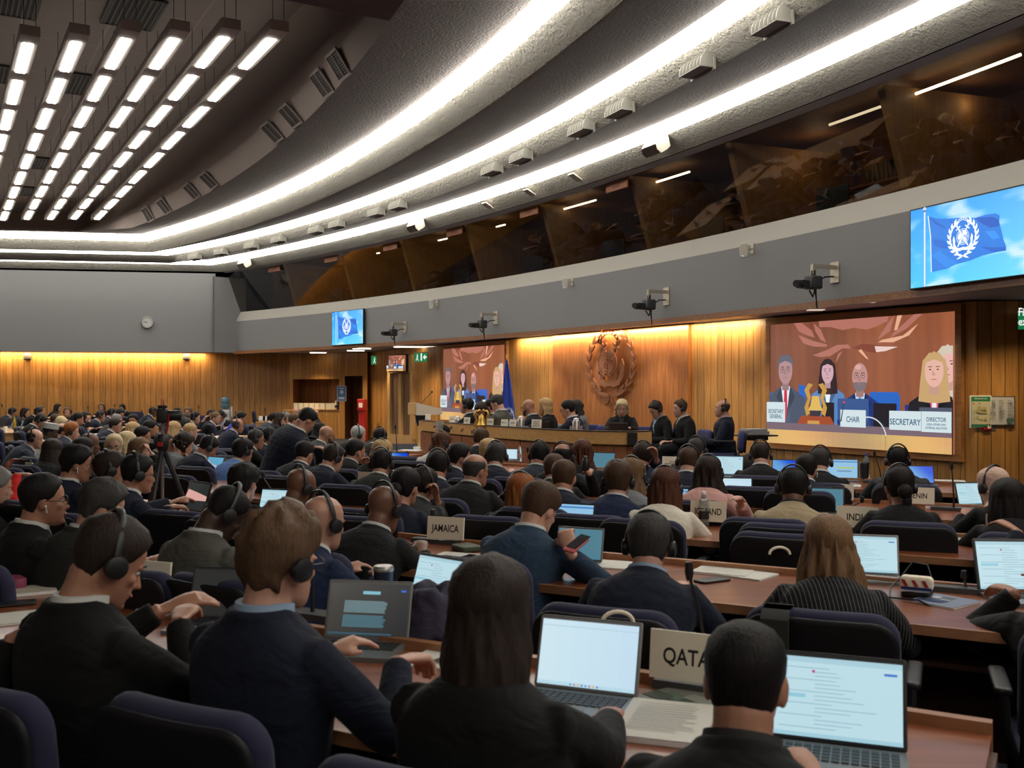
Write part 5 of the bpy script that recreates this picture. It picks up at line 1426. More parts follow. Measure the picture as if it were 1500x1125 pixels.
person('sil', 951, 752, 372, 'man with dark greying hair and headset in navy suit, white collar', yaw=16, b=20, pitch=14, hc='dg', th=.016, top=1.2, suit='n', shirt='b', hs=1, grp=g2, sk='l')
person('omb', 1213, 755, 380, 'woman with long brown to blond wavy hair in black pinstripe jacket', yaw=4, b=20, pitch=6, hair='long', hc='om', female=1, stripe=1, shirt='none', fall=.27, flare=.075, wav=.006, grp=g2, sk='l', hairback=.02)
person('redge', 1545, 800, 400, 'person at the right frame edge typing on the second row laptop', yaw=-5, b=15, pitch=10, hc='k', grp=g2, hands={-1: (at(1490, 868, 3.75), (-.2, 1, 0), (0, 0, 1)), 1: (at(1560, 880, 3.8), None)})
# third row
person('chin', 621, 683, 222, 'man in grey suit with headset and glasses resting chin on hand', yaw=34, b=26, pitch=6, hc='k', suit='g', hs=1, gl=1, grp=g3, sk='m',
       hands={1: (at(641, 735, 6.45), (-.25, .0, 1), (.5, .6, .3), 1.2)}, hint={1: (.1, .3, -2)})
person('thin', 697, 663, 205, 'man with thinning grey hair and glasses in dark grey suit turning right', yaw=48, b=22, pitch=4, hair='balding', hc='dg', suit='dg', gl=1, grp=g3, sk='m')
person('red', 763, 692, 232, 'woman with long straight red hair and headset in black', yaw=12, pitch=5, hair='long', hc='r', female=1, hs=1, fall=.28, flare=.035, wav=.004, grp=g3, sk='l', shirt='none')
person('mid', 826, 672, 220, 'broad man in navy blue suit seated left of the quiffed man', yaw=14, b=20, pitch=10, hc='br', th=.010, suit='n', grp=g3, sk='m', w=1.08)
person('quiff', 906, 676, 250, 'man with reddish brown quiff and headset in navy check suit', yaw=20, b=22, pitch=4, hc='br', th=.016, top=1.9, suit='bn', hs=1, grp=g3, sk='l', w=1.05)
person('cream', 975, 684, 240, 'woman with long brown hair and headset in cream short sleeved top', yaw=18, pitch=8, hair='long', hc='au', female=1, suit='cr', shirt='none', hs=1, fall=.22, flare=.04, wav=.004, grp=g3, sk='l', extra='shortsleeve')
person('beige', 1162, 683, 262, 'man in beige blazer with headset left of INDIA plate', yaw=18, b=18, pitch=8, hc='k', suit='be', shirt='k', hs=1, grp=g3, sk='b', th=.009)
person('clip', 1316, 682, 268, 'woman in black with pinned up black hair right of INDIA plate', yaw=4, b=14, pitch=4, hair='bun', hc='k', female=1, hs=2, grp=g3, shirt='none')
person('longk', 1475, 701, 262, 'woman with very long straight black hair at right edge', yaw=10, pitch=6, hair='long', hc='k', female=1, fall=.30, flare=.04, wav=.003, grp=g3, shirt='none')
person('scarf', 1562, 735, 330, 'person off the right edge stretching a dark sleeve with pale cuff', yaw=-30, b=-20, pitch=10, hair='hijab', hc='lb', female=1, suit='n', grp=g3, hands={-1: (at(1492, 778, 4.6), (-.4, .8, .3), (0, 0, 1)), 1: (at(1570, 800, 4.2), None)})
# fourth and fifth row, right block
person('hij', 1454, 684, 228, 'woman in pale pink headscarf and black jacket with headset', yaw=-22, b=2, pitch=12, hair='hijab', hc='lb', female=1, hs=1, grp=g3)
person('afg', 1314, 652, 180, 'man in grey suit with headset seated under the large projection', yaw=6, b=12, pitch=6, hair='buzz', hc='k', sk='b', suit='g', hs=1, grp=g3, shirt='none')
person('grey1', 1201, 654, 177, 'grey haired man with headset in black suit before bright monitor', yaw=16, b=16, hc='dg', th=.008, hs=1, grp=g3, sk='l')
person('naval', 1181, 664, 190, 'man with thinning crown in navy suit behind the beige blazer', yaw=26, b=18, hair='short', th=.009, hc='k', suit='n', grp=g3, bud=1)
person('buzz', 1114, 646, 165, 'man with cropped hair and headset in black suit near document stand', yaw=12, b=14, hair='short', th=.006, hc='dk', hs=1, grp=g3, sk='l')
person('pink', 1038, 667, 208, 'woman with long dark hair and headset in pink blazer', yaw=20, pitch=6, hair='long', hc='dk', female=1, suit='pk', shirt='none', hs=1, fall=.24, flare=.06, wav=.008, grp=g3, sk='l',
       hands={1: (at(1085, 738, 6.4), None), -1: (at(1040, 738, 7.0), None)})
person('bolr', 1009, 653, 185, 'man with cropped brown hair and headset in navy suit right of BOLIVIA plate', yaw=22, b=18, hc='br', th=.007, suit='n', hs=1, grp=g3, sk='l')
person('bolg', 1021, 640, 165, 'grey haired man with headset and glasses in grey suit behind BOLIVIA plate', yaw=32, b=24, hc='dg', th=.008, suit='dg', hs=1, gl=1, grp=g3, sk='m')
person('bluem', 943, 647, 190, 'broad man in blue suit holding his headset to the ear', yaw=22, b=14, hc='dk', th=.012, suit='bn', hs=1, grp=g3, sk='m', w=1.1, hands={1: (at(962, 675, 7.55), (-.3, -.1, 1), (.6, .5, .1), 1.0)}, hint={1: (.35, .9, -1)})
person('brlong', 926, 670, 212, 'woman with long light brown hair in grey jacket behind the quiffed man', yaw=24, hair='long', hc='lb', female=1, suit='lg', shirt='none', hs=1, fall=.26, grp=g3, sk='l')
person('aub', 853, 644, 182, 'woman with long wavy auburn hair in black by the teal monitor', yaw=8, hair='long', hc='au', female=1, shirt='none', fall=.30, flare=.05, wav=.010, grp=g3, sk='l')
person('crown', 825, 648, 172, 'man in black suit with bare crown and headset reaching right', yaw=24, b=20, hair='balding', hc='k', hs=1, grp=g3, hands={1: (at(863, 692, 7.9), (.1, 1, .1), (0, 0, 1))})
person('brn2', 812, 664, 190, 'brown haired man in black suit just behind the broad navy suit', yaw=10, hc='br', th=.012, grp=g3, sk='l')
person('slate', 791, 646, 178, 'man in slate jacket with headset left of the auburn haired woman', yaw=28, b=16, hc='k', th=.010, suit='bg', hs=1, grp=g3, sk='m')
person('gn', 727, 647, 186, 'man with wavy grey hair and headset in navy suit', yaw=10, hc='dg', th=.016, rough=.5, suit='n', hs=1, grp=g3, sk='l', w=1.08)
person('prof', 673, 648, 188, 'dark haired man with glasses in navy suit looking right', yaw=66, b=36, pitch=6, hc='k', th=.014, suit='n', gl=1, grp=g3, sk='m')
person('hs2', 642, 659, 195, 'man with black hair and headset band in dark teal suit', yaw=10, hc='k', th=.010, suit='n', hs=1, grp=g3, sk='m')
person('tall', 705, 627, 160, 'brown haired man in black suit sitting tall below the podium', yaw=26, b=18, pitch=6, hc='br', th=.016, grp=g3, sk='l')
person('curly', 717, 643, 150, 'person with fair curly hair beside the tall brown haired man', yaw=40, hc='bl', th=.022, rough=.6, female=1, suit='k', grp=g3, sk='l')
person('wht', 647, 633, 152, 'woman with auburn hair tied back and headset in white blouse', yaw=50, b=30, pitch=16, hair='bob', hc='au', female=1, suit='w', hs=1, fall=.10, grp=g3, sk='l')
person('blk1', 556, 627, 138, 'man in black suit with headset bowing beside the blond streaked woman', yaw=36, b=24, pitch=26, hair='buzz', hc='k', sk='d', hs=1, grp=g4)
person('strk', 560, 644, 165, 'woman with blond streaked hair and headset in black', yaw=36, hair='bob', hc='bl', female=1, hs=1, fall=.04, grp=g4, sk='l')
person('gui', 559, 657, 192, 'man in dark grey-green suit with headset right of GUINEA BISSAU plate', yaw=12, b=16, hc='k', th=.010, suit='gr', hs=1, grp=g3, sk='m')
person('clasp', 521, 642, 182, 'man in black suit with earphone and clasped hands raised', yaw=54, b=34, pitch=4, hc='k', th=.010, bud=1, grp=g4, sk='m', hands={1: (at(540, 690, 7.7), (-.2, .2, 1), (.3, .9, .2), 1.1), -1: (at(536, 692, 7.9), (.1, .2, 1), (.3, .9, .2), 1.1)}, hint={1: (.6, 0, -1), -1: (-.3, .6, -1)})
person('gh', 525, 623, 142, 'grey haired man with headset in black suit near the red fire point', yaw=64, b=40, pitch=12, hc='w', th=.012, hs=1, grp=g4, sk='l')
person('sun', 478, 624, 142, 'bald man with dark glasses in grey suit reading papers', yaw=68, b=50, pitch=14, hair='bald', sk='m', suit='g', gl=1, grp=g4, beard='dg')
person('abaya', 468, 619, 132, 'person in black headscarf behind the bald man with dark glasses', yaw=40, b=30, hair='hijab', hc='k', female=1, grp=g4, suit='k', shirt='none')
person('nv3', 488, 650, 172, 'brown haired man with headset in dark navy suit bent forward', yaw=48, b=34, pitch=20, hc='dk', th=.012, suit='n', hs=1, grp=g4, sk='l')
person('bk5', 446, 645, 178, 'man in charcoal suit seen from behind below the standing man', yaw=20, b=26, pitch=14, hc='k', th=.010, suit='dg', grp=g4)
person('af2', 441, 686, 218, 'bald man with headset in navy suit behind a grey gooseneck microphone', yaw=48, b=34, pitch=12, hair='bald', sk='b', suit='n', hs=1, gl=1, grp=g3)
person('upd', 594, 684, 190, 'woman with black hair pinned up in dark navy seen over the bald man', yaw=24, b=24, hair='bun', hc='k', female=1, suit='n', shirt='none', grp=g3)
person('curl2', 357, 679, 235, 'person with thick black hair in black suit seen from behind', yaw=18, b=24, pitch=8, hc='k', th=.024, rough=.4, grp=g3, shirt='none')
person('swe', 356, 642, 190, 'woman with short black hair in light blue sweater and cream collar', yaw=42, b=30, hc='k', th=.02, female=1, suit='lb', shirt='cr', hs=1, grp=g4, sk='m')
person('gr6', 375, 628, 180, 'man with glasses and headset in black suit looking right beside the blue sweater', yaw=70, b=45, hc='dg', th=.010, hs=1, gl=1, grp=g4, sk='m')
person('trim', 394, 626, 165, 'person with black hair and headset in navy jacket with white trim', yaw=62, b=42, pitch=16, hc='k', th=.018, suit='n', hs=1, grp=g4, sk='m')
person('dn', 305, 639, 188, 'man in navy suit with white collar and headset looking down', yaw=58, b=42, pitch=34, hc='k', th=.012, suit='n', hs=1, grp=g4, sk='m', bud=0)
person('cbob', 270, 634, 180, 'woman with curly dark bob in grey jacket holding papers', yaw=60, b=40, pitch=22, hair='bob', hc='dk', female=1, suit='lg', shirt='none', fall=.02, wav=.012, rough=.6, grp=g4, sk='l')
person('blb', 279, 619, 150, 'man with very short fair hair and earphone in grey jacket', yaw=60, b=42, pitch=10, hair='short', th=.006, hc='bl', suit='lg', bud=1, grp=g4, sk='l')
person('hg', 270, 611, 150, 'grey haired man with headset in navy jacket behind the fair haired man', yaw=50, b=36, pitch=14, hc='dg', th=.014, suit='n', hs=1, grp=g4, sk='l')
person('pale', 255, 617, 125, 'woman with long pale brown hair seen from behind', yaw=20, hair='long', hc='bl', female=1, fall=.2, grp=g4, suit='dg', shirt='none', sk='l')
person('clsp2', 241, 634, 190, 'man with headset and clasped hands behind the camera tripod', yaw=82, b=60, pitch=2, hc='k', th=.012, hs=1, grp=g4, sk='m', hands={1: (at(258, 676, 7.6), (.5, .3, .6), (-.3, .4, 1), 1.1), -1: (at(262, 678, 7.8), (.4, .3, .6), (-.3, .4, 1), 1.1)})
person('wface', 205, 641, 190, 'woman with light brown hair resting her hand on her cheek', yaw=72, b=50, pitch=6, hair='bob', hc='lb', female=1, fall=.14, suit='dg', shirt='none', grp=g4, sk='l', hands={1: (at(222, 664, 7.5), (-.5, .1, .7), (.4, .3, .6), 1.1)}, hint={1: (.6, .2, -1)})
person('blg', 167, 636, 195, 'blond woman with brown glasses and headset facing the camera', yaw=162, b=150, pitch=4, hair='bob', hc='pb', female=1, fall=.10, suit='k', shirt='none', gl=1, hs=0, grp=g4, sk='l')
person('bl2', 186, 632, 182, 'woman with long blond hair seen from behind beside the blond glasses wearer', yaw=30, hair='long', hc='pb', female=1, fall=.18, suit='dg', shirt='none', grp=g4, sk='l')
person('bl3', 195, 618, 150, 'woman with honey blond hair behind the black haired man with glasses', yaw=20, hair='long', hc='bl', female=1, fall=.12, suit='dg', shirt='none', grp=g4, sk='l')
person('redj', 209, 624, 172, 'black haired person with glasses and red collar', yaw=72, b=50, pitch=8, hc='k', th=.016, gl=1, suit='red', shirt='none', grp=g4, sk='m')
person('bk8', 220, 615, 152, 'dark haired man behind the person with the red collar', yaw=64, b=44, hc='k', th=.018, suit='dg', grp=g4, sk='m')
person('gl9', 169, 612, 150, 'brown haired man with glasses in navy suit with light blue lanyard', yaw=78, b=52, hc='dk', th=.014, suit='n', gl=1, grp=g4, sk='l')
person('og', 171, 606, 122, 'older grey haired man behind the brown haired man with glasses', yaw=66, hc='g', th=.012, suit='g', grp=g4, sk='l')
person('hsn', 147, 601, 122, 'man with large headset in navy suit near the white cups', yaw=66, b=50, pitch=12, hc='dk', th=.010, suit='n', hs=1, grp=g4, sk='m')
person('scf', 126, 603, 120, 'woman in patterned scarf with headset resting her cheek on her hand', yaw=98, b=70, hair='bob', hc='dk', female=1, hs=1, fall=.06, suit='k', shirt='cr', grp=g5, sk='l', hands={1: (at(131, 617, 12.0), (-.2, 0, 1), (.5, .2, 0), 1.0)})
person('far1', 149, 590, 95, 'woman with long brown hair and glasses facing the camera by the end wall', yaw=180, hair='long', hc='lb', female=1, gl=1, fall=.2, suit='dg', shirt='none', grp=g5, sk='l')
person('far2', 179, 592, 94, 'dark haired man with headset facing the camera by the end wall', yaw=195, hc='k', hs=1, shirt='b', grp=g5, sk='m')
person('far3', 164, 598, 108, 'dark haired man in grey jacket with headset in a far row', yaw=64, hc='k', suit='g', hs=1, grp=g5)
person('far4', 176, 599, 106, 'person with tousled black hair bending forward in a far row', yaw=120, pitch=20, hc='k', th=.02, grp=g5)
person('far5', 195, 606, 112, 'dark haired woman in black facing the camera in a far row', yaw=176, hair='bun', hc='k', female=1, grp=g5, shirt='none')
person('far6', 224, 596, 112, 'man in navy suit with headset left of the photo camera', yaw=62, hc='dk', hs=1, suit='n', grp=g5, sk='b')
person('gin', 105, 619, 168, 'ginger haired man with headset in navy suit', yaw=74, b=50, pitch=6, hc='r', th=.018, top=1.4, suit='bg', hs=1, grp=g4, sk='l')
person('bl9', 93, 619, 150, 'balding man in navy suit left of the ginger haired man', yaw=58, b=44, hair='balding', hc='dk', suit='n', grp=g4, sk='l')
person('kufi', 74, 620, 150, 'man in grey embroidered cap and white robe', yaw=76, b=56, hair='kufi', hc='k', sk='d', suit='w', shirt='none', grp=g4)
person('bgs', 51, 627, 168, 'man with receding hair and headset in blue-grey suit', yaw=82, b=58, pitch=8, hair='balding', hc='dk', suit='bg', hs=1, grp=g4, sk='l')
person('lgd', 77, 643, 190, 'woman with very long dark brown hair seen from behind at left', yaw=10, hair='long', hc='dk', female=1, fall=.34, flare=.05, wav=.003, suit='dg', shirt='none', grp=g4)
person('lh1', 18, 597, 115, 'man with headset and white collar at far left beside an open laptop', yaw=68, b=52, pitch=22, hc='k', suit='n', hs=1, grp=g5, sk='m')
person('lh2', 37, 597, 115, 'woman with long dark hair in patterned top behind two laptops', yaw=78, hair='long', hc='dk', female=1, fall=.18, suit='g', shirt='none', grp=g5, sk='l')
person('lh3', 56, 597, 105, 'person with black hair and headset bowing beneath the end wall', yaw=80, pitch=22, hc='k', th=.018, hs=1, grp=g5)
person('lh4', 60, 594, 92, 'fair haired person partly hidden behind a black haired neighbour', yaw=70, hc='lb', suit='g', grp=g5, sk='l')
person('lh5', 58, 608, 126, 'man in black suit with headset bending deeply over his desk', yaw=74, b=60, pitch=44, hc='k', th=.016, hs=1, grp=g5)
person('lh6', 85, 591, 105, 'woman with long dark hair in black jacket seated high at the end wall', yaw=84, hair='long', hc='dk', female=1, fall=.14, shirt='none', grp=g5, sk='l')
person('lh7', 99, 596, 105, 'young person with fair hair and headset facing the camera', yaw=178, hc='lb', th=.014, hs=1, shirt='k', grp=g5, sk='l')
person('lh8', 82, 606, 110, 'brown haired person just left of the small blond head', yaw=70, hc='br', suit='dg', grp=g5, sk='l')
person('lh9', 89, 610, 112, 'blond person in navy jacket with head bowed', yaw=60, pitch=30, hc='pb', suit='n', grp=g5, sk='l')
person('lh10', 115, 604, 112, 'dark haired person between the fair haired youth and the scarf wearer', yaw=60, hc='k', th=.016, grp=g5)
person('afb', 132, 634, 165, 'bald man with headset beside the person with braided black hair', yaw=66, b=46, hair='bald', sk='b', suit='k', hs=1, grp=g4)
person('brd', 122, 641, 178, 'woman with black braided hair in black and white top', yaw=50, b=36, hair='bob', hc='k', female=1, fall=.12, wav=.012, suit='k', shirt='none', grp=g4, sk='b')
person('ear', 113, 652, 228, 'young man with shaggy black hair, earphone and white collar', yaw=66, b=42, pitch=10, hc='k', th=.024, rough=.45, suit='n', bud=1, grp=g3, sk='m')
person('hs7', 162, 660, 225, 'black haired person with headset left of the man with glasses', yaw=58, b=36, pitch=4, hc='dk', th=.02, suit='k', hs=1, grp=g3, sk='m')
person('lap', 202, 664, 245, 'man with headset and rimless glasses in navy suit typing on a laptop', yaw=58, b=38, pitch=8, hc='k', th=.014, suit='n', hs=1, gl=1, grp=g3, sk='m',
       hands={1: (at(244, 742, 6.0), (.8, .6, -.1), (0, 0, 1), .6), -1: (at(250, 736, 6.4), None)})
person('redc', -22, 640, 200, 'person in bright red jacket cut by the left frame edge', yaw=60, b=60, hair='bob', hc='k', female=1, suit='red', shirt='none', grp=g4, hands={1: (at(24, 694, 7.4), (.9, .3, -.1), (0, 0, 1)), -1: (at(5, 690, 7.6), None)})
person('lapk', -14, 622, 150, 'person in black at the left edge with a laptop on the knees', yaw=80, b=80, hc='k', grp=g4, lowarms=True)
person('gry0', -6, 684, 225, 'grey haired person cut by the left frame edge', yaw=50, hc='g', th=.018, rough=.5, suit='dg', grp=g3, sk='l')
person('coolw', 310, 600, 106, 'dark haired woman in black touching her face left of the water cooler', yaw=112, hair='long', hc='dk', female=1, fall=.16, shirt='none', grp=g5, sk='l', hands={-1: (at(312, 609, 13.4), (-.1, 0, 1), (.2, .5, 0), 1.0)})
person('coolm', 323, 601, 100, 'man with black glasses and pale blue shirt front below the water cooler', yaw=205, b=190, hc='k', th=.014, gl=1, hs=1, shirt='b', grp=g5, sk='m')
person('coolb', 316, 603, 92, 'light brown haired person between the cooler pair', yaw=100, hc='lb', grp=g5, suit='dg', sk='l')
person('fwd', 286, 603, 112, 'black haired man with headset reaching forward over his desk', yaw=82, b=66, hc='k', th=.014, hs=1, suit='n', grp=g5, sk='l', hands={1: (at(297, 617, 12.8), None), -1: (at(299, 616, 13.2), None)})
person('glf', 276, 596, 96, 'brown haired woman with glasses facing the camera near the end wall', yaw=190, hair='bob', hc='lb', female=1, gl=1, fall=.04, shirt='none', suit='dg', grp=g5, sk='l')
person('dk2', 271, 606, 114, 'person with dark hair right behind the grey haired headset wearer', yaw=72, hc='dk', th=.018, grp=g5, sk='m')
person('prf2', 260, 597, 90, 'person in dark jacket in profile right of the photo camera', yaw=84, hc='k', sk='b', suit='dg', grp=g5)
person('royal', 354, 603, 114, 'dark haired woman in royal blue jacket and cream scarf', yaw=76, b=60, pitch=14, hair='bun', hc='k', female=1, suit='rb', shirt='cr', grp=g5, sk='m')
person('gh3', 348, 612, 132, 'man with grey hair and headset in dark suit left of the royal blue jacket', yaw=74, b=50, pitch=12, hair='balding', hc='dg', suit='n', hs=1, grp=g5, sk='m')
person('r1', 401, 604, 110, 'dark haired person in blue jacket left of the standing man', yaw=64, hc='k', suit='bg', grp=g5)
person('r2', 409, 604, 112, 'woman with long brown hair and headset left of the standing man', yaw=60, hair='long', hc='dk', female=1, hs=1, fall=.22, suit='dg', shirt='none', grp=g5, sk='l')
person('r3', 419, 603, 108, 'grey haired man with headset beyond the standing man', yaw=92, hc='g', hs=1, suit='dg', grp=g5, sk='l')
person('r4', 434, 597, 100, 'bald person in dark mask beneath the wall niche', yaw=150, hair='bald', sk='l', grp=g5, shirt='none', beard='k')
person('r5', 430, 606, 118, 'brown haired person partly hidden by the standing man', yaw=60, hc='br', grp=g5, sk='l', suit='dg')
person('r6', 459, 610, 112, 'person in dark jacket holding up a small device near the niche', yaw=70, b=60, hc='k', grp=g5, sk='m', hands={1: (at(463, 612, 12.9), (0, .2, 1), (0, -1, .1), 1.0)})
# podium (floor .25 m higher)
zp = .25
kw = dict(zf=zp, grp=gp, lf=.3)
person('p1', 684, 583, 95, 'man with headset in dark suit and tie at the left podium end', yaw=-72, pitch=-4, hc='k', hs=1, tie=(.05, .05, .08), sk='m', **kw)
person('p2', 705, 590, 96, 'woman with long dark hair bowing behind the golden bell', yaw=-150, b=-100, pitch=34, hair='long', hc='dk', female=1, fall=.14, shirt='none', sk='m', **kw)
person('p3', 718, 584, 94, 'bearded man with glasses in navy suit behind the grey suited chairman', yaw=-66, pitch=4, hc='k', beard='k', gl=1, suit='n', sk='m', tie=(.03, .03, .04), **kw)
person('p4', 728, 578, 100, 'man in grey suit and red tie looking down at the CHAIR plate', yaw=-62, pitch=22, hc='dg', gl=1, suit='ol', sk='l', tie=(.45, .02, .06), **kw)
person('p5', 774, 585, 100, 'bald bearded man with glasses in navy suit on the podium', yaw=-74, pitch=8, hair='bald', beard='dg', gl=1, bud=1, suit='n', sk='m', hc='dk', tie=(.2, .35, .5), **kw)
person('p6', 798, 583, 102, 'blond woman in black jacket with red scarf on the podium', yaw=-66, pitch=0, hair='bob', hc='bl', female=1, fall=.10, flare=.03, sk='l', shirt='p', tie=(.5, .05, .04), **kw)
person('p7', 832, 586, 106, 'man with black glasses in dark suit typing on the podium', yaw=-72, pitch=14, hc='k', th=.016, gl=1, suit='n', sk='l', tie=(.02, .03, .05), **kw)
person('p8', 843, 585, 92, 'woman with long wavy grey-brown hair behind the podium man with glasses', yaw=-100, pitch=6, hair='long', hc='dg', female=1, fall=.2, wav=.012, suit='lg', shirt='none', sk='l', **kw)
person('p9', 911, 585, 98, 'fair blond woman in black looking down beneath the copper emblem', yaw=-172, b=-170, pitch=20, hair='long', hc='pb', female=1, fall=.12, shirt='k', sk='l', **kw)
person('p10', 961, 588, 102, 'dark haired woman with headset and blue shirt looking down', yaw=-118, b=-110, pitch=30, hair='short', th=.018, hc='dk', female=1, hs=1, shirt='b', sk='l', lowarms=True, **kw)
person('p11', 996, 585, 104, 'man with headset in black suit and tie with a laptop on his lap', yaw=-104, b=-100, pitch=4, hc='br', hs=1, tie=(.02, .02, .03), sk='l', lowarms=True, **kw)
person('p12', 1058, 585, 106, 'balding man in navy suit and maroon tie sitting with crossed legs', yaw=-84, b=-80, pitch=-2, hair='balding', hc='br', hs=1, suit='n', shirt='p', tie=(.25, .02, .06), sk='l', lowarms=True, legs=False, zf=zp, grp=gp, lf=-.25)
# crossed legs of the last one
P = [p for p in PEOPLE if p['key'] == 'p12'][0]; h = P['hip']; Fv, Rv = P['F'], P['R']; og = P['o'].location
U = lambda f, r, z: h - og + Fv * f + Rv * r + V((0, 0, z - h.z))
m_ = MB(); m_.ell(U(-.02, 0, h.z), (.16, .16, .11))
m_.tube([U(0, .09, h.z), U(.2, .09, h.z + .03), U(.42, .10, h.z), U(.46, .10, h.z - .08), U(.44, .10, zp + .25), U(.44, .10, zp + .10)], [.085, .085, .07, .064, .056, .05], 12)
m_.tube([U(0, -.08, h.z + .02), U(.22, -.03, h.z + .11), U(.44, .06, h.z + .14), U(.52, .12, h.z + .08), U(.66, .20, h.z - .12), U(.74, .24, h.z - .24)], [.085, .085, .07, .062, .054, .046], 12)
me = remesh(m_, .013, 4, 'trousers'); me.materials.append(cloth(SUITS['n'])); q = bpy.data.objects.new('trousers', me); COL.objects.link(q); q.parent = P['o']
for a_, b_, c_ in (((.44, .10, zp + .06), (.62, .10, zp + .03), (.70, .1, zp + .02)), ((.76, .25, h.z - .27), (.90, .26, h.z - .22), (.98, .26, h.z - .19))):
    m_ = MB(); m_.tube([U(*a_) - Fv * .04, U(*a_), U(*b_), U(*c_)], [.04, .05, .046, .025], 10); m_.obj('shoe', pmat('black_leather', (.015, .013, .012), .35), P['o'])
# the man who stands and bends over the rows
d_ = 9.9
hip = at(405, 702, d_); pos_hip['stand'] = hip
hdp = at(449, 616, d_ + .1)
o_ = person('stand', 449, 603, 147, 'standing man in charcoal suit bending over the desks on the left', yaw=52, b=48, pitch=40, hc='k', th=.012, suit='n', sk='m', seat=False, chair=0, grp='standing people', pos=tuple(hdp),
       hands={1: (at(450, 668, d_ + .3), (.3, .3, -.8), (.5, 0, .5)), -1: (at(460, 655, d_ + .6), None)}, w=1.22)
P = PEOPLE[-1]; Fv, Rv = P['F'], P['R']; og = P['o'].location
m_ = MB()
for sx in (-1, 1):
    b0 = hip - og + Rv * sx * .09
    m_.tube([b0 + V((0, 0, .05)), b0 + V((0, 0, -.1)), V((b0.x, b0.y, .5)) + Fv * .03, V((b0.x, b0.y, .1)) + Fv * -.02], [.10, .10, .07, .055], 12)
m_.ell(hip - og, (.17, .15, .13)); me = remesh(m_, .015, 4, 'trousers'); me.materials.append(cloth(SUITS['dg'])); q = bpy.data.objects.new('trousers', me); COL.objects.link(q); q.parent = P['o']
for sx in (-1, 1):
    b0 = hip - og + Rv * sx * .09; m_ = MB(); m_.tube([V((b0.x, b0.y, .05)) - Fv * .1, V((b0.x, b0.y, .05)), V((b0.x, b0.y, .04)) + Fv * .12, V((b0.x, b0.y, .03)) + Fv * .2], [.03, .05, .045, .025], 10); m_.obj('shoe', pmat('black_leather', (.015, .013, .012), .35), P['o'])
# ------------------------------------------------------------------ chairs
def chair_tree(nav, name='conference_chair', low=False):
    root = empty(name); h0 = .50; hb = .40 if not low else .28
    m = MB(); m.slab(.50, .44, .09, .07, .018, mx=tr(0, .22 - .22, .455) @ rotx(-PI / 2) @ tr(0, 0, -.22)); m.obj('seat', nav, root)
    m = MB(); m.slab(.50, hb + .025, .075, .09, .02, cx=.35, mx=tr(0, -.235, h0 - .005) @ rotx(.10)); m.obj('backrest', nav, root)
    m = MB(); ex = .0 if low else .15; m.slab(.495, hb + ex, .022, .08, .006, cx=.35, mx=tr(0, -.286, h0) @ rotx(.10) @ tr(0, 0, -ex)); m.obj('back_shell', BLACKF, root)
    for sx in (-1, 1):
        m = MB(); m.tube([(sx * .235, -.16, .42), (sx * .275, -.15, .55), (sx * .28, -.14, .655)], .016, 8); m.slab(.055, .30, .028, .02, .006, mx=tr(sx * .28, .0, .665) @ rotx(PI / 2) @ tr(0, 0, -.15)); m.obj('armrest', BLACK, root)
    m = MB(); m.lathe([(.028, .10), (.028, .40), (.10, .41), (.10, .425)], 14); m.obj('pedestal', BLACK, root)
    m = MB()
    for q in range(5):
        a = 2 * PI * q / 5; m.tube([(0, 0, .11), (.3 * math.sin(a), .3 * math.cos(a), .06)], [.024, .016], 6); m.ell((.3 * math.sin(a), .3 * math.cos(a), .03), (.028, .028, .03), nu=8, nv=6)
    m.obj('base', BLACK, root)
    return root
CH = {'n': chair_tree(NAVY), 'r': chair_tree(NAVYL, low=True), 's': chair_tree(STEELB)}
used = {k: False for k in CH}
def put_chair(kind, mx, lab, grp):
    if used[kind]: o = copy_tree(CH[kind])
    else: o = CH[kind]; used[kind] = True
    o.matrix_local = mx; tag(o, lab, 'chair', grp); return o
def short(w):
    ws = w.split(); return ' '.join(ws[:12])
for P in PEOPLE:
    if not P['chair']: continue
    h, Fv = P['hip'], P['F']; pod_ = P['zf'] > 0
    back = .02 + (.0 if P['lean'] < .12 else .05)
    cb = P['b'] if (pod_ or P['b'] > 45 or P['b'] < 0) else (P['b'] + 27) / 2
    put_chair('r' if pod_ else 'n', M4.Translation((h.x - Fv.x * back, h.y - Fv.y * back, P['zf'])) @ rotz(-math.radians(cb)), ('dark blue seat of ' if not pod_ else 'blue seat of ') + short(P['who']), 'chairs in use in the hall' if not pod_ else 'chairs in use on the podium')
def empty_chair(px, ytop, w_px, yaw, lab, kind='n', zf=0, grp='empty chairs in the hall', so=None):
    s = w_px / (.50 * abs(math.cos(math.radians(yaw) - math.atan((px - 750) / F)))) if zf else (ytop - HY) / .73
    s = so or s; d = F / s
    p = at(px, ytop, d); f = V((math.sin(math.radians(yaw)), math.cos(math.radians(yaw)), 0)); p = p + f * .27
    put_chair(kind, M4.Translation((p.x, p.y, zf)) @ rotz(-math.radians(yaw)), lab, grp)
empty_chair(1120, 773, 74, 20, 'empty dark chair back left of the INDIA plate', so=262)
empty_chair(335, 667, 30, 30, 'empty chair back behind the silver laptop in the left block')
empty_chair(308, 660, 28, 30, 'empty chair back right of the man in navy looking down')
empty_chair(260, 695, 36, 40, 'empty chair back beside the camera tripod')
empty_chair(1143, 799, 86, 25, 'low empty chair with a pale bag strap in front of second row', so=292)
empty_chair(1100, 712, 50, 20, 'empty chair back right of the pink blazer')
empty_chair(16, 652, 40, 60, 'empty chair near the open knee laptop at left')
empty_chair(589, 668, 22, 30, 'empty chair back near the open podium steps')
empty_chair(468, 648, 22, 35, 'empty chair back beside the bald reader')
empty_chair(372, 602, 16, 80, 'tall dark chair against the end wall right of the cooler')
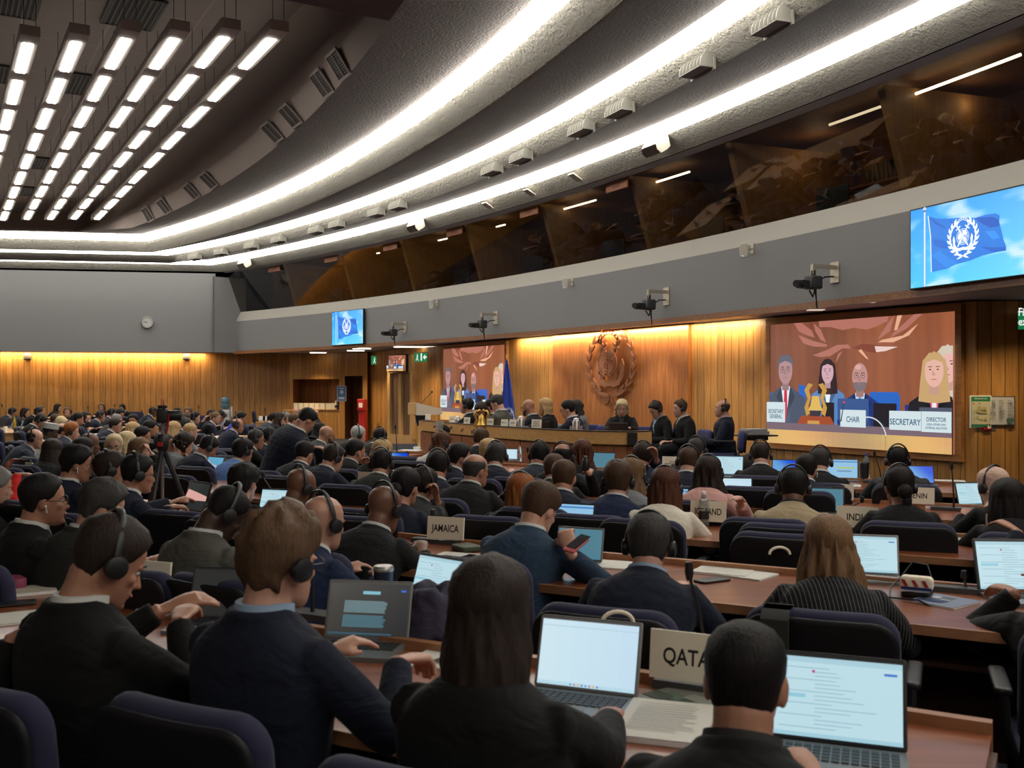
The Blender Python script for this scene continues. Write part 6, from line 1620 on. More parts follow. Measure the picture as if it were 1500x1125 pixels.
empty_chair(758, 597, 25, -60, 'steel blue empty armchair on the podium', 's', .25, 'empty chairs on the podium')
empty_chair(862, 612, 44, 200, 'blue empty podium chair right of the man with glasses', 'r', .25, 'empty chairs on the podium')
empty_chair(896, 615, 46, 200, 'blue empty podium chair in front of the fair blond woman', 'r', .25, 'empty chairs on the podium')
empty_chair(942, 617, 47, 200, 'blue empty podium chair at the right desk end', 'r', .25, 'empty chairs on the podium')

# ------------------------------------------------------------------ desks
def desk_row(pts, lab, depth=.74, zt=.765, name='conference_desk', top=DESK, rail=DESKR, body=DESKD, rear=True, grp='curved rows of desks'):
    pts = [V((x, y, 0)) for x, y in pts]
    # resample smooth
    rs = []
    for i in range(len(pts) - 1):
        p0 = pts[max(0, i - 1)]; p1, p2 = pts[i], pts[i + 1]; p3 = pts[min(len(pts) - 1, i + 2)]
        for k in range(6):
            t = k / 6; rs.append(.5 * ((2 * p1) + (p2 - p0) * t + (2 * p0 - 5 * p1 + 4 * p2 - p3) * t * t + (3 * p1 - p0 - 3 * p2 + p3) * t ** 3))
    rs.append(pts[-1])
    ns = []
    for i in range(len(rs)):
        d = (rs[min(i + 1, len(rs) - 1)] - rs[max(i - 1, 0)]).normalized(); ns.append(V((d.y, -d.x, 0)))
    mid_ = len(rs) // 2; org = rs[mid_]
    root = empty(name, M4.Translation(org)); tag(root, lab, 'desk', grp)
    def sweep(nm, mat, a, b, z0, z1):
        m = MB(); rings = []
        for p, n in zip(rs, ns):
            q, r = p + n * a - org, p + n * b - org
            rings.append([V((q.x, q.y, z0)), V((r.x, r.y, z0)), V((r.x, r.y, z1)), V((q.x, q.y, z1))])
        m.loft(rings); return m.obj(nm, mat, root, smooth=40)
    sweep('worktop', top, .0, depth, zt - .03, zt)
    sweep('edge_strip', rail, depth, depth + .018, zt - .035, zt + .002)
    sweep('rear_rail', rail, -.035, .0, zt - .06, zt + .03)
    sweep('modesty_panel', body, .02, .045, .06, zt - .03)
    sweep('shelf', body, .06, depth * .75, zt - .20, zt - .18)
    L_ = sum((rs[i + 1] - rs[i]).length for i in range(len(rs) - 1)); acc = 0; nxt = 0
    for i in range(len(rs)):
        if i: acc += (rs[i] - rs[i - 1]).length
        if acc >= nxt or i == len(rs) - 1:
            nxt += 1.25; n = ns[i]; p = rs[i] - org; d = V((-n.y, n.x, 0))
            m = MB(); q0, q1 = p + n * .04, p + n * (depth * .85)
            m.loft([[q0 + d * .015 + V((0, 0, z)), q1 + d * .015 + V((0, 0, z)), q1 - d * .015 + V((0, 0, z)), q0 - d * .015 + V((0, 0, z))] for z in (.0, zt - .03)])
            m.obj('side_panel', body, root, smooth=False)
    return root
R1 = [(-3.2, 5.2), (-2.1, 4.50), (-1.25, 3.86), (-.35, 3.36), (.45, 2.95), (1.22, 2.53)]
R2 = [(-3.5, 8.2), (-2.43, 7.2), (-1.4, 6.4), (-.5, 5.72), (.45, 5.15), (1.3, 4.68), (2.06, 4.26), (2.95, 3.8)]
R3 = [(-2.95, 9.75), (-1.65, 8.55), (-.3, 7.55), (1.29, 6.50), (2.65, 5.78), (3.7, 5.3)]
R4 = [(-1.2, 9.85), (.7, 8.72), (2.0, 8.0), (3.2, 7.3), (4.6, 6.65)]
R5 = [(-.3, 11.3), (1.3, 10.35), (2.2, 9.85), (3.2, 9.35), (4.05, 8.95)]
desk_row(R1, 'long red-brown desk row nearest the camera with laptops and the QATAR plate')
desk_row(R2, 'second red-brown desk row carrying the JAMAICA plate')
desk_row(R3, 'third desk row with the GUINEA BISSAU and INDIA plates')
desk_row(R4, 'fourth desk row with two long microphones at the right')
desk_row(R5, 'last desk row on the right, just before the podium and large projection')
desk_row([(-1.95, 13.7), (-1.15, 13.1)], 'short desk piece near the left podium end')
HON = wood('honey_desk', (.38, .19, .07), (.5, .27, .10), rough=.4, vertical=False)
def small_desk(px0, px1, ytop, zt, lab, dep=.6, yaw=0):
    d = F * (CZ - zt) / (ytop - HY); a, b = at(px0, HY, d), at(px1, HY, d); w = (b - a).length
    root = empty('side_desk', M4.Translation(((a.x + b.x) / 2, d, 0)) @ rotz(-math.radians(yaw))); tag(root, lab, 'desk', 'honey coloured desks of the left block')
    m = MB(); m.box((0, dep / 2, zt - .015), (w, dep, .03)); m.obj('worktop', HON, root, smooth=False)
    m = MB(); m.box((0, .03, (zt - .03) / 2), (w - .02, .03, zt - .03)); m.obj('front_panel', HON, root, smooth=False)
    for sx in (-1, 1): m = MB(); m.box((sx * (w / 2 - .015), dep / 2, (zt - .03) / 2), (.03, dep - .04, zt - .03)); m.obj('side_panel', HON, root, smooth=False)
small_desk(-90, 36, 634, .766, 'honey coloured desk with bottle and cups at the far left edge', 2.3)
small_desk(138, 160, 638, .766, 'honey coloured desk end under the white cups')
small_desk(282, 330, 644, .766, 'honey coloured desk strewn with papers right of the tripod', 1.5)
small_desk(374, 402, 618, .76, 'honey coloured desk by the end wall right of the cooler')
small_desk(379, 408, 702, .76, 'honey coloured desk end behind the bald man with headset', .5, 20)
small_desk(-20, 12, 712, .76, 'honey coloured desk at the left edge near the glasses wearer', .5, 30)

for a_, b_, lb in ((-30, 60, 'left honey coloured desk below the end wall'), (110, 222, 'middle honey coloured desk below the end wall'), (272, 402, 'right honey coloured desk below the end wall')):
    small_desk(a_, b_, HY + (CZ - .765) * F / 21.7, .765, lb)
# ------------------------------------------------------------------ podium: platform, curved desk, lectern, flag
pl = [(-3.0, 24.6), (-2.7, 19.5), (-1.9, 16.0), (-.9, 13.9), (.35, 12.1), (1.5, 11.6), (2.8, 11.5), (4.0, 12.6), (5.1, 13.7), (-1.2, 24.6)]
m = MB(); n = len(pl); m.add([(x, y, 0) for x, y in pl] + [(x, y, .25) for x, y in pl], [tuple(range(n)), tuple(range(2 * n - 1, n - 1, -1))] + [(i, (i + 1) % n, n + (i + 1) % n, n + i) for i in range(n)])
o = m.obj('podium_platform', CARPET, smooth=False); struct(o, 'low carpeted platform under the podium')
m = MB(); rg = [[V((x, y, z)) for x, y in pl[:9]] for z in (.20, .255)]; m.loft(rg, closed=False, caps=False); struct(m.obj('trim_platform', OAK, smooth=False))
PD = [(-1.50, 16.3), (-1.0, 15.3), (-.49, 14.35), (.11, 13.35), (.65, 12.65), (1.05, 12.35), (1.41, 12.2)]
def podium_desk():
    pts = [V((x, y, 0)) for x, y in PD]; rs = []
    for i in range(len(pts) - 1):
        p0 = pts[max(0, i - 1)]; p1, p2 = pts[i], pts[i + 1]; p3 = pts[min(len(pts) - 1, i + 2)]
        for k in range(4):
            t = k / 4; rs.append(.5 * ((2 * p1) + (p2 - p0) * t + (2 * p0 - 5 * p1 + 4 * p2 - p3) * t * t + (3 * p1 - p0 - 3 * p2 + p3) * t ** 3))
    rs += [pts[-1], V((1.56, 12.26, 0)), V((1.72, 12.42, 0))]
    ns = []
    for i in range(len(rs)):
        d = (rs[min(i + 1, len(rs) - 1)] - rs[max(i - 1, 0)]).normalized(); ns.append(V((d.y, -d.x, 0)))
    root = empty('podium_desk', M4.Translation((0, 13, .25))); tag(root, 'long curved oak podium desk with reddish front panels', 'desk'); og = V((0, 13, .25))
    def sw(nm, mat, a, b, z0, z1, i0=0, i1=None, ins=0):
        m = MB(); rings = []
        for p, n in list(zip(rs, ns))[i0:i1]:
            q, r = p + n * a - og, p + n * b - og
            rings.append([V((q.x, q.y, z0 - .25)), V((r.x, r.y, z0 - .25)), V((r.x, r.y, z1 - .25)), V((q.x, q.y, z1 - .25))])
        if ins: rings[0] = [p.lerp(rings[1][k], ins) for k, p in enumerate(rings[0])]; rings[-1] = [p.lerp(rings[-2][k], ins) for k, p in enumerate(rings[-1])]
        m.loft(rings); return m.obj(nm, mat, root, smooth=30)
    sw('front_band', OAK, -.03, .03, .945, 1.10)
    sw('rim', pmat('dark_rim', (.03, .025, .022), .4), -.05, .035, 1.10, 1.112)
    sw('worktop', DESK, -.75, -.03, .96, .99)
    for i in range(0, len(rs) - 1, 2): sw('front_panel', ROSE, -.03, .0, .28, .92, i, i + 3, .05)
    sw('plinth', BROWNW, -.04, -.02, .25, .96)
    m = MB(); m.box((0, 0, 0), (.12, .05, .15)); m.obj('socket_box', BLACK, root, mx=M4.Translation(V((1.47, 12.15, 1.02)) - og) @ rotz(-.2), smooth=False)
podium_desk()
lx, ly = -1.95, 22.0
root = empty('lectern', M4.Translation((lx, ly, .25)) @ rotz(math.radians(25))); tag(root, 'oak lectern with slanted white top at the left podium end', 'lectern')
m = MB(); m.box((0, 0, .04), (.36, .36, .08)); m.obj('base', WHITE, root, smooth=False); m = MB(); m.box((-.02, 0, .45), (.16, .24, .8)); m.obj('column', OAKV, root, smooth=False)
m = MB(); m.loft([[V((x, y, z)) for x, z in ((-.26, .78), (-.26, 1.06), (.34, .92), (.34, .80))] for y in (-.24, .24)]); m.obj('reading_top', pmat('lectern_white', (.60, .56, .48), .5), root, smooth=False)
m = MB(); m.box((-.275, 0, .92), (.02, .48, .26)); m.obj('end_board', OAKV, root, smooth=False)
m = MB(); m.box((-.21, -.15, .66), (.02, .16, .14)); m.obj('badge', pmat('blue_badge', (.06, .2, .5), .5), root, smooth=False)
m = MB(); m.tube([(-.1, 0, 1.0), (.05, 0, 1.15), (.17, 0, 1.27)], .008, 6); m.ell((.19, 0, 1.29), (.025, .02, .025)); m.obj('microphone', BLACK, root)
# flag
fx = at(742, HY, 20.5); root = empty('flag', M4.Translation((fx.x, fx.y, .25))); tag(root, 'blue flag with white emblem hanging from a pole behind the podium', 'flag')
m = MB(); m.tube([(0, 0, 0), (0, 0, 1.98)], .014, 8); m.obj('pole', OAKV, root); m = MB(); m.lathe([(.012, 0), (.026, .02), (.010, .05), (.004, .12)], 10, mx=tr(0, 0, 1.98)); m.obj('finial', pmat('brass', (.55, .36, .1), .3, metal=.9), root)
m = MB(); m.lathe([(.16, 0), (.16, .03), (.03, .06)], 16); m.obj('foot', BLACK, root)
BLUEF = pmat('flag_blue', (.012, .05, .38), .7)
m = MB(); rings = []
for k in range(15):
    t = k / 14; z = 1.96 - 1.5 * t; w = .03 + .32 * t ** .75; row = []
    for j in range(24):
        a = 2 * PI * j / 24; row.append(V((.05 * t + w * .5 * math.cos(a) + .0, (.03 + .04 * t) * math.sin(a) * (1 + .5 * math.sin(6 * a)), z)))
    rings.append(row)
m.loft(rings); m.obj('cloth', BLUEF, root)
P = Pic(.0009); pic_emblem(P, .05, .72, .13, .30, (205, 215, 235)); inst('emblem_print', P.mesh('emblem_print', PRINT), root, tr(0, -.088, 0))
# bell
bp_ = at(705.5, 612, 14.15); root = empty('ship_bell', M4.Translation((bp_.x, bp_.y, .99))); tag(root, 'golden ship bell held by two curled dolphins on a wooden base', 'bell')
GOLD = pmat('polished_gold', (.62, .38, .10), .42, metal=1)
m = MB(); m.box((0, 0, .025), (.30, .16, .05)); m.box((0, 0, .06), (.24, .12, .02)); m.obj('base', BROWNW, root, smooth=False)
m = MB(); m.lathe([(.075, .12), (.065, .14), (.048, .20), (.04, .24), (.02, .265), (.008, .28)], 18); m.obj('bell', GOLD, root)
for sx in (-1, 1): m = MB(); m.tube([(sx * .05, 0, .07), (sx * .095, 0, .12), (sx * .07, 0, .19), (sx * .10, 0, .26), (sx * .075, 0, .32), (sx * .03, 0, .31)], [.018, .024, .018, .022, .018, .012], 8); m.ell((sx * .03, 0, .325), (.02, .02, .02)); m.obj('dolphin', GOLD, root)
# ------------------------------------------------------------------ small things
def plate(p, yaw, txt, lab, w=.225, h=.125, th=None, name='name_plate', grp='country name plates'):
    """p: point under its centre; text looks towards the camera side"""
    root = empty(name, M4.Translation(p) @ rotz(-math.radians(yaw))); tag(root, lab, 'name plate', grp)
    m = MB(); m.box((0, 0, h / 2), (w, .012, h)); m.obj('board', CREAM, root, mx=rotx(-.12), smooth=False)
    if txt:
        lines = txt.split('|'); P = Pic(.0004); P.l = 15; th = th or min(h * .33, 1.28 * w / max(len(l) for l in lines)); n = len(lines)
        for i, l in enumerate(lines): P.text(l, 0, h * .5 + (n - 1) * th * .7 - i * th * 1.4 - th * .5, th, (22, 22, 22), min(.8, w * .86 / (len(l) * th * .92)))
        inst('lettering', P.mesh('lettering', PRINT), root, rotx(-.12))
    return root
def dz(py, z): return F * (CZ - z) / (py - HY)
def on(px, py, z): return at(px, py, dz(py, z))
ZR = .795
plate(on(213, 870, .77), 22, 'PORTUGAL', 'cream PORTUGAL name plate on the nearest desk row', .25, .14)
plate(on(1012, 999, ZR), 27, 'QATAR', 'large cream QATAR name plate on the nearest desk row', .25, .14)
plate(on(652, 790, ZR), 22, 'JAMAICA', 'cream JAMAICA name plate on the second desk row', .225, .125)
plate(on(541, 716, ZR), 24, 'GUINEA BISSAU', 'cream GUINEA BISSAU name plate', .235, .14, .045)
plate(on(1256, 773, ZR), 26, 'INDIA', 'cream INDIA name plate beside the woman with the hair clip', .24, .13)
plate(on(1228, 732, ZR), 26, 'CANADA', 'cream name plate of which only DA can be read', .22, .12)
plate(on(1345, 738, ZR), 26, 'BENIN', 'cream name plate right of the pinned up black hair', .22, .12)
plate(on(1478, 788, ZR), 26, 'INDONESIA', 'cream name plate at the right edge beginning with IN', .24, .13)
plate(on(985, 687, ZR), 24, 'BOLIVIA|PLURINATIONAL STATE', 'cream BOLIVIA name plate', .22, .13)
plate(on(1037, 764, ZR), 26, 'ICELAND', 'cream name plate behind the clear water bottle', .23, .13)
plate(on(333, 693, ZR), 24, 'GUATEMALA', 'cream name plate right of the small light blue laptop', .20, .14)
plate(on(41, 692, .80), 40, '', 'small blank pale card on a desk at the far left', .15, .1)
plate(on(412, 750, ZR), 20, '', 'tall cream plate behind the laptop left of the bald man', .18, .15)
for px, pb_, t, lb in ((626.5, 616, '', 'small white card at the left podium end'), (662, 620, 'SECRETARIAT', 'white podium plate left of the thermos'), (683.5, 622, 'SECRETARY|GENERAL', 'white SECRETARY GENERAL podium plate'), (717.5, 624, 'CHAIR', 'white CHAIR podium plate'), (738.5, 625.5, 'SECRETARY', 'white SECRETARY podium plate'), (751, 626, 'DIRECTOR|LEGAL AFFAIRS', 'white DIRECTOR podium plate left of the large thermos'), (785.5, 628, 'DIRECTOR|TECHNICAL|COOPERATION', 'white podium plate in front of the blond woman')):
    p = on(px, pb_, 1.112) if 0 else at(px, pb_ - .5, dz(pb_, 1.10)); p = V((p.x, p.y + .02, 1.112)); plate(p, 40, t, lb, .115 if px != 785.5 else .16, .095 if px != 785.5 else .11, grp='podium name plates')
# laptops
def screen_pic(kind, w=.30, h=.19):
    P = Pic(.0005); rnd = random.Random(kind); P.l = 2
    if kind == 'doc':
        P.rect(0, 0, w, h, (196, 230, 240)); P.rect(0, h * .93, w, h * .07, (176, 214, 228))
        for k in range(16):
            x = w * (.04 if k % 3 == 0 else .32); P.rect(x, h * (.86 - k * .05), w * (.12 + rnd.random() * .45), h * .007, (120, 165, 185))
        P.rect(w * .86, h * .84, w * .1, h * .03, (60, 120, 210)); P.ell(w * .31, h * .82, .004, .004, (200, 60, 130), 8); P.rect(w * .03, h * .48, w * .22, h * .05, (150, 208, 226)); P.rect(0, 0, w, h * .05, (168, 212, 228))
    elif kind == 'white':
        P.grid(0, 0, w, h, 6, 6, lambda x, y: (int(214 - 10 * x), int(240 - 8 * x), 250)); P.rect(0, h * .90, w, h * .012, (180, 215, 232)); P.rect(0, 0, w, h * .055, (190, 226, 240))
        for k in range(8): P.ell(w * (.35 + k * .04), h * .028, .003, .003, [(60, 150, 230), (220, 90, 70), (230, 180, 60), (70, 120, 200)][k % 4], 8)
    elif kind == 'dark':
        P.grid(0, 0, w, h, 10, 8, lambda x, y: (int(62 - 26 * x + 14 * y), int(60 - 24 * x + 14 * y), int(56 - 18 * x + 14 * y))); P.rect(w * .42, h * .80, w * .22, h * .06, (130, 190, 205)); P.rect(w * .9, h * .86, w * .06, h * .035, (50, 110, 220))
        for k in range(24):
            y = .66 - k * .021
            if k in (11, 12): continue
            P.rect(w * .2, h * y, w * (.5 + rnd.random() * .04), h * .013, (120, 150, 156) if k < 12 else (84, 128, 142))
        P.rect(w * .03, h * .04, w * .8, h * .03, (50, 90, 110))
    elif kind == 'blue':
        P.grid(0, 0, w, h, 10, 8, lambda x, y: (int(60 + 50 * math.sin(3 * x + 2 * y)), int(120 + 50 * math.sin(3 * x + 2 * y)), 225))
    elif kind == 'wave':
        P.rect(0, 0, w, h, (100, 170, 205)); P.poly([(0, h * .75), (w * .3, h * .5), (w * .6, h * .42), (w, h * .1), (w, h * .28), (w * .65, h * .5), (w * .3, h * .60), (0, h * .85)], (205, 190, 205))
    elif kind == 'pink':
        P.rect(0, 0, w, h, (34, 40, 42)); P.poly([(0, h * .40), (w * .06, h * .74), (w * .5, h * .66), (w, h * .55), (w, h * .38), (w * .7, h * .36), (w * .4, h * .34)], (225, 170, 160))  # pink patch is a reflection painted into the display
    elif kind == 'teal':
        P.rect(0, 0, w, h, (82, 130, 148))
    elif kind == 'mail':
        P.rect(0, 0, w, h, (150, 200, 235)); P.rect(0, h * .86, w, h * .06, (70, 130, 200)); P.rect(w * .32, h * .52, w * .58, h * .07, (190, 205, 70)); P.rect(w * .32, h * .32, w * .48, h * .08, (120, 150, 180))
    elif kind == 'off':
        P.rect(0, 0, w, h, (18, 20, 20))
    return P.mesh('screen_' + kind, LAP)
SP = {k: screen_pic(k) for k in ('doc', 'white', 'dark', 'blue', 'wave', 'pink', 'teal', 'mail', 'off')}
LGREY = pmat('laptop_grey', (.22, .22, .22), .4, metal=.5)
mm = MB(); mm.box((0, -.115, .008), (.32, .22, .016)); LB = mm.mesh('base', [LGREY], False)
mm = MB(); mm.box((0, -.008, 0), (.32, .012, .215)); 
def lid_mesh(mat): m = MB(); m.slab(.32, .215, .010, .008, .002, mx=tr(0, .006, 0)); return m.mesh('lid', mat, 30)
LIDS = {'g': lid_mesh(LGREY), 'k': lid_mesh(pmat('laptop_black', (.02, .021, .022), .4))}
mm = MB()
for r in range(5):
    for c in range(13): mm.box((-.132 + c * .022, -.035 - r * .021, .0175), (.018, .017, .003))
KEYS = mm.mesh('keyboard', pmat('key_black', (.03, .03, .032), .5), False)
mm = MB(); mm.box((0, -.185, .0165), (.10, .06, .002)); PADM = mm.mesh('touchpad', pmat('pad_grey', (.16, .16, .16), .4), False)
def laptop(px, py, yaw, kind, lab, z=.765, w=.32, tilt=18, lid='k', grp='laptops on the desks', cat='laptop', d=None, pod_=0):
    p = at(px, py, d or dz(py, z)); p.z = z
    k = w / .32
    root = empty('laptop', M4.Translation(p) @ rotz(-math.radians(yaw))); tag(root, lab, cat, grp)
    S_ = M4.Scale(k, 4)
    inst('base', LB, root, S_); inst('keyboard', KEYS, root, S_); inst('touchpad', PADM, root, S_)
    l = inst('lid', LIDS[lid], root, S_ @ tr(0, 0, .014) @ rotx(-math.radians(tilt))); inst('display', SP[kind], l, tr(-.15, .0, .012))
    return root
laptop(535, 944, 10, 'dark', 'laptop with dark document in front of the tousled haired man', lid='g', w=.305)
laptop(856, 1021, 22, 'white', 'laptop with bright blank page in front of the woman with the bob', lid='g', w=.31)
laptop(1226, 1100, 20, 'doc', 'laptop showing an open mailbox at the right of the nearest row', lid='k', w=.32)
laptop(636, 896, 42, 'doc', 'laptop behind the bundled scarf in the nearest row', lid='g', w=.31)
laptop(327, 912, 8, 'off', 'black laptop with dark screen behind the PORTUGAL plate', lid='k', w=.29)
laptop(404, 762, 20, 'doc', 'small laptop left of the bald man in bright navy', lid='k', w=.30)
laptop(281, 752, 45, 'pink', 'laptop with pinkish reflection used by the man with rimless glasses', lid='k')
laptop(310, 697, 40, 'wave', 'light blue laptop with a wave wallpaper in the left block', lid='g', w=.28)
laptop(580, 687, 24, 'blue', 'laptop with bright blue desktop near the podium steps', w=.26)
laptop(601, 690, 26, 'white', 'low white laptop screen right of the bright blue one', w=.26, tilt=50)
laptop(747, 674, 24, 'white', 'white laptop screen left of the red capped bottle', w=.2)
laptop(882, 688, 22, 'teal', 'grey-teal monitor right of the auburn haired woman', w=.27)
laptop(847, 824, 24, 'teal', 'tablet with teal screen in front of the slate blue suit', lid='g', w=.25, tilt=14)
laptop(838, 781, 24, 'mail', 'laptop edge glowing lilac behind the slate blue suit', w=.26)
laptop(1010, 750, 26, 'mail', 'blue laptop left of the clear water bottle', w=.24)
laptop(1066, 698, 20, 'doc', 'bright laptop between the pink blazer and the cropped haired man', w=.30)
laptop(1076, 735, 12, 'white', 'open laptop right beside the pink blazer', w=.27)
laptop(1150, 700, 22, 'blue', 'blue screen behind the thinning crown', w=.26)
laptop(1234, 703, 18, 'mail', 'monitor with yellow highlighted line below the large projection', w=.29)
laptop(1348, 710, 10, 'blue', 'narrow visible blue screen right of the grey suit', w=.25)
laptop(1428, 742, -8, 'doc', 'laptop in front of the pale pink headscarf', w=.26)
laptop(1271, 845, 16, 'doc', 'laptop hidden half by the ombre haired woman', w=.28, lid='g')
laptop(1494, 873, 4, 'doc', 'large laptop at the right edge of the second row', w=.34)
laptop(1208, 752, 20, 'teal', 'dull grey laptop right of the beige blazer', w=.26)
laptop(18, 658, 75, 'teal', 'laptop on the knees of the person at the left edge', z=.60, tilt=35, w=.3)
laptop(2, 626.5, 30, 'off', 'dark monitor at the left edge near the end wall', w=.3)
laptop(16, 627, 60, 'teal', 'grey laptop left of the green capped bottle', w=.26)
laptop(30, 628, 60, 'teal', 'grey laptop in front of the patterned top', w=.26)
laptop(177, 725, 60, 'white', 'tablet sheet glowing pale blue beside the rimless glasses', w=.2, tilt=50) if 0 else None
for px, pb_, lb in ((621, 615, 'small black screen at the left podium end'), (732, 624, 'black laptop before the chairman in grey'), (796, 628, 'black laptop before the blond podium woman'), (909, 631, 'black laptop before the fair blond woman')):
    laptop(px, pb_, 215, 'off', lb, d=(dz(pb_, 1.08) + .15 if px > 700 else 16.7), z=.992, w=.28, tilt=20, grp='laptops on the podium')
# microphones
mbm = MB(); mbm.box((0, 0, .012), (.30, .09, .024)); MBASE = mbm.mesh('base_plate', pmat('mic_base', (.055, .055, .055), .5), False)
def mic(px, py, hx, hy, lab, z=.765, d=None, grp='gooseneck microphones'):
    d = d or dz(py, z); p = at(px, py, d); root = empty('microphone', M4.Translation(p) @ rotz(-math.radians(27))); tag(root, lab, 'microphone', grp)
    inst('base_plate', MBASE, root)
    h = at(hx, hy, d + .02) - p; h = rotz(math.radians(27)) @ h
    m = MB(); m.tube([(0, 0, .01), (0, 0, h.z * .3), (h.x * .45, h.y * .45, h.z * .7), (h.x, h.y, h.z * .96)], [.009, .006, .005, .005], 8); m.obj('gooseneck', BLACK, root)
    m = MB(); m.tube([(h.x, h.y, h.z * .93), (h.x * 1.02, h.y, h.z), (h.x * 1.05, h.y, h.z + .03)], [.009, .014, .011], 10); m.obj('capsule', BLACK, root)
mic(1035, 1012, 1010, 838, 'gooseneck microphone in front of the QATAR plate')
mic(641, 795, 634, 754, 'gooseneck microphone in front of the JAMAICA plate')
mic(458, 905, 456, 776, 'tall gooseneck microphone right of the tousled haired man')
mic(108, 842, 88, 746, 'gooseneck microphone beside the man with glasses and earphone')
mic(403, 752, 386, 698, 'gooseneck microphone left of the bald man in navy')
mic(778, 700, 773, 660, 'gooseneck microphone left of the slate jacket')
mic(950, 738, 948, 686, 'gooseneck microphone before the broad blue suit')
mic(1233, 762, 1262, 734, 'slanting gooseneck microphone above the INDIA plate')
mic(1290, 708, 1281, 666, 'gooseneck microphone left of the grey suit under the projection')
mic(1397, 748, 1394, 684, 'long upright microphone left of the pale headscarf')
mic(581, 664, 579, 626, 'long microphone below the pilaster')
mic(1415, 868, 1412, 846, 'short bent microphone on the second row at right')
for px, py, hx, hy, lb in ((12, 604, 3, 594, 'leftmost tiny microphone by the end wall'), (133, 604, 129, 597, 'tiny microphone left of the woman facing the camera'), (168, 600, 168, 594, 'tiny microphone right of the woman facing the camera'), (209, 610, 208, 603, 'tiny microphone left of the photo camera'), (291, 603, 291, 596, 'tiny microphone left of the cooler'), (346, 612, 345, 605, 'tiny microphone right of the cooler'), (388, 606, 388, 600, 'tiny microphone above the small boxes')):
    mic(px, HY + (CZ - .77) * F / 22.0, hx, hy, lb, d=22.0, grp='tiny microphones by the end wall')
# papers
PTX = picmat('printed_sheet', 0, True)
def paper(px, py, yaw, w, h, lab, c=(205, 202, 192), lines=12, z=.766, name='paper', cat='paper', sheets=1, grp='papers on the desks', tint=None):
    p = on(px, py, z); p.z = z; root = empty(name, M4.Translation(p) @ rotz(-math.radians(yaw))); tag(root, lab, cat, grp)
    m = MB(); m.box((0, 0, .001 + .0015 * sheets), (w, h, .002 + .003 * sheets)); m.obj('sheet_stack' if sheets > 1 else 'sheet', WHITE, root, smooth=False)
    P = Pic(.0003); P.rect(-w / 2, -h / 2, w, h, c); rnd = random.Random(px)
    if tint:
        for k in range(7): P.rect(-w / 2 + rnd.random() * w * .5, -h / 2 + rnd.random() * h * .7, w * (.2 + .3 * rnd.random()), h * .25, tint[k % len(tint)])
    for k in range(lines): P.rect(-w * .38, h * (.38 - k * .76 / max(lines, 1)), w * (.55 + .2 * rnd.random()), h * .012, (130, 128, 124))
    inst('print', P.mesh('print', PTX), root, tr(0, 0, .0035 + .003 * sheets) @ rotx(-PI / 2))
    return root
paper(975, 1062, 18, .23, .31, 'stack of typed sheets beside the QATAR microphone', sheets=4)
paper(1003, 1027, 55, .21, .20, 'glossy brochure partly under the typed sheets', (120, 120, 110), 0, tint=[(70, 80, 70), (140, 140, 130), (90, 110, 96)])
paper(655, 965, 20, .20, .25, 'white sheet with a pen left of the bob haired woman', lines=0)
paper(625, 948, 30, .26, .02, 'white ruler like paper strip with a pen', (210, 210, 205), 0)
paper(680, 972, 35, .16, .14, 'dark patterned notebook edge left of the bob', (60, 58, 50), 0, name='notebook', cat='notebook', sheets=3)
paper(262, 890, 30, .21, .25, 'annotated sheet with yellow marks under the hands at PORTUGAL', lines=8, tint=[(225, 210, 110), (206, 202, 190), (206, 202, 190)])
paper(10, 908, 60, .21, .30, 'white sheet at the left frame edge', lines=0)
paper(40, 868, 60, .16, .22, 'notepad below the blue case at left', (190, 180, 165), 0, sheets=4)
paper(895, 828, 22, .29, .21, 'white sheets between the tablet and the greying man', lines=0)
paper(1060, 838, 28, .26, .20, 'crumpled sheets with earphones on the second row', lines=6, sheets=2)
paper(1098, 843, 40, .20, .20, 'white sheet right of the crumpled sheets', lines=0)
paper(668, 815, 22, .21, .16, 'left white sheet before the JAMAICA microphone', lines=6)
paper(703, 819, 26, .21, .16, 'right white sheet before the green notebook', lines=6)
paper(1383, 882, 52, .20, .22, 'folded colour brochure on the second row at right', (120, 130, 150), 0, tint=[(60, 70, 110), (170, 175, 185), (80, 90, 100)])
paper(548, 719, 20, .21, .2, 'white sheet right below the GUINEA BISSAU plate', lines=0)
paper(574, 693, 20, .2, .2, 'white sheet by the bright blue laptop', lines=0)
paper(600, 660, 20, .3, .22, 'sheets on the short desk below the pilaster', lines=0)
paper(1390, 707, 20, .28, .2, 'thick pale booklet pile on the last desk row', lines=0, sheets=5)
paper(1382, 745, 20, .24, .14, 'colourful sheet with pink patches on the fourth row', (180, 160, 180), 0, tint=[(205, 110, 190), (190, 190, 196)])
paper(1406, 790, 40, .2, .26, 'white sheets on the third row at right', lines=4)
paper(1244, 712, 20, .2, .2, 'white sheet left of the black tumbler', lines=0)
paper(885, 716, 20, .2, .12, 'white sheet beside the pale jacket in the middle', lines=0)
paper(300, 640, 30, .5, .4, 'scattered white papers on the honey desk left of centre', lines=0, z=.765)
paper(150, 636, 20, .4, .3, 'papers under the white cups in the far left block', lines=0)
def slabthing(px, py, yaw, w, h, t, mat, lab, name, cat, z=.766, r=.02, grp=None):
    p = on(px, py, z); root = empty(name, M4.Translation((p.x, p.y, z + t / 2)) @ rotz(-math.radians(yaw))); tag(root, lab, cat, grp)
    m = MB(); m.slab(w, h, t, r, min(t * .2, .004), mx=rotx(-PI / 2) @ tr(0, 0, -h / 2)); m.obj('body', mat, root); return root
slabthing(1043, 851, 60, .085, .17, .01, BLACK, 'dark tablet phone on the second row right of the greying man', 'smartphone', 'phone')
slabthing(20, 886, 65, .085, .17, .012, BLACK, 'black phone on the desk at the left frame edge', 'smartphone', 'phone')
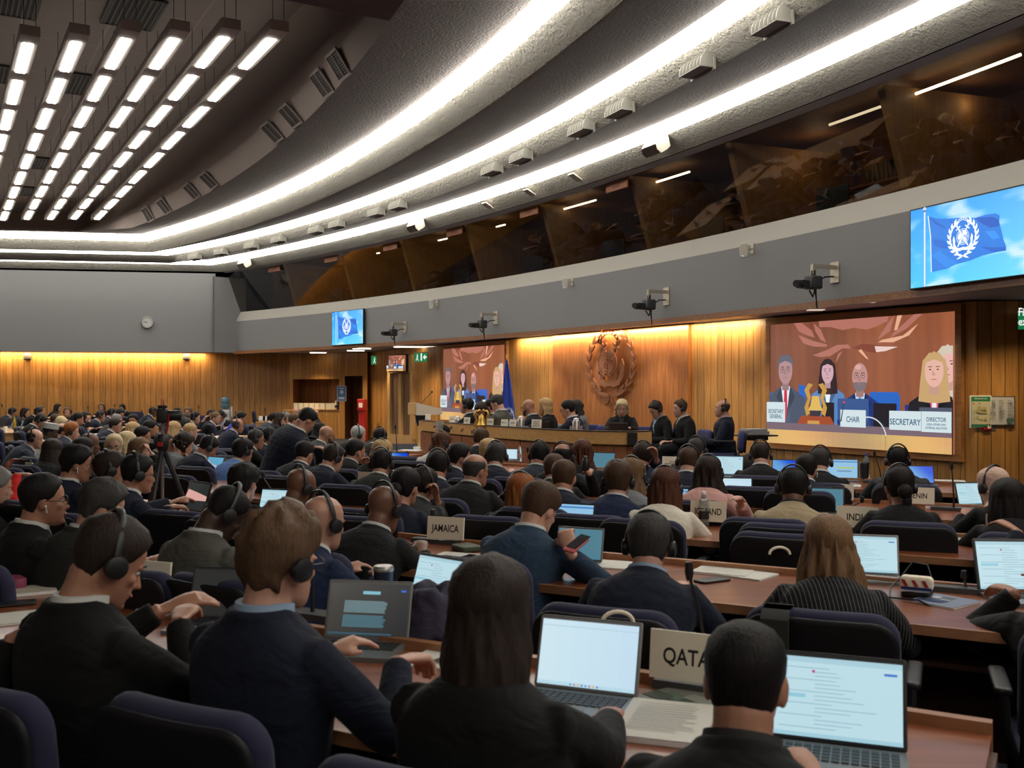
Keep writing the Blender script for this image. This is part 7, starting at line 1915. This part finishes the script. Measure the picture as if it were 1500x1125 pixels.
slabthing(683, 806, 60, .15, .12, .03, pmat('olive_cover', (.06, .08, .05), .6), 'olive green notebook pile right of the JAMAICA plate', 'notebook', 'notebook')
slabthing(1343, 873, 30, .12, .10, .025, BLACK, 'black power adapter under the striped pouch', 'power_adapter', 'adapter')
slabthing(30, 845, 60, .15, .09, .05, pmat('blue_case', (.04, .06, .2), .5), 'dark blue spectacle case at the left edge', 'spectacle_case', 'case', r=.03)
root = slabthing(20, 862, 50, .20, .07, .055, pmat('pink_case', (.28, .05, .10), .6), 'pink zipped pencil case at the left edge', 'pencil_case', 'case', r=.03)
p = on(1343, 868, .79); root = empty('striped_pouch', M4.Translation((p.x, p.y, .80)) @ rotz(-.5)); tag(root, 'small cream pouch with red and blue stripes on the second row', 'pouch')
m = MB(); m.slab(.13, .06, .045, .02, .006); m.obj('body', CREAM, root)
P = Pic(.0005); P.l = 48; P.rect(-.06, .004, .12, .012, (20, 40, 110))
for k in range(3): P.poly([(-.045 + k * .04, .018), (-.03 + k * .04, .018), (-.045 + k * .04, .045), (-.06 + k * .04, .045)], (160, 30, 40))
inst('stripes', P.mesh('stripes', PRINT), root)
# phone in the hand of the slate blue suit
p = at(838, 803, 4.02); root = empty('smartphone', M4.Translation(p) @ rotz(-.45) @ rotx(-1.15) @ roty(.3)); tag(root, 'phone in red case held by the man in slate blue', 'phone')
m = MB(); m.slab(.058, .115, .010, .012, .003, mx=tr(0, 0, -.03)); m.obj('case', pmat('red_case', (.45, .08, .08), .5), root); m = MB(); m.box((0, -.0065, .045), (.05, .002, .10)); m.obj('display', pmat('phone_glass', (.03, .03, .035), .2), root, smooth=False)
# bottles, cups
CLEAR = pmat('clear_plastic', (.75, .78, .78), .12, trans=.85)
def bottle(px, py, d, h, r, lab, body=CLEAR, cap=WHITE, label=None, name='water_bottle', cat='bottle', z=None, grp=None):
    p = at(px, py, d) if d else on(px, py, .766)
    if z is None and not d: p.z = .766
    root = empty(name, M4.Translation(p)); tag(root, lab, cat, grp)
    m = MB(); m.lathe([(r * .9, 0), (r, .01), (r, h * .6), (r * .85, h * .72), (r * .42, h * .88), (r * .4, h * .93)], 16); m.obj('body', body, root)
    m = MB(); m.lathe([(r * .48, h * .92), (r * .48, h), (r * .1, h + .001)], 12); m.obj('cap', cap, root)
    if label: m = MB(); m.lathe([(r * 1.02, h * .22), (r * 1.02, h * .45)], 16); m.obj('label', label, root)
bottle(1031, 771, None, .22, .033, 'clear water bottle with black label in front of the name plate', label=BLACK)
bottle(761, 676, None, .2, .03, 'water bottle with red cap left of the slate jacket', cap=RED, label=pmat('pale_red', (.5, .3, .3), .6))
bottle(1269, 700, None, .24, .032, 'clear bottle with blue cap behind the black tumbler', cap=pmat('blue_cap', (.05, .08, .4), .5))
bottle(858, 690, 7.95, .12, .03, 'dark flask held by the man with the bare crown', body=BLACK, cap=GREYM)
bottle(21, 629, None, .26, .035, 'amber bottle with bright green cap at the far left', body=pmat('amber', (.3, .2, .02), .3), cap=pmat('lime', (.3, .7, .05), .5))
def cup(px, py, h, r, lab, mat, name='paper_cup', cat='cup', lid=None, d=None):
    p = at(px, py, d) if d else on(px, py, .766); root = empty(name, M4.Translation(p)); tag(root, lab, cat)
    m = MB(); m.lathe([(r * .8, 0), (r, h), (r * .95, h), (r * .75, .01)], 18); m.obj('body', mat, root)
    if lid: m = MB(); m.lathe([(r * 1.03, h), (r * 1.03, h + .012), (r * .9, h + .02)], 18); m.obj('lid', lid, root)
cup(287, 694, .10, .035, 'tall white cup left of the light blue laptop', WHITE)
cup(8, 632, .10, .04, 'white cup on the far left desk', WHITE)
cup(1266, 705, .16, .045, 'black tumbler on the last desk row', BLACK, 'tumbler', lid=BLACK)
cup(562, 893, .155, .040, 'navy insulated mug with grey lid behind the dark laptop', pmat('navy_mug', (.015, .02, .05), .4), 'insulated_mug', lid=GREYM)
cup(428, 757, .12, .035, 'grey cup behind the small laptop in the left block', GREYM)
STEEL = pmat('brushed_steel', (.55, .52, .48), .3, metal=.9)
for px, pb_, h, lb in ((670.5, 620, .15, 'steel thermos left of the SECRETARY GENERAL plate'), (763, 626, .20, 'large steel thermos right of the DIRECTOR plate'), (844, 630, .20, 'steel thermos among glasses right of the podium man typing')):
    p = at(px, pb_, dz(pb_, 1.10) + .25); root = empty('thermos', M4.Translation((p.x, p.y, .99))); tag(root, lb, 'thermos', 'podium thermoses')
    m = MB(); m.lathe([(.05, 0), (.05, h), (.042, h + .02)], 18); m.obj('body', STEEL, root); m = MB(); m.lathe([(.035, h + .02), (.035, h + .05), (.01, h + .06)], 14); m.obj('lid', WHITE, root)
for i, px in enumerate((641, 646, 768, 771, 838, 850)):
    p = at(px, 628, dz(628, 1.10) + .22 + (1.5 if px < 650 else 0)); m = MB(); m.lathe([(.03, 0), (.034, .14), (.031, .14), (.028, .008)], 14)
    o = m.obj('drinking_glass', CLEAR, None, M4.Translation((p.x, p.y, .99))); tag(o, ['left glass by the lectern', 'right glass by the lectern', 'left glass beside the large thermos', 'right glass beside the large thermos', 'left glass beside the last thermos', 'right glass beside the last thermos'][i], 'glass', 'podium glasses')
# scarf bundle on the nearest row
p = at(634, 903, 3.52); m = MB(); rnd = random.Random(2)
for k in range(7): m.tube([(math.cos(a + k) * (.10 - k * .008), math.sin(a + k) * .08, .02 * k - .06 + .03 * math.sin(3 * a + k)) for a in [q * .5 for q in range(13)]], .032, 8)
me = remesh(m, .008, 3, 'bundled_scarf'); me.materials.append(cloth((.05, .045, .075))); o = bpy.data.objects.new('bundled_scarf', me); COL.objects.link(o); o.location = (p.x, p.y, .85); tag(o, 'bundled purple-grey scarf lying before the half hidden laptop', 'scarf')
# beige socket box hung under the second row
p = at(1390, 933, 4.30); root = empty('socket_box', M4.Translation(p) @ rotz(-.45)); tag(root, 'beige plastic box with magenta sticker under the second desk row', 'socket box'); m = MB(); m.slab(.055, .10, .03, .006, .003, mx=tr(0, 0, -.05)); m.obj('body', CREAM, root)
m = MB(); m.box((0, -.017, 0), (.016, .003, .018)); m.obj('sticker', pmat('magenta', (.5, .02, .15), .6), root, smooth=False)
# patterned scarf over the chair of the pinstripe woman
Pq = [q for q in PEOPLE if q['key'] == 'omb'][0]; b0 = Pq['hip'] - Pq['F'] * .445 - Pq['R'] * .15
root = empty('neck_scarf', M4.Translation((b0.x, b0.y, 0)) @ rotz(-math.radians(23))); tag(root, 'black patterned scarf hanging over the pinstripe woman\'s chair', 'scarf')
m = MB(); m.loft([[V((x, y, z)) for x in (-.045, .045)] + [V((x, y - .012, z)) for x in (.045, -.045)] for y, z in ((.18, .86), (.13, .925), (.04, .925), (.005, .90), (-.01, .7), (-.015, .45))]); m.obj('cloth', pmat('scarf_black', (.02, .02, .018), .9), root)
P = Pic(.0005); P.l = 60
for r_ in range(9):
    for c in range(2): P.rect(-.022 + c * .03, .50 + r_ * .042, .014, .006, (190, 160, 90))
inst('gold_marks', P.mesh('gold_marks', PRINT), root)
# bag straps
for px, py, d, lb in ((1142, 812, 4.9, 'curved pale bag strap over the low empty chair'), (905, 912, 3.2, 'pale cord handle behind the chair of the greying man')):
    p = at(px, py, d); m = MB(); m.tube([(.05 * math.cos(a), 0, .035 * math.sin(a)) for a in [PI * q / 10 for q in range(11)]], .007, 7); o = m.obj('bag_strap', CREAM, None, M4.Translation(p)); tag(o, lb, 'bag strap')
# cables on the second row
p = on(1345, 868, .77); m = MB(); m.tube([(-.16, -.10, .0), (-.12, .0, .02), (-.06, .05, .05), (.0, .06, .12), (.06, .05, .11), (.075, .02, .03), (.03, .0, .012)], .004, 6); m.tube([(-.16, -.10, 0), (-.08, -.2, .01), (.0, -.33, -.03), (.02, -.42, -.12), (.08, -.44, -.16)], .004, 6); o = m.obj('power_cable', BLACK, None, M4.Translation(p)); tag(o, 'black looping power cable beside the striped pouch', 'cable')
# ------------------------------------------------------------------ camera on tripod, stand, cooler, niche goods
tp_ = at(238, HY, 7.0); root = empty('camera_tripod', M4.Translation((tp_.x, tp_.y, 0))); tag(root, 'black tripod with red details in the left block', 'tripod')
m = MB(); m.tube([(0, 0, .55), (0, 0, 1.40)], .012, 8); m.obj('column', GREYM, root)
for q in range(3):
    a = 2 * PI * q / 3 + .4; m = MB(); m.tube([(0, 0, 1.24), (.20 * math.cos(a), .20 * math.sin(a), .70), (.42 * math.cos(a), .42 * math.sin(a), .02)], [.020, .016, .011], 8); m.obj('leg', BLACK, root)
m = MB(); m.lathe([(.03, 1.20), (.045, 1.23), (.045, 1.29), (.03, 1.32)], 12); m.obj('head', BLACK, root); m = MB(); m.box((0, -.045, 1.25), (.03, .02, .03)); m.obj('red_knob', RED, root, smooth=False)
m = MB(); m.tube([(.02, 0, 1.30), (.045, -.02, 1.38), (.05, -.02, 1.46)], .007, 6); m.obj('red_strap', RED, root)
root = empty('photo_camera', M4.Translation((tp_.x, tp_.y, 1.40)) @ rotz(-1.35)); tag(root, 'black photo camera on the tripod in the left block', 'camera')
m = MB(); m.slab(.13, .10, .07, .015, .006); m.slab(.06, .03, .06, .01, .004, mx=tr(0, 0, .095)); m.obj('body', BLACK, root)
m = MB(); m.lathe([(.035, 0), (.038, .09), (.03, .10)], 16, mx=tr(0, .03, .05) @ rotx(-PI / 2)); m.obj('lens', BLACK, root)
m = MB(); m.tube([(-.05, .0, .12), (-.03, 0, .16), (.03, 0, .165), (.05, 0, .12)], .006, 6); m.obj('strap', pmat('orange_strap', (.5, .12, .03), .6), root)
# document stand
ds = at(1106, HY, 14.0); root = empty('document_stand', M4.Translation((ds.x, ds.y, .0)) @ rotz(.3)); tag(root, 'black stand stacked with papers left of the large projection', 'stand')
m = MB(); m.box((0, 0, .97), (.52, .36, .02)); m.box((0, -.0, .93), (.3, .2, .05)); m.obj('tray', BLACK, root, smooth=False); m = MB(); m.tube([(0, 0, .03), (0, 0, .93)], .025, 8); m.lathe([(.22, 0), (.2, .03), (.03, .05)], 16); m.obj('pole', BLACK, root)
root2 = empty('paper_pile', M4.Translation((ds.x, ds.y, .985)) @ rotz(.35)); tag(root2, 'pile of papers on the black document stand', 'papers')
for k in range(5): m = MB(); m.box((.01 * (k % 3) - .03, 0, .008 + k * .016), (.36 - .02 * k, .26, .014)); m.obj('booklet', pmat('grey_paper', (.35, .36, .38), .7), root2, smooth=False)
bg_ = at(1096, 681, 12.8); m = MB(); m.ell((0, 0, .16), (.2, .14, .17)); m.ell((.06, 0, .27), (.1, .09, .1)); me = remesh(m, .02, 4, 'black_bag'); me.materials.append(BLACKF); o = bpy.data.objects.new('black_bag', me); COL.objects.link(o); o.location = (bg_.x, bg_.y, .26 + .2); tag(o, 'black bag heaped below the document stand', 'bag')
# water cooler
wc = at(330, HY, 30.2); root = empty('water_cooler', M4.Translation((wc.x, wc.y, 0))); tag(root, 'white water cooler with blue bottle against the end wall', 'water cooler')
WHP = pmat('cooler_white', (.62, .62, .60), .4)
m = MB(); m.slab(.30, .96, .30, .03, .01); m.obj('cabinet', WHP, root); m = MB(); m.box((0, -.152, .80), (.22, .01, .12)); m.obj('tap_panel', GREYM, root, smooth=False)
for sx in (-1, 1): m = MB(); m.box((sx * .05, -.17, .78), (.03, .04, .05)); m.obj('tap', BLACK, root, smooth=False)
m = MB(); m.lathe([(.05, .95), (.125, 1.03), (.13, 1.12), (.12, 1.14), (.13, 1.16), (.13, 1.28), (.10, 1.33), (.03, 1.35)], 20); m.obj('bottle', pmat('bottle_blue', (.12, .26, .34), .15, trans=.3), root)
m = MB(); m.lathe([(.035, .75), (.035, 1.05), (.05, 1.06)], 12, mx=tr(.21, -.05, 0)); m.obj('cup_dispenser', WHP, root)
nd = (wp(497) - wp(429)).normalized()
for k in range(7):
    q = wp(429).lerp(wp(497), .06 + k * .115) + V((0, .16, 0)); root = empty('document_box', M4.Translation((q.x, q.y, .925))); tag(root, 'cream document box on the niche counter, %s from the left' % ordw[k], 'box', 'cream boxes on the niche counter')
    w_ = .155 if k < 6 else .30; q2 = .09 if k == 6 else 0
    m = MB(); m.box((q2, 0, .10), (w_, .25, .20)); m.obj('box', CREAM, root, smooth=False); m = MB(); m.box((q2, -.128, .09), (.06, .006, .09)); m.obj('label_card', WHITE, root, smooth=False)
q = wp(429).lerp(wp(497), .92) + V((0, .12, 0)); bottle(0, 0, 1, .30, .05, 'white flask with dark band at the right of the niche counter', body=WHP, cap=WHP, label=BLACK, name='counter_flask'); o = [x for x in bpy.data.objects if x.name == 'counter_flask'][0]; o.matrix_local = M4.Translation((q.x, q.y, .925))
q = wp(429).lerp(wp(497), .975) + V((0, .2, 0)); m = MB(); m.box((0, 0, .19), (.09, .15, .38)); o = m.obj('speaker_box', BLACK, None, M4.Translation((q.x, q.y, .925)), smooth=False); tag(o, 'slim black box at the right end of the niche counter', 'box')
for i, px in enumerate((382, 388, 394)):
    q = on(px, 616.5, .766); m = MB(); m.box((0, 0, .06), (.16, .1, .12)); o = m.obj('leaflet_box', WHITE, None, M4.Translation((q.x, q.y + .15, .766)), smooth=False); tag(o, 'small white box on the end wall desk, ' + ['left', 'middle', 'right'][i] + ' one', 'box', 'small white boxes by the end wall')
def area(name, loc, size, rot, power, col, sy=None):
    l = bpy.data.lights.new(name, 'AREA'); l.energy = power * .92; l.color = col; l.size = size
    if sy: l.shape = 'RECTANGLE'; l.size_y = sy
    o = bpy.data.objects.new(name, l); COL.objects.link(o); o.location = loc; o.rotation_euler = rot; return o
def line_light(name, a, b, z, tilt, power, col, width=.08):
    d = V(b) - V(a); L_ = V((d.x, d.y, 0)).length; ang = math.atan2(d.y, d.x)
    return area(name, ((a[0] + b[0]) / 2, (a[1] + b[1]) / 2, z), L_, (tilt, 0, ang), power, col, width)
nl = V(((W1 - W0).y, -(W1 - W0).x, 0)).normalized(); nl = nl if nl.y < 0 else -nl
q0, _ = ray_line(-60, W0, W1); q1, _ = ray_line(300, W0, W1)
line_light('wall_wash_lamp', q0 + nl * .16, q1 + nl * .16, 2.72, .25, 100, (1, .69, .34))
line_light('podium_wash_lamp', pod(760, .16), pod(1108, .16), 2.71, .35, 80, (1, .78, .48))
# soffit downlights
def spot(name, loc, power, col, ang=1.9, blend=.8, size=.05):
    l = bpy.data.lights.new(name, 'SPOT'); l.energy = power * .92; l.color = col; l.spot_size = ang; l.spot_blend = blend; l.shadow_soft_size = size
    o = bpy.data.objects.new(name, l); COL.objects.link(o); o.location = loc; return o
for px, d in ((445, 31.5), (500, 30), (545, 29), (600, 26.2)):
    p = at(px, HY, d); spot('downlight_lamp', (p.x, p.y, 2.72), 115, (1, .75, .42))
p = at(1440, HY, 11.9); spot('downlight_lamp', (p.x, p.y, 2.72), 45, (1, .75, .42))
p = at(1520, HY, 11.9); spot('downlight_lamp', (p.x, p.y, 2.72), 35, (1, .75, .42))
for px in (500, 650, 850, 1200, 1420):
    a = arc_px(px, -1.4); p = arc_pt(-1.4, a); l = bpy.data.lights.new('booth_light', 'POINT'); l.energy = 1.6; l.color = (1, .7, .4); l.shadow_soft_size = .2
    o = bpy.data.objects.new('booth_light', l); COL.objects.link(o); o.location = (p.x, p.y, 5.15)
for px in (690, 770, 850, 930, 1010, 1080):
    a = arc_px(px, -.55); p = arc_pt(-.55, a); spot('podium_downlight', (p.x, p.y, 2.68), 50, (1, .86, .66), 1.75)
w = bpy.data.worlds.new('world'); sc.world = w; w.use_nodes = True; w.node_tree.nodes['Background'].inputs[0].default_value = (.5, .5, .5, 1); w.node_tree.nodes['Background'].inputs[1].default_value = .0
vs_ = sc.view_settings; vs_.view_transform = 'Standard'; vs_.look = 'None'; vs_.gamma = 1; vs_.use_curve_mapping = False; vs_.exposure = .62
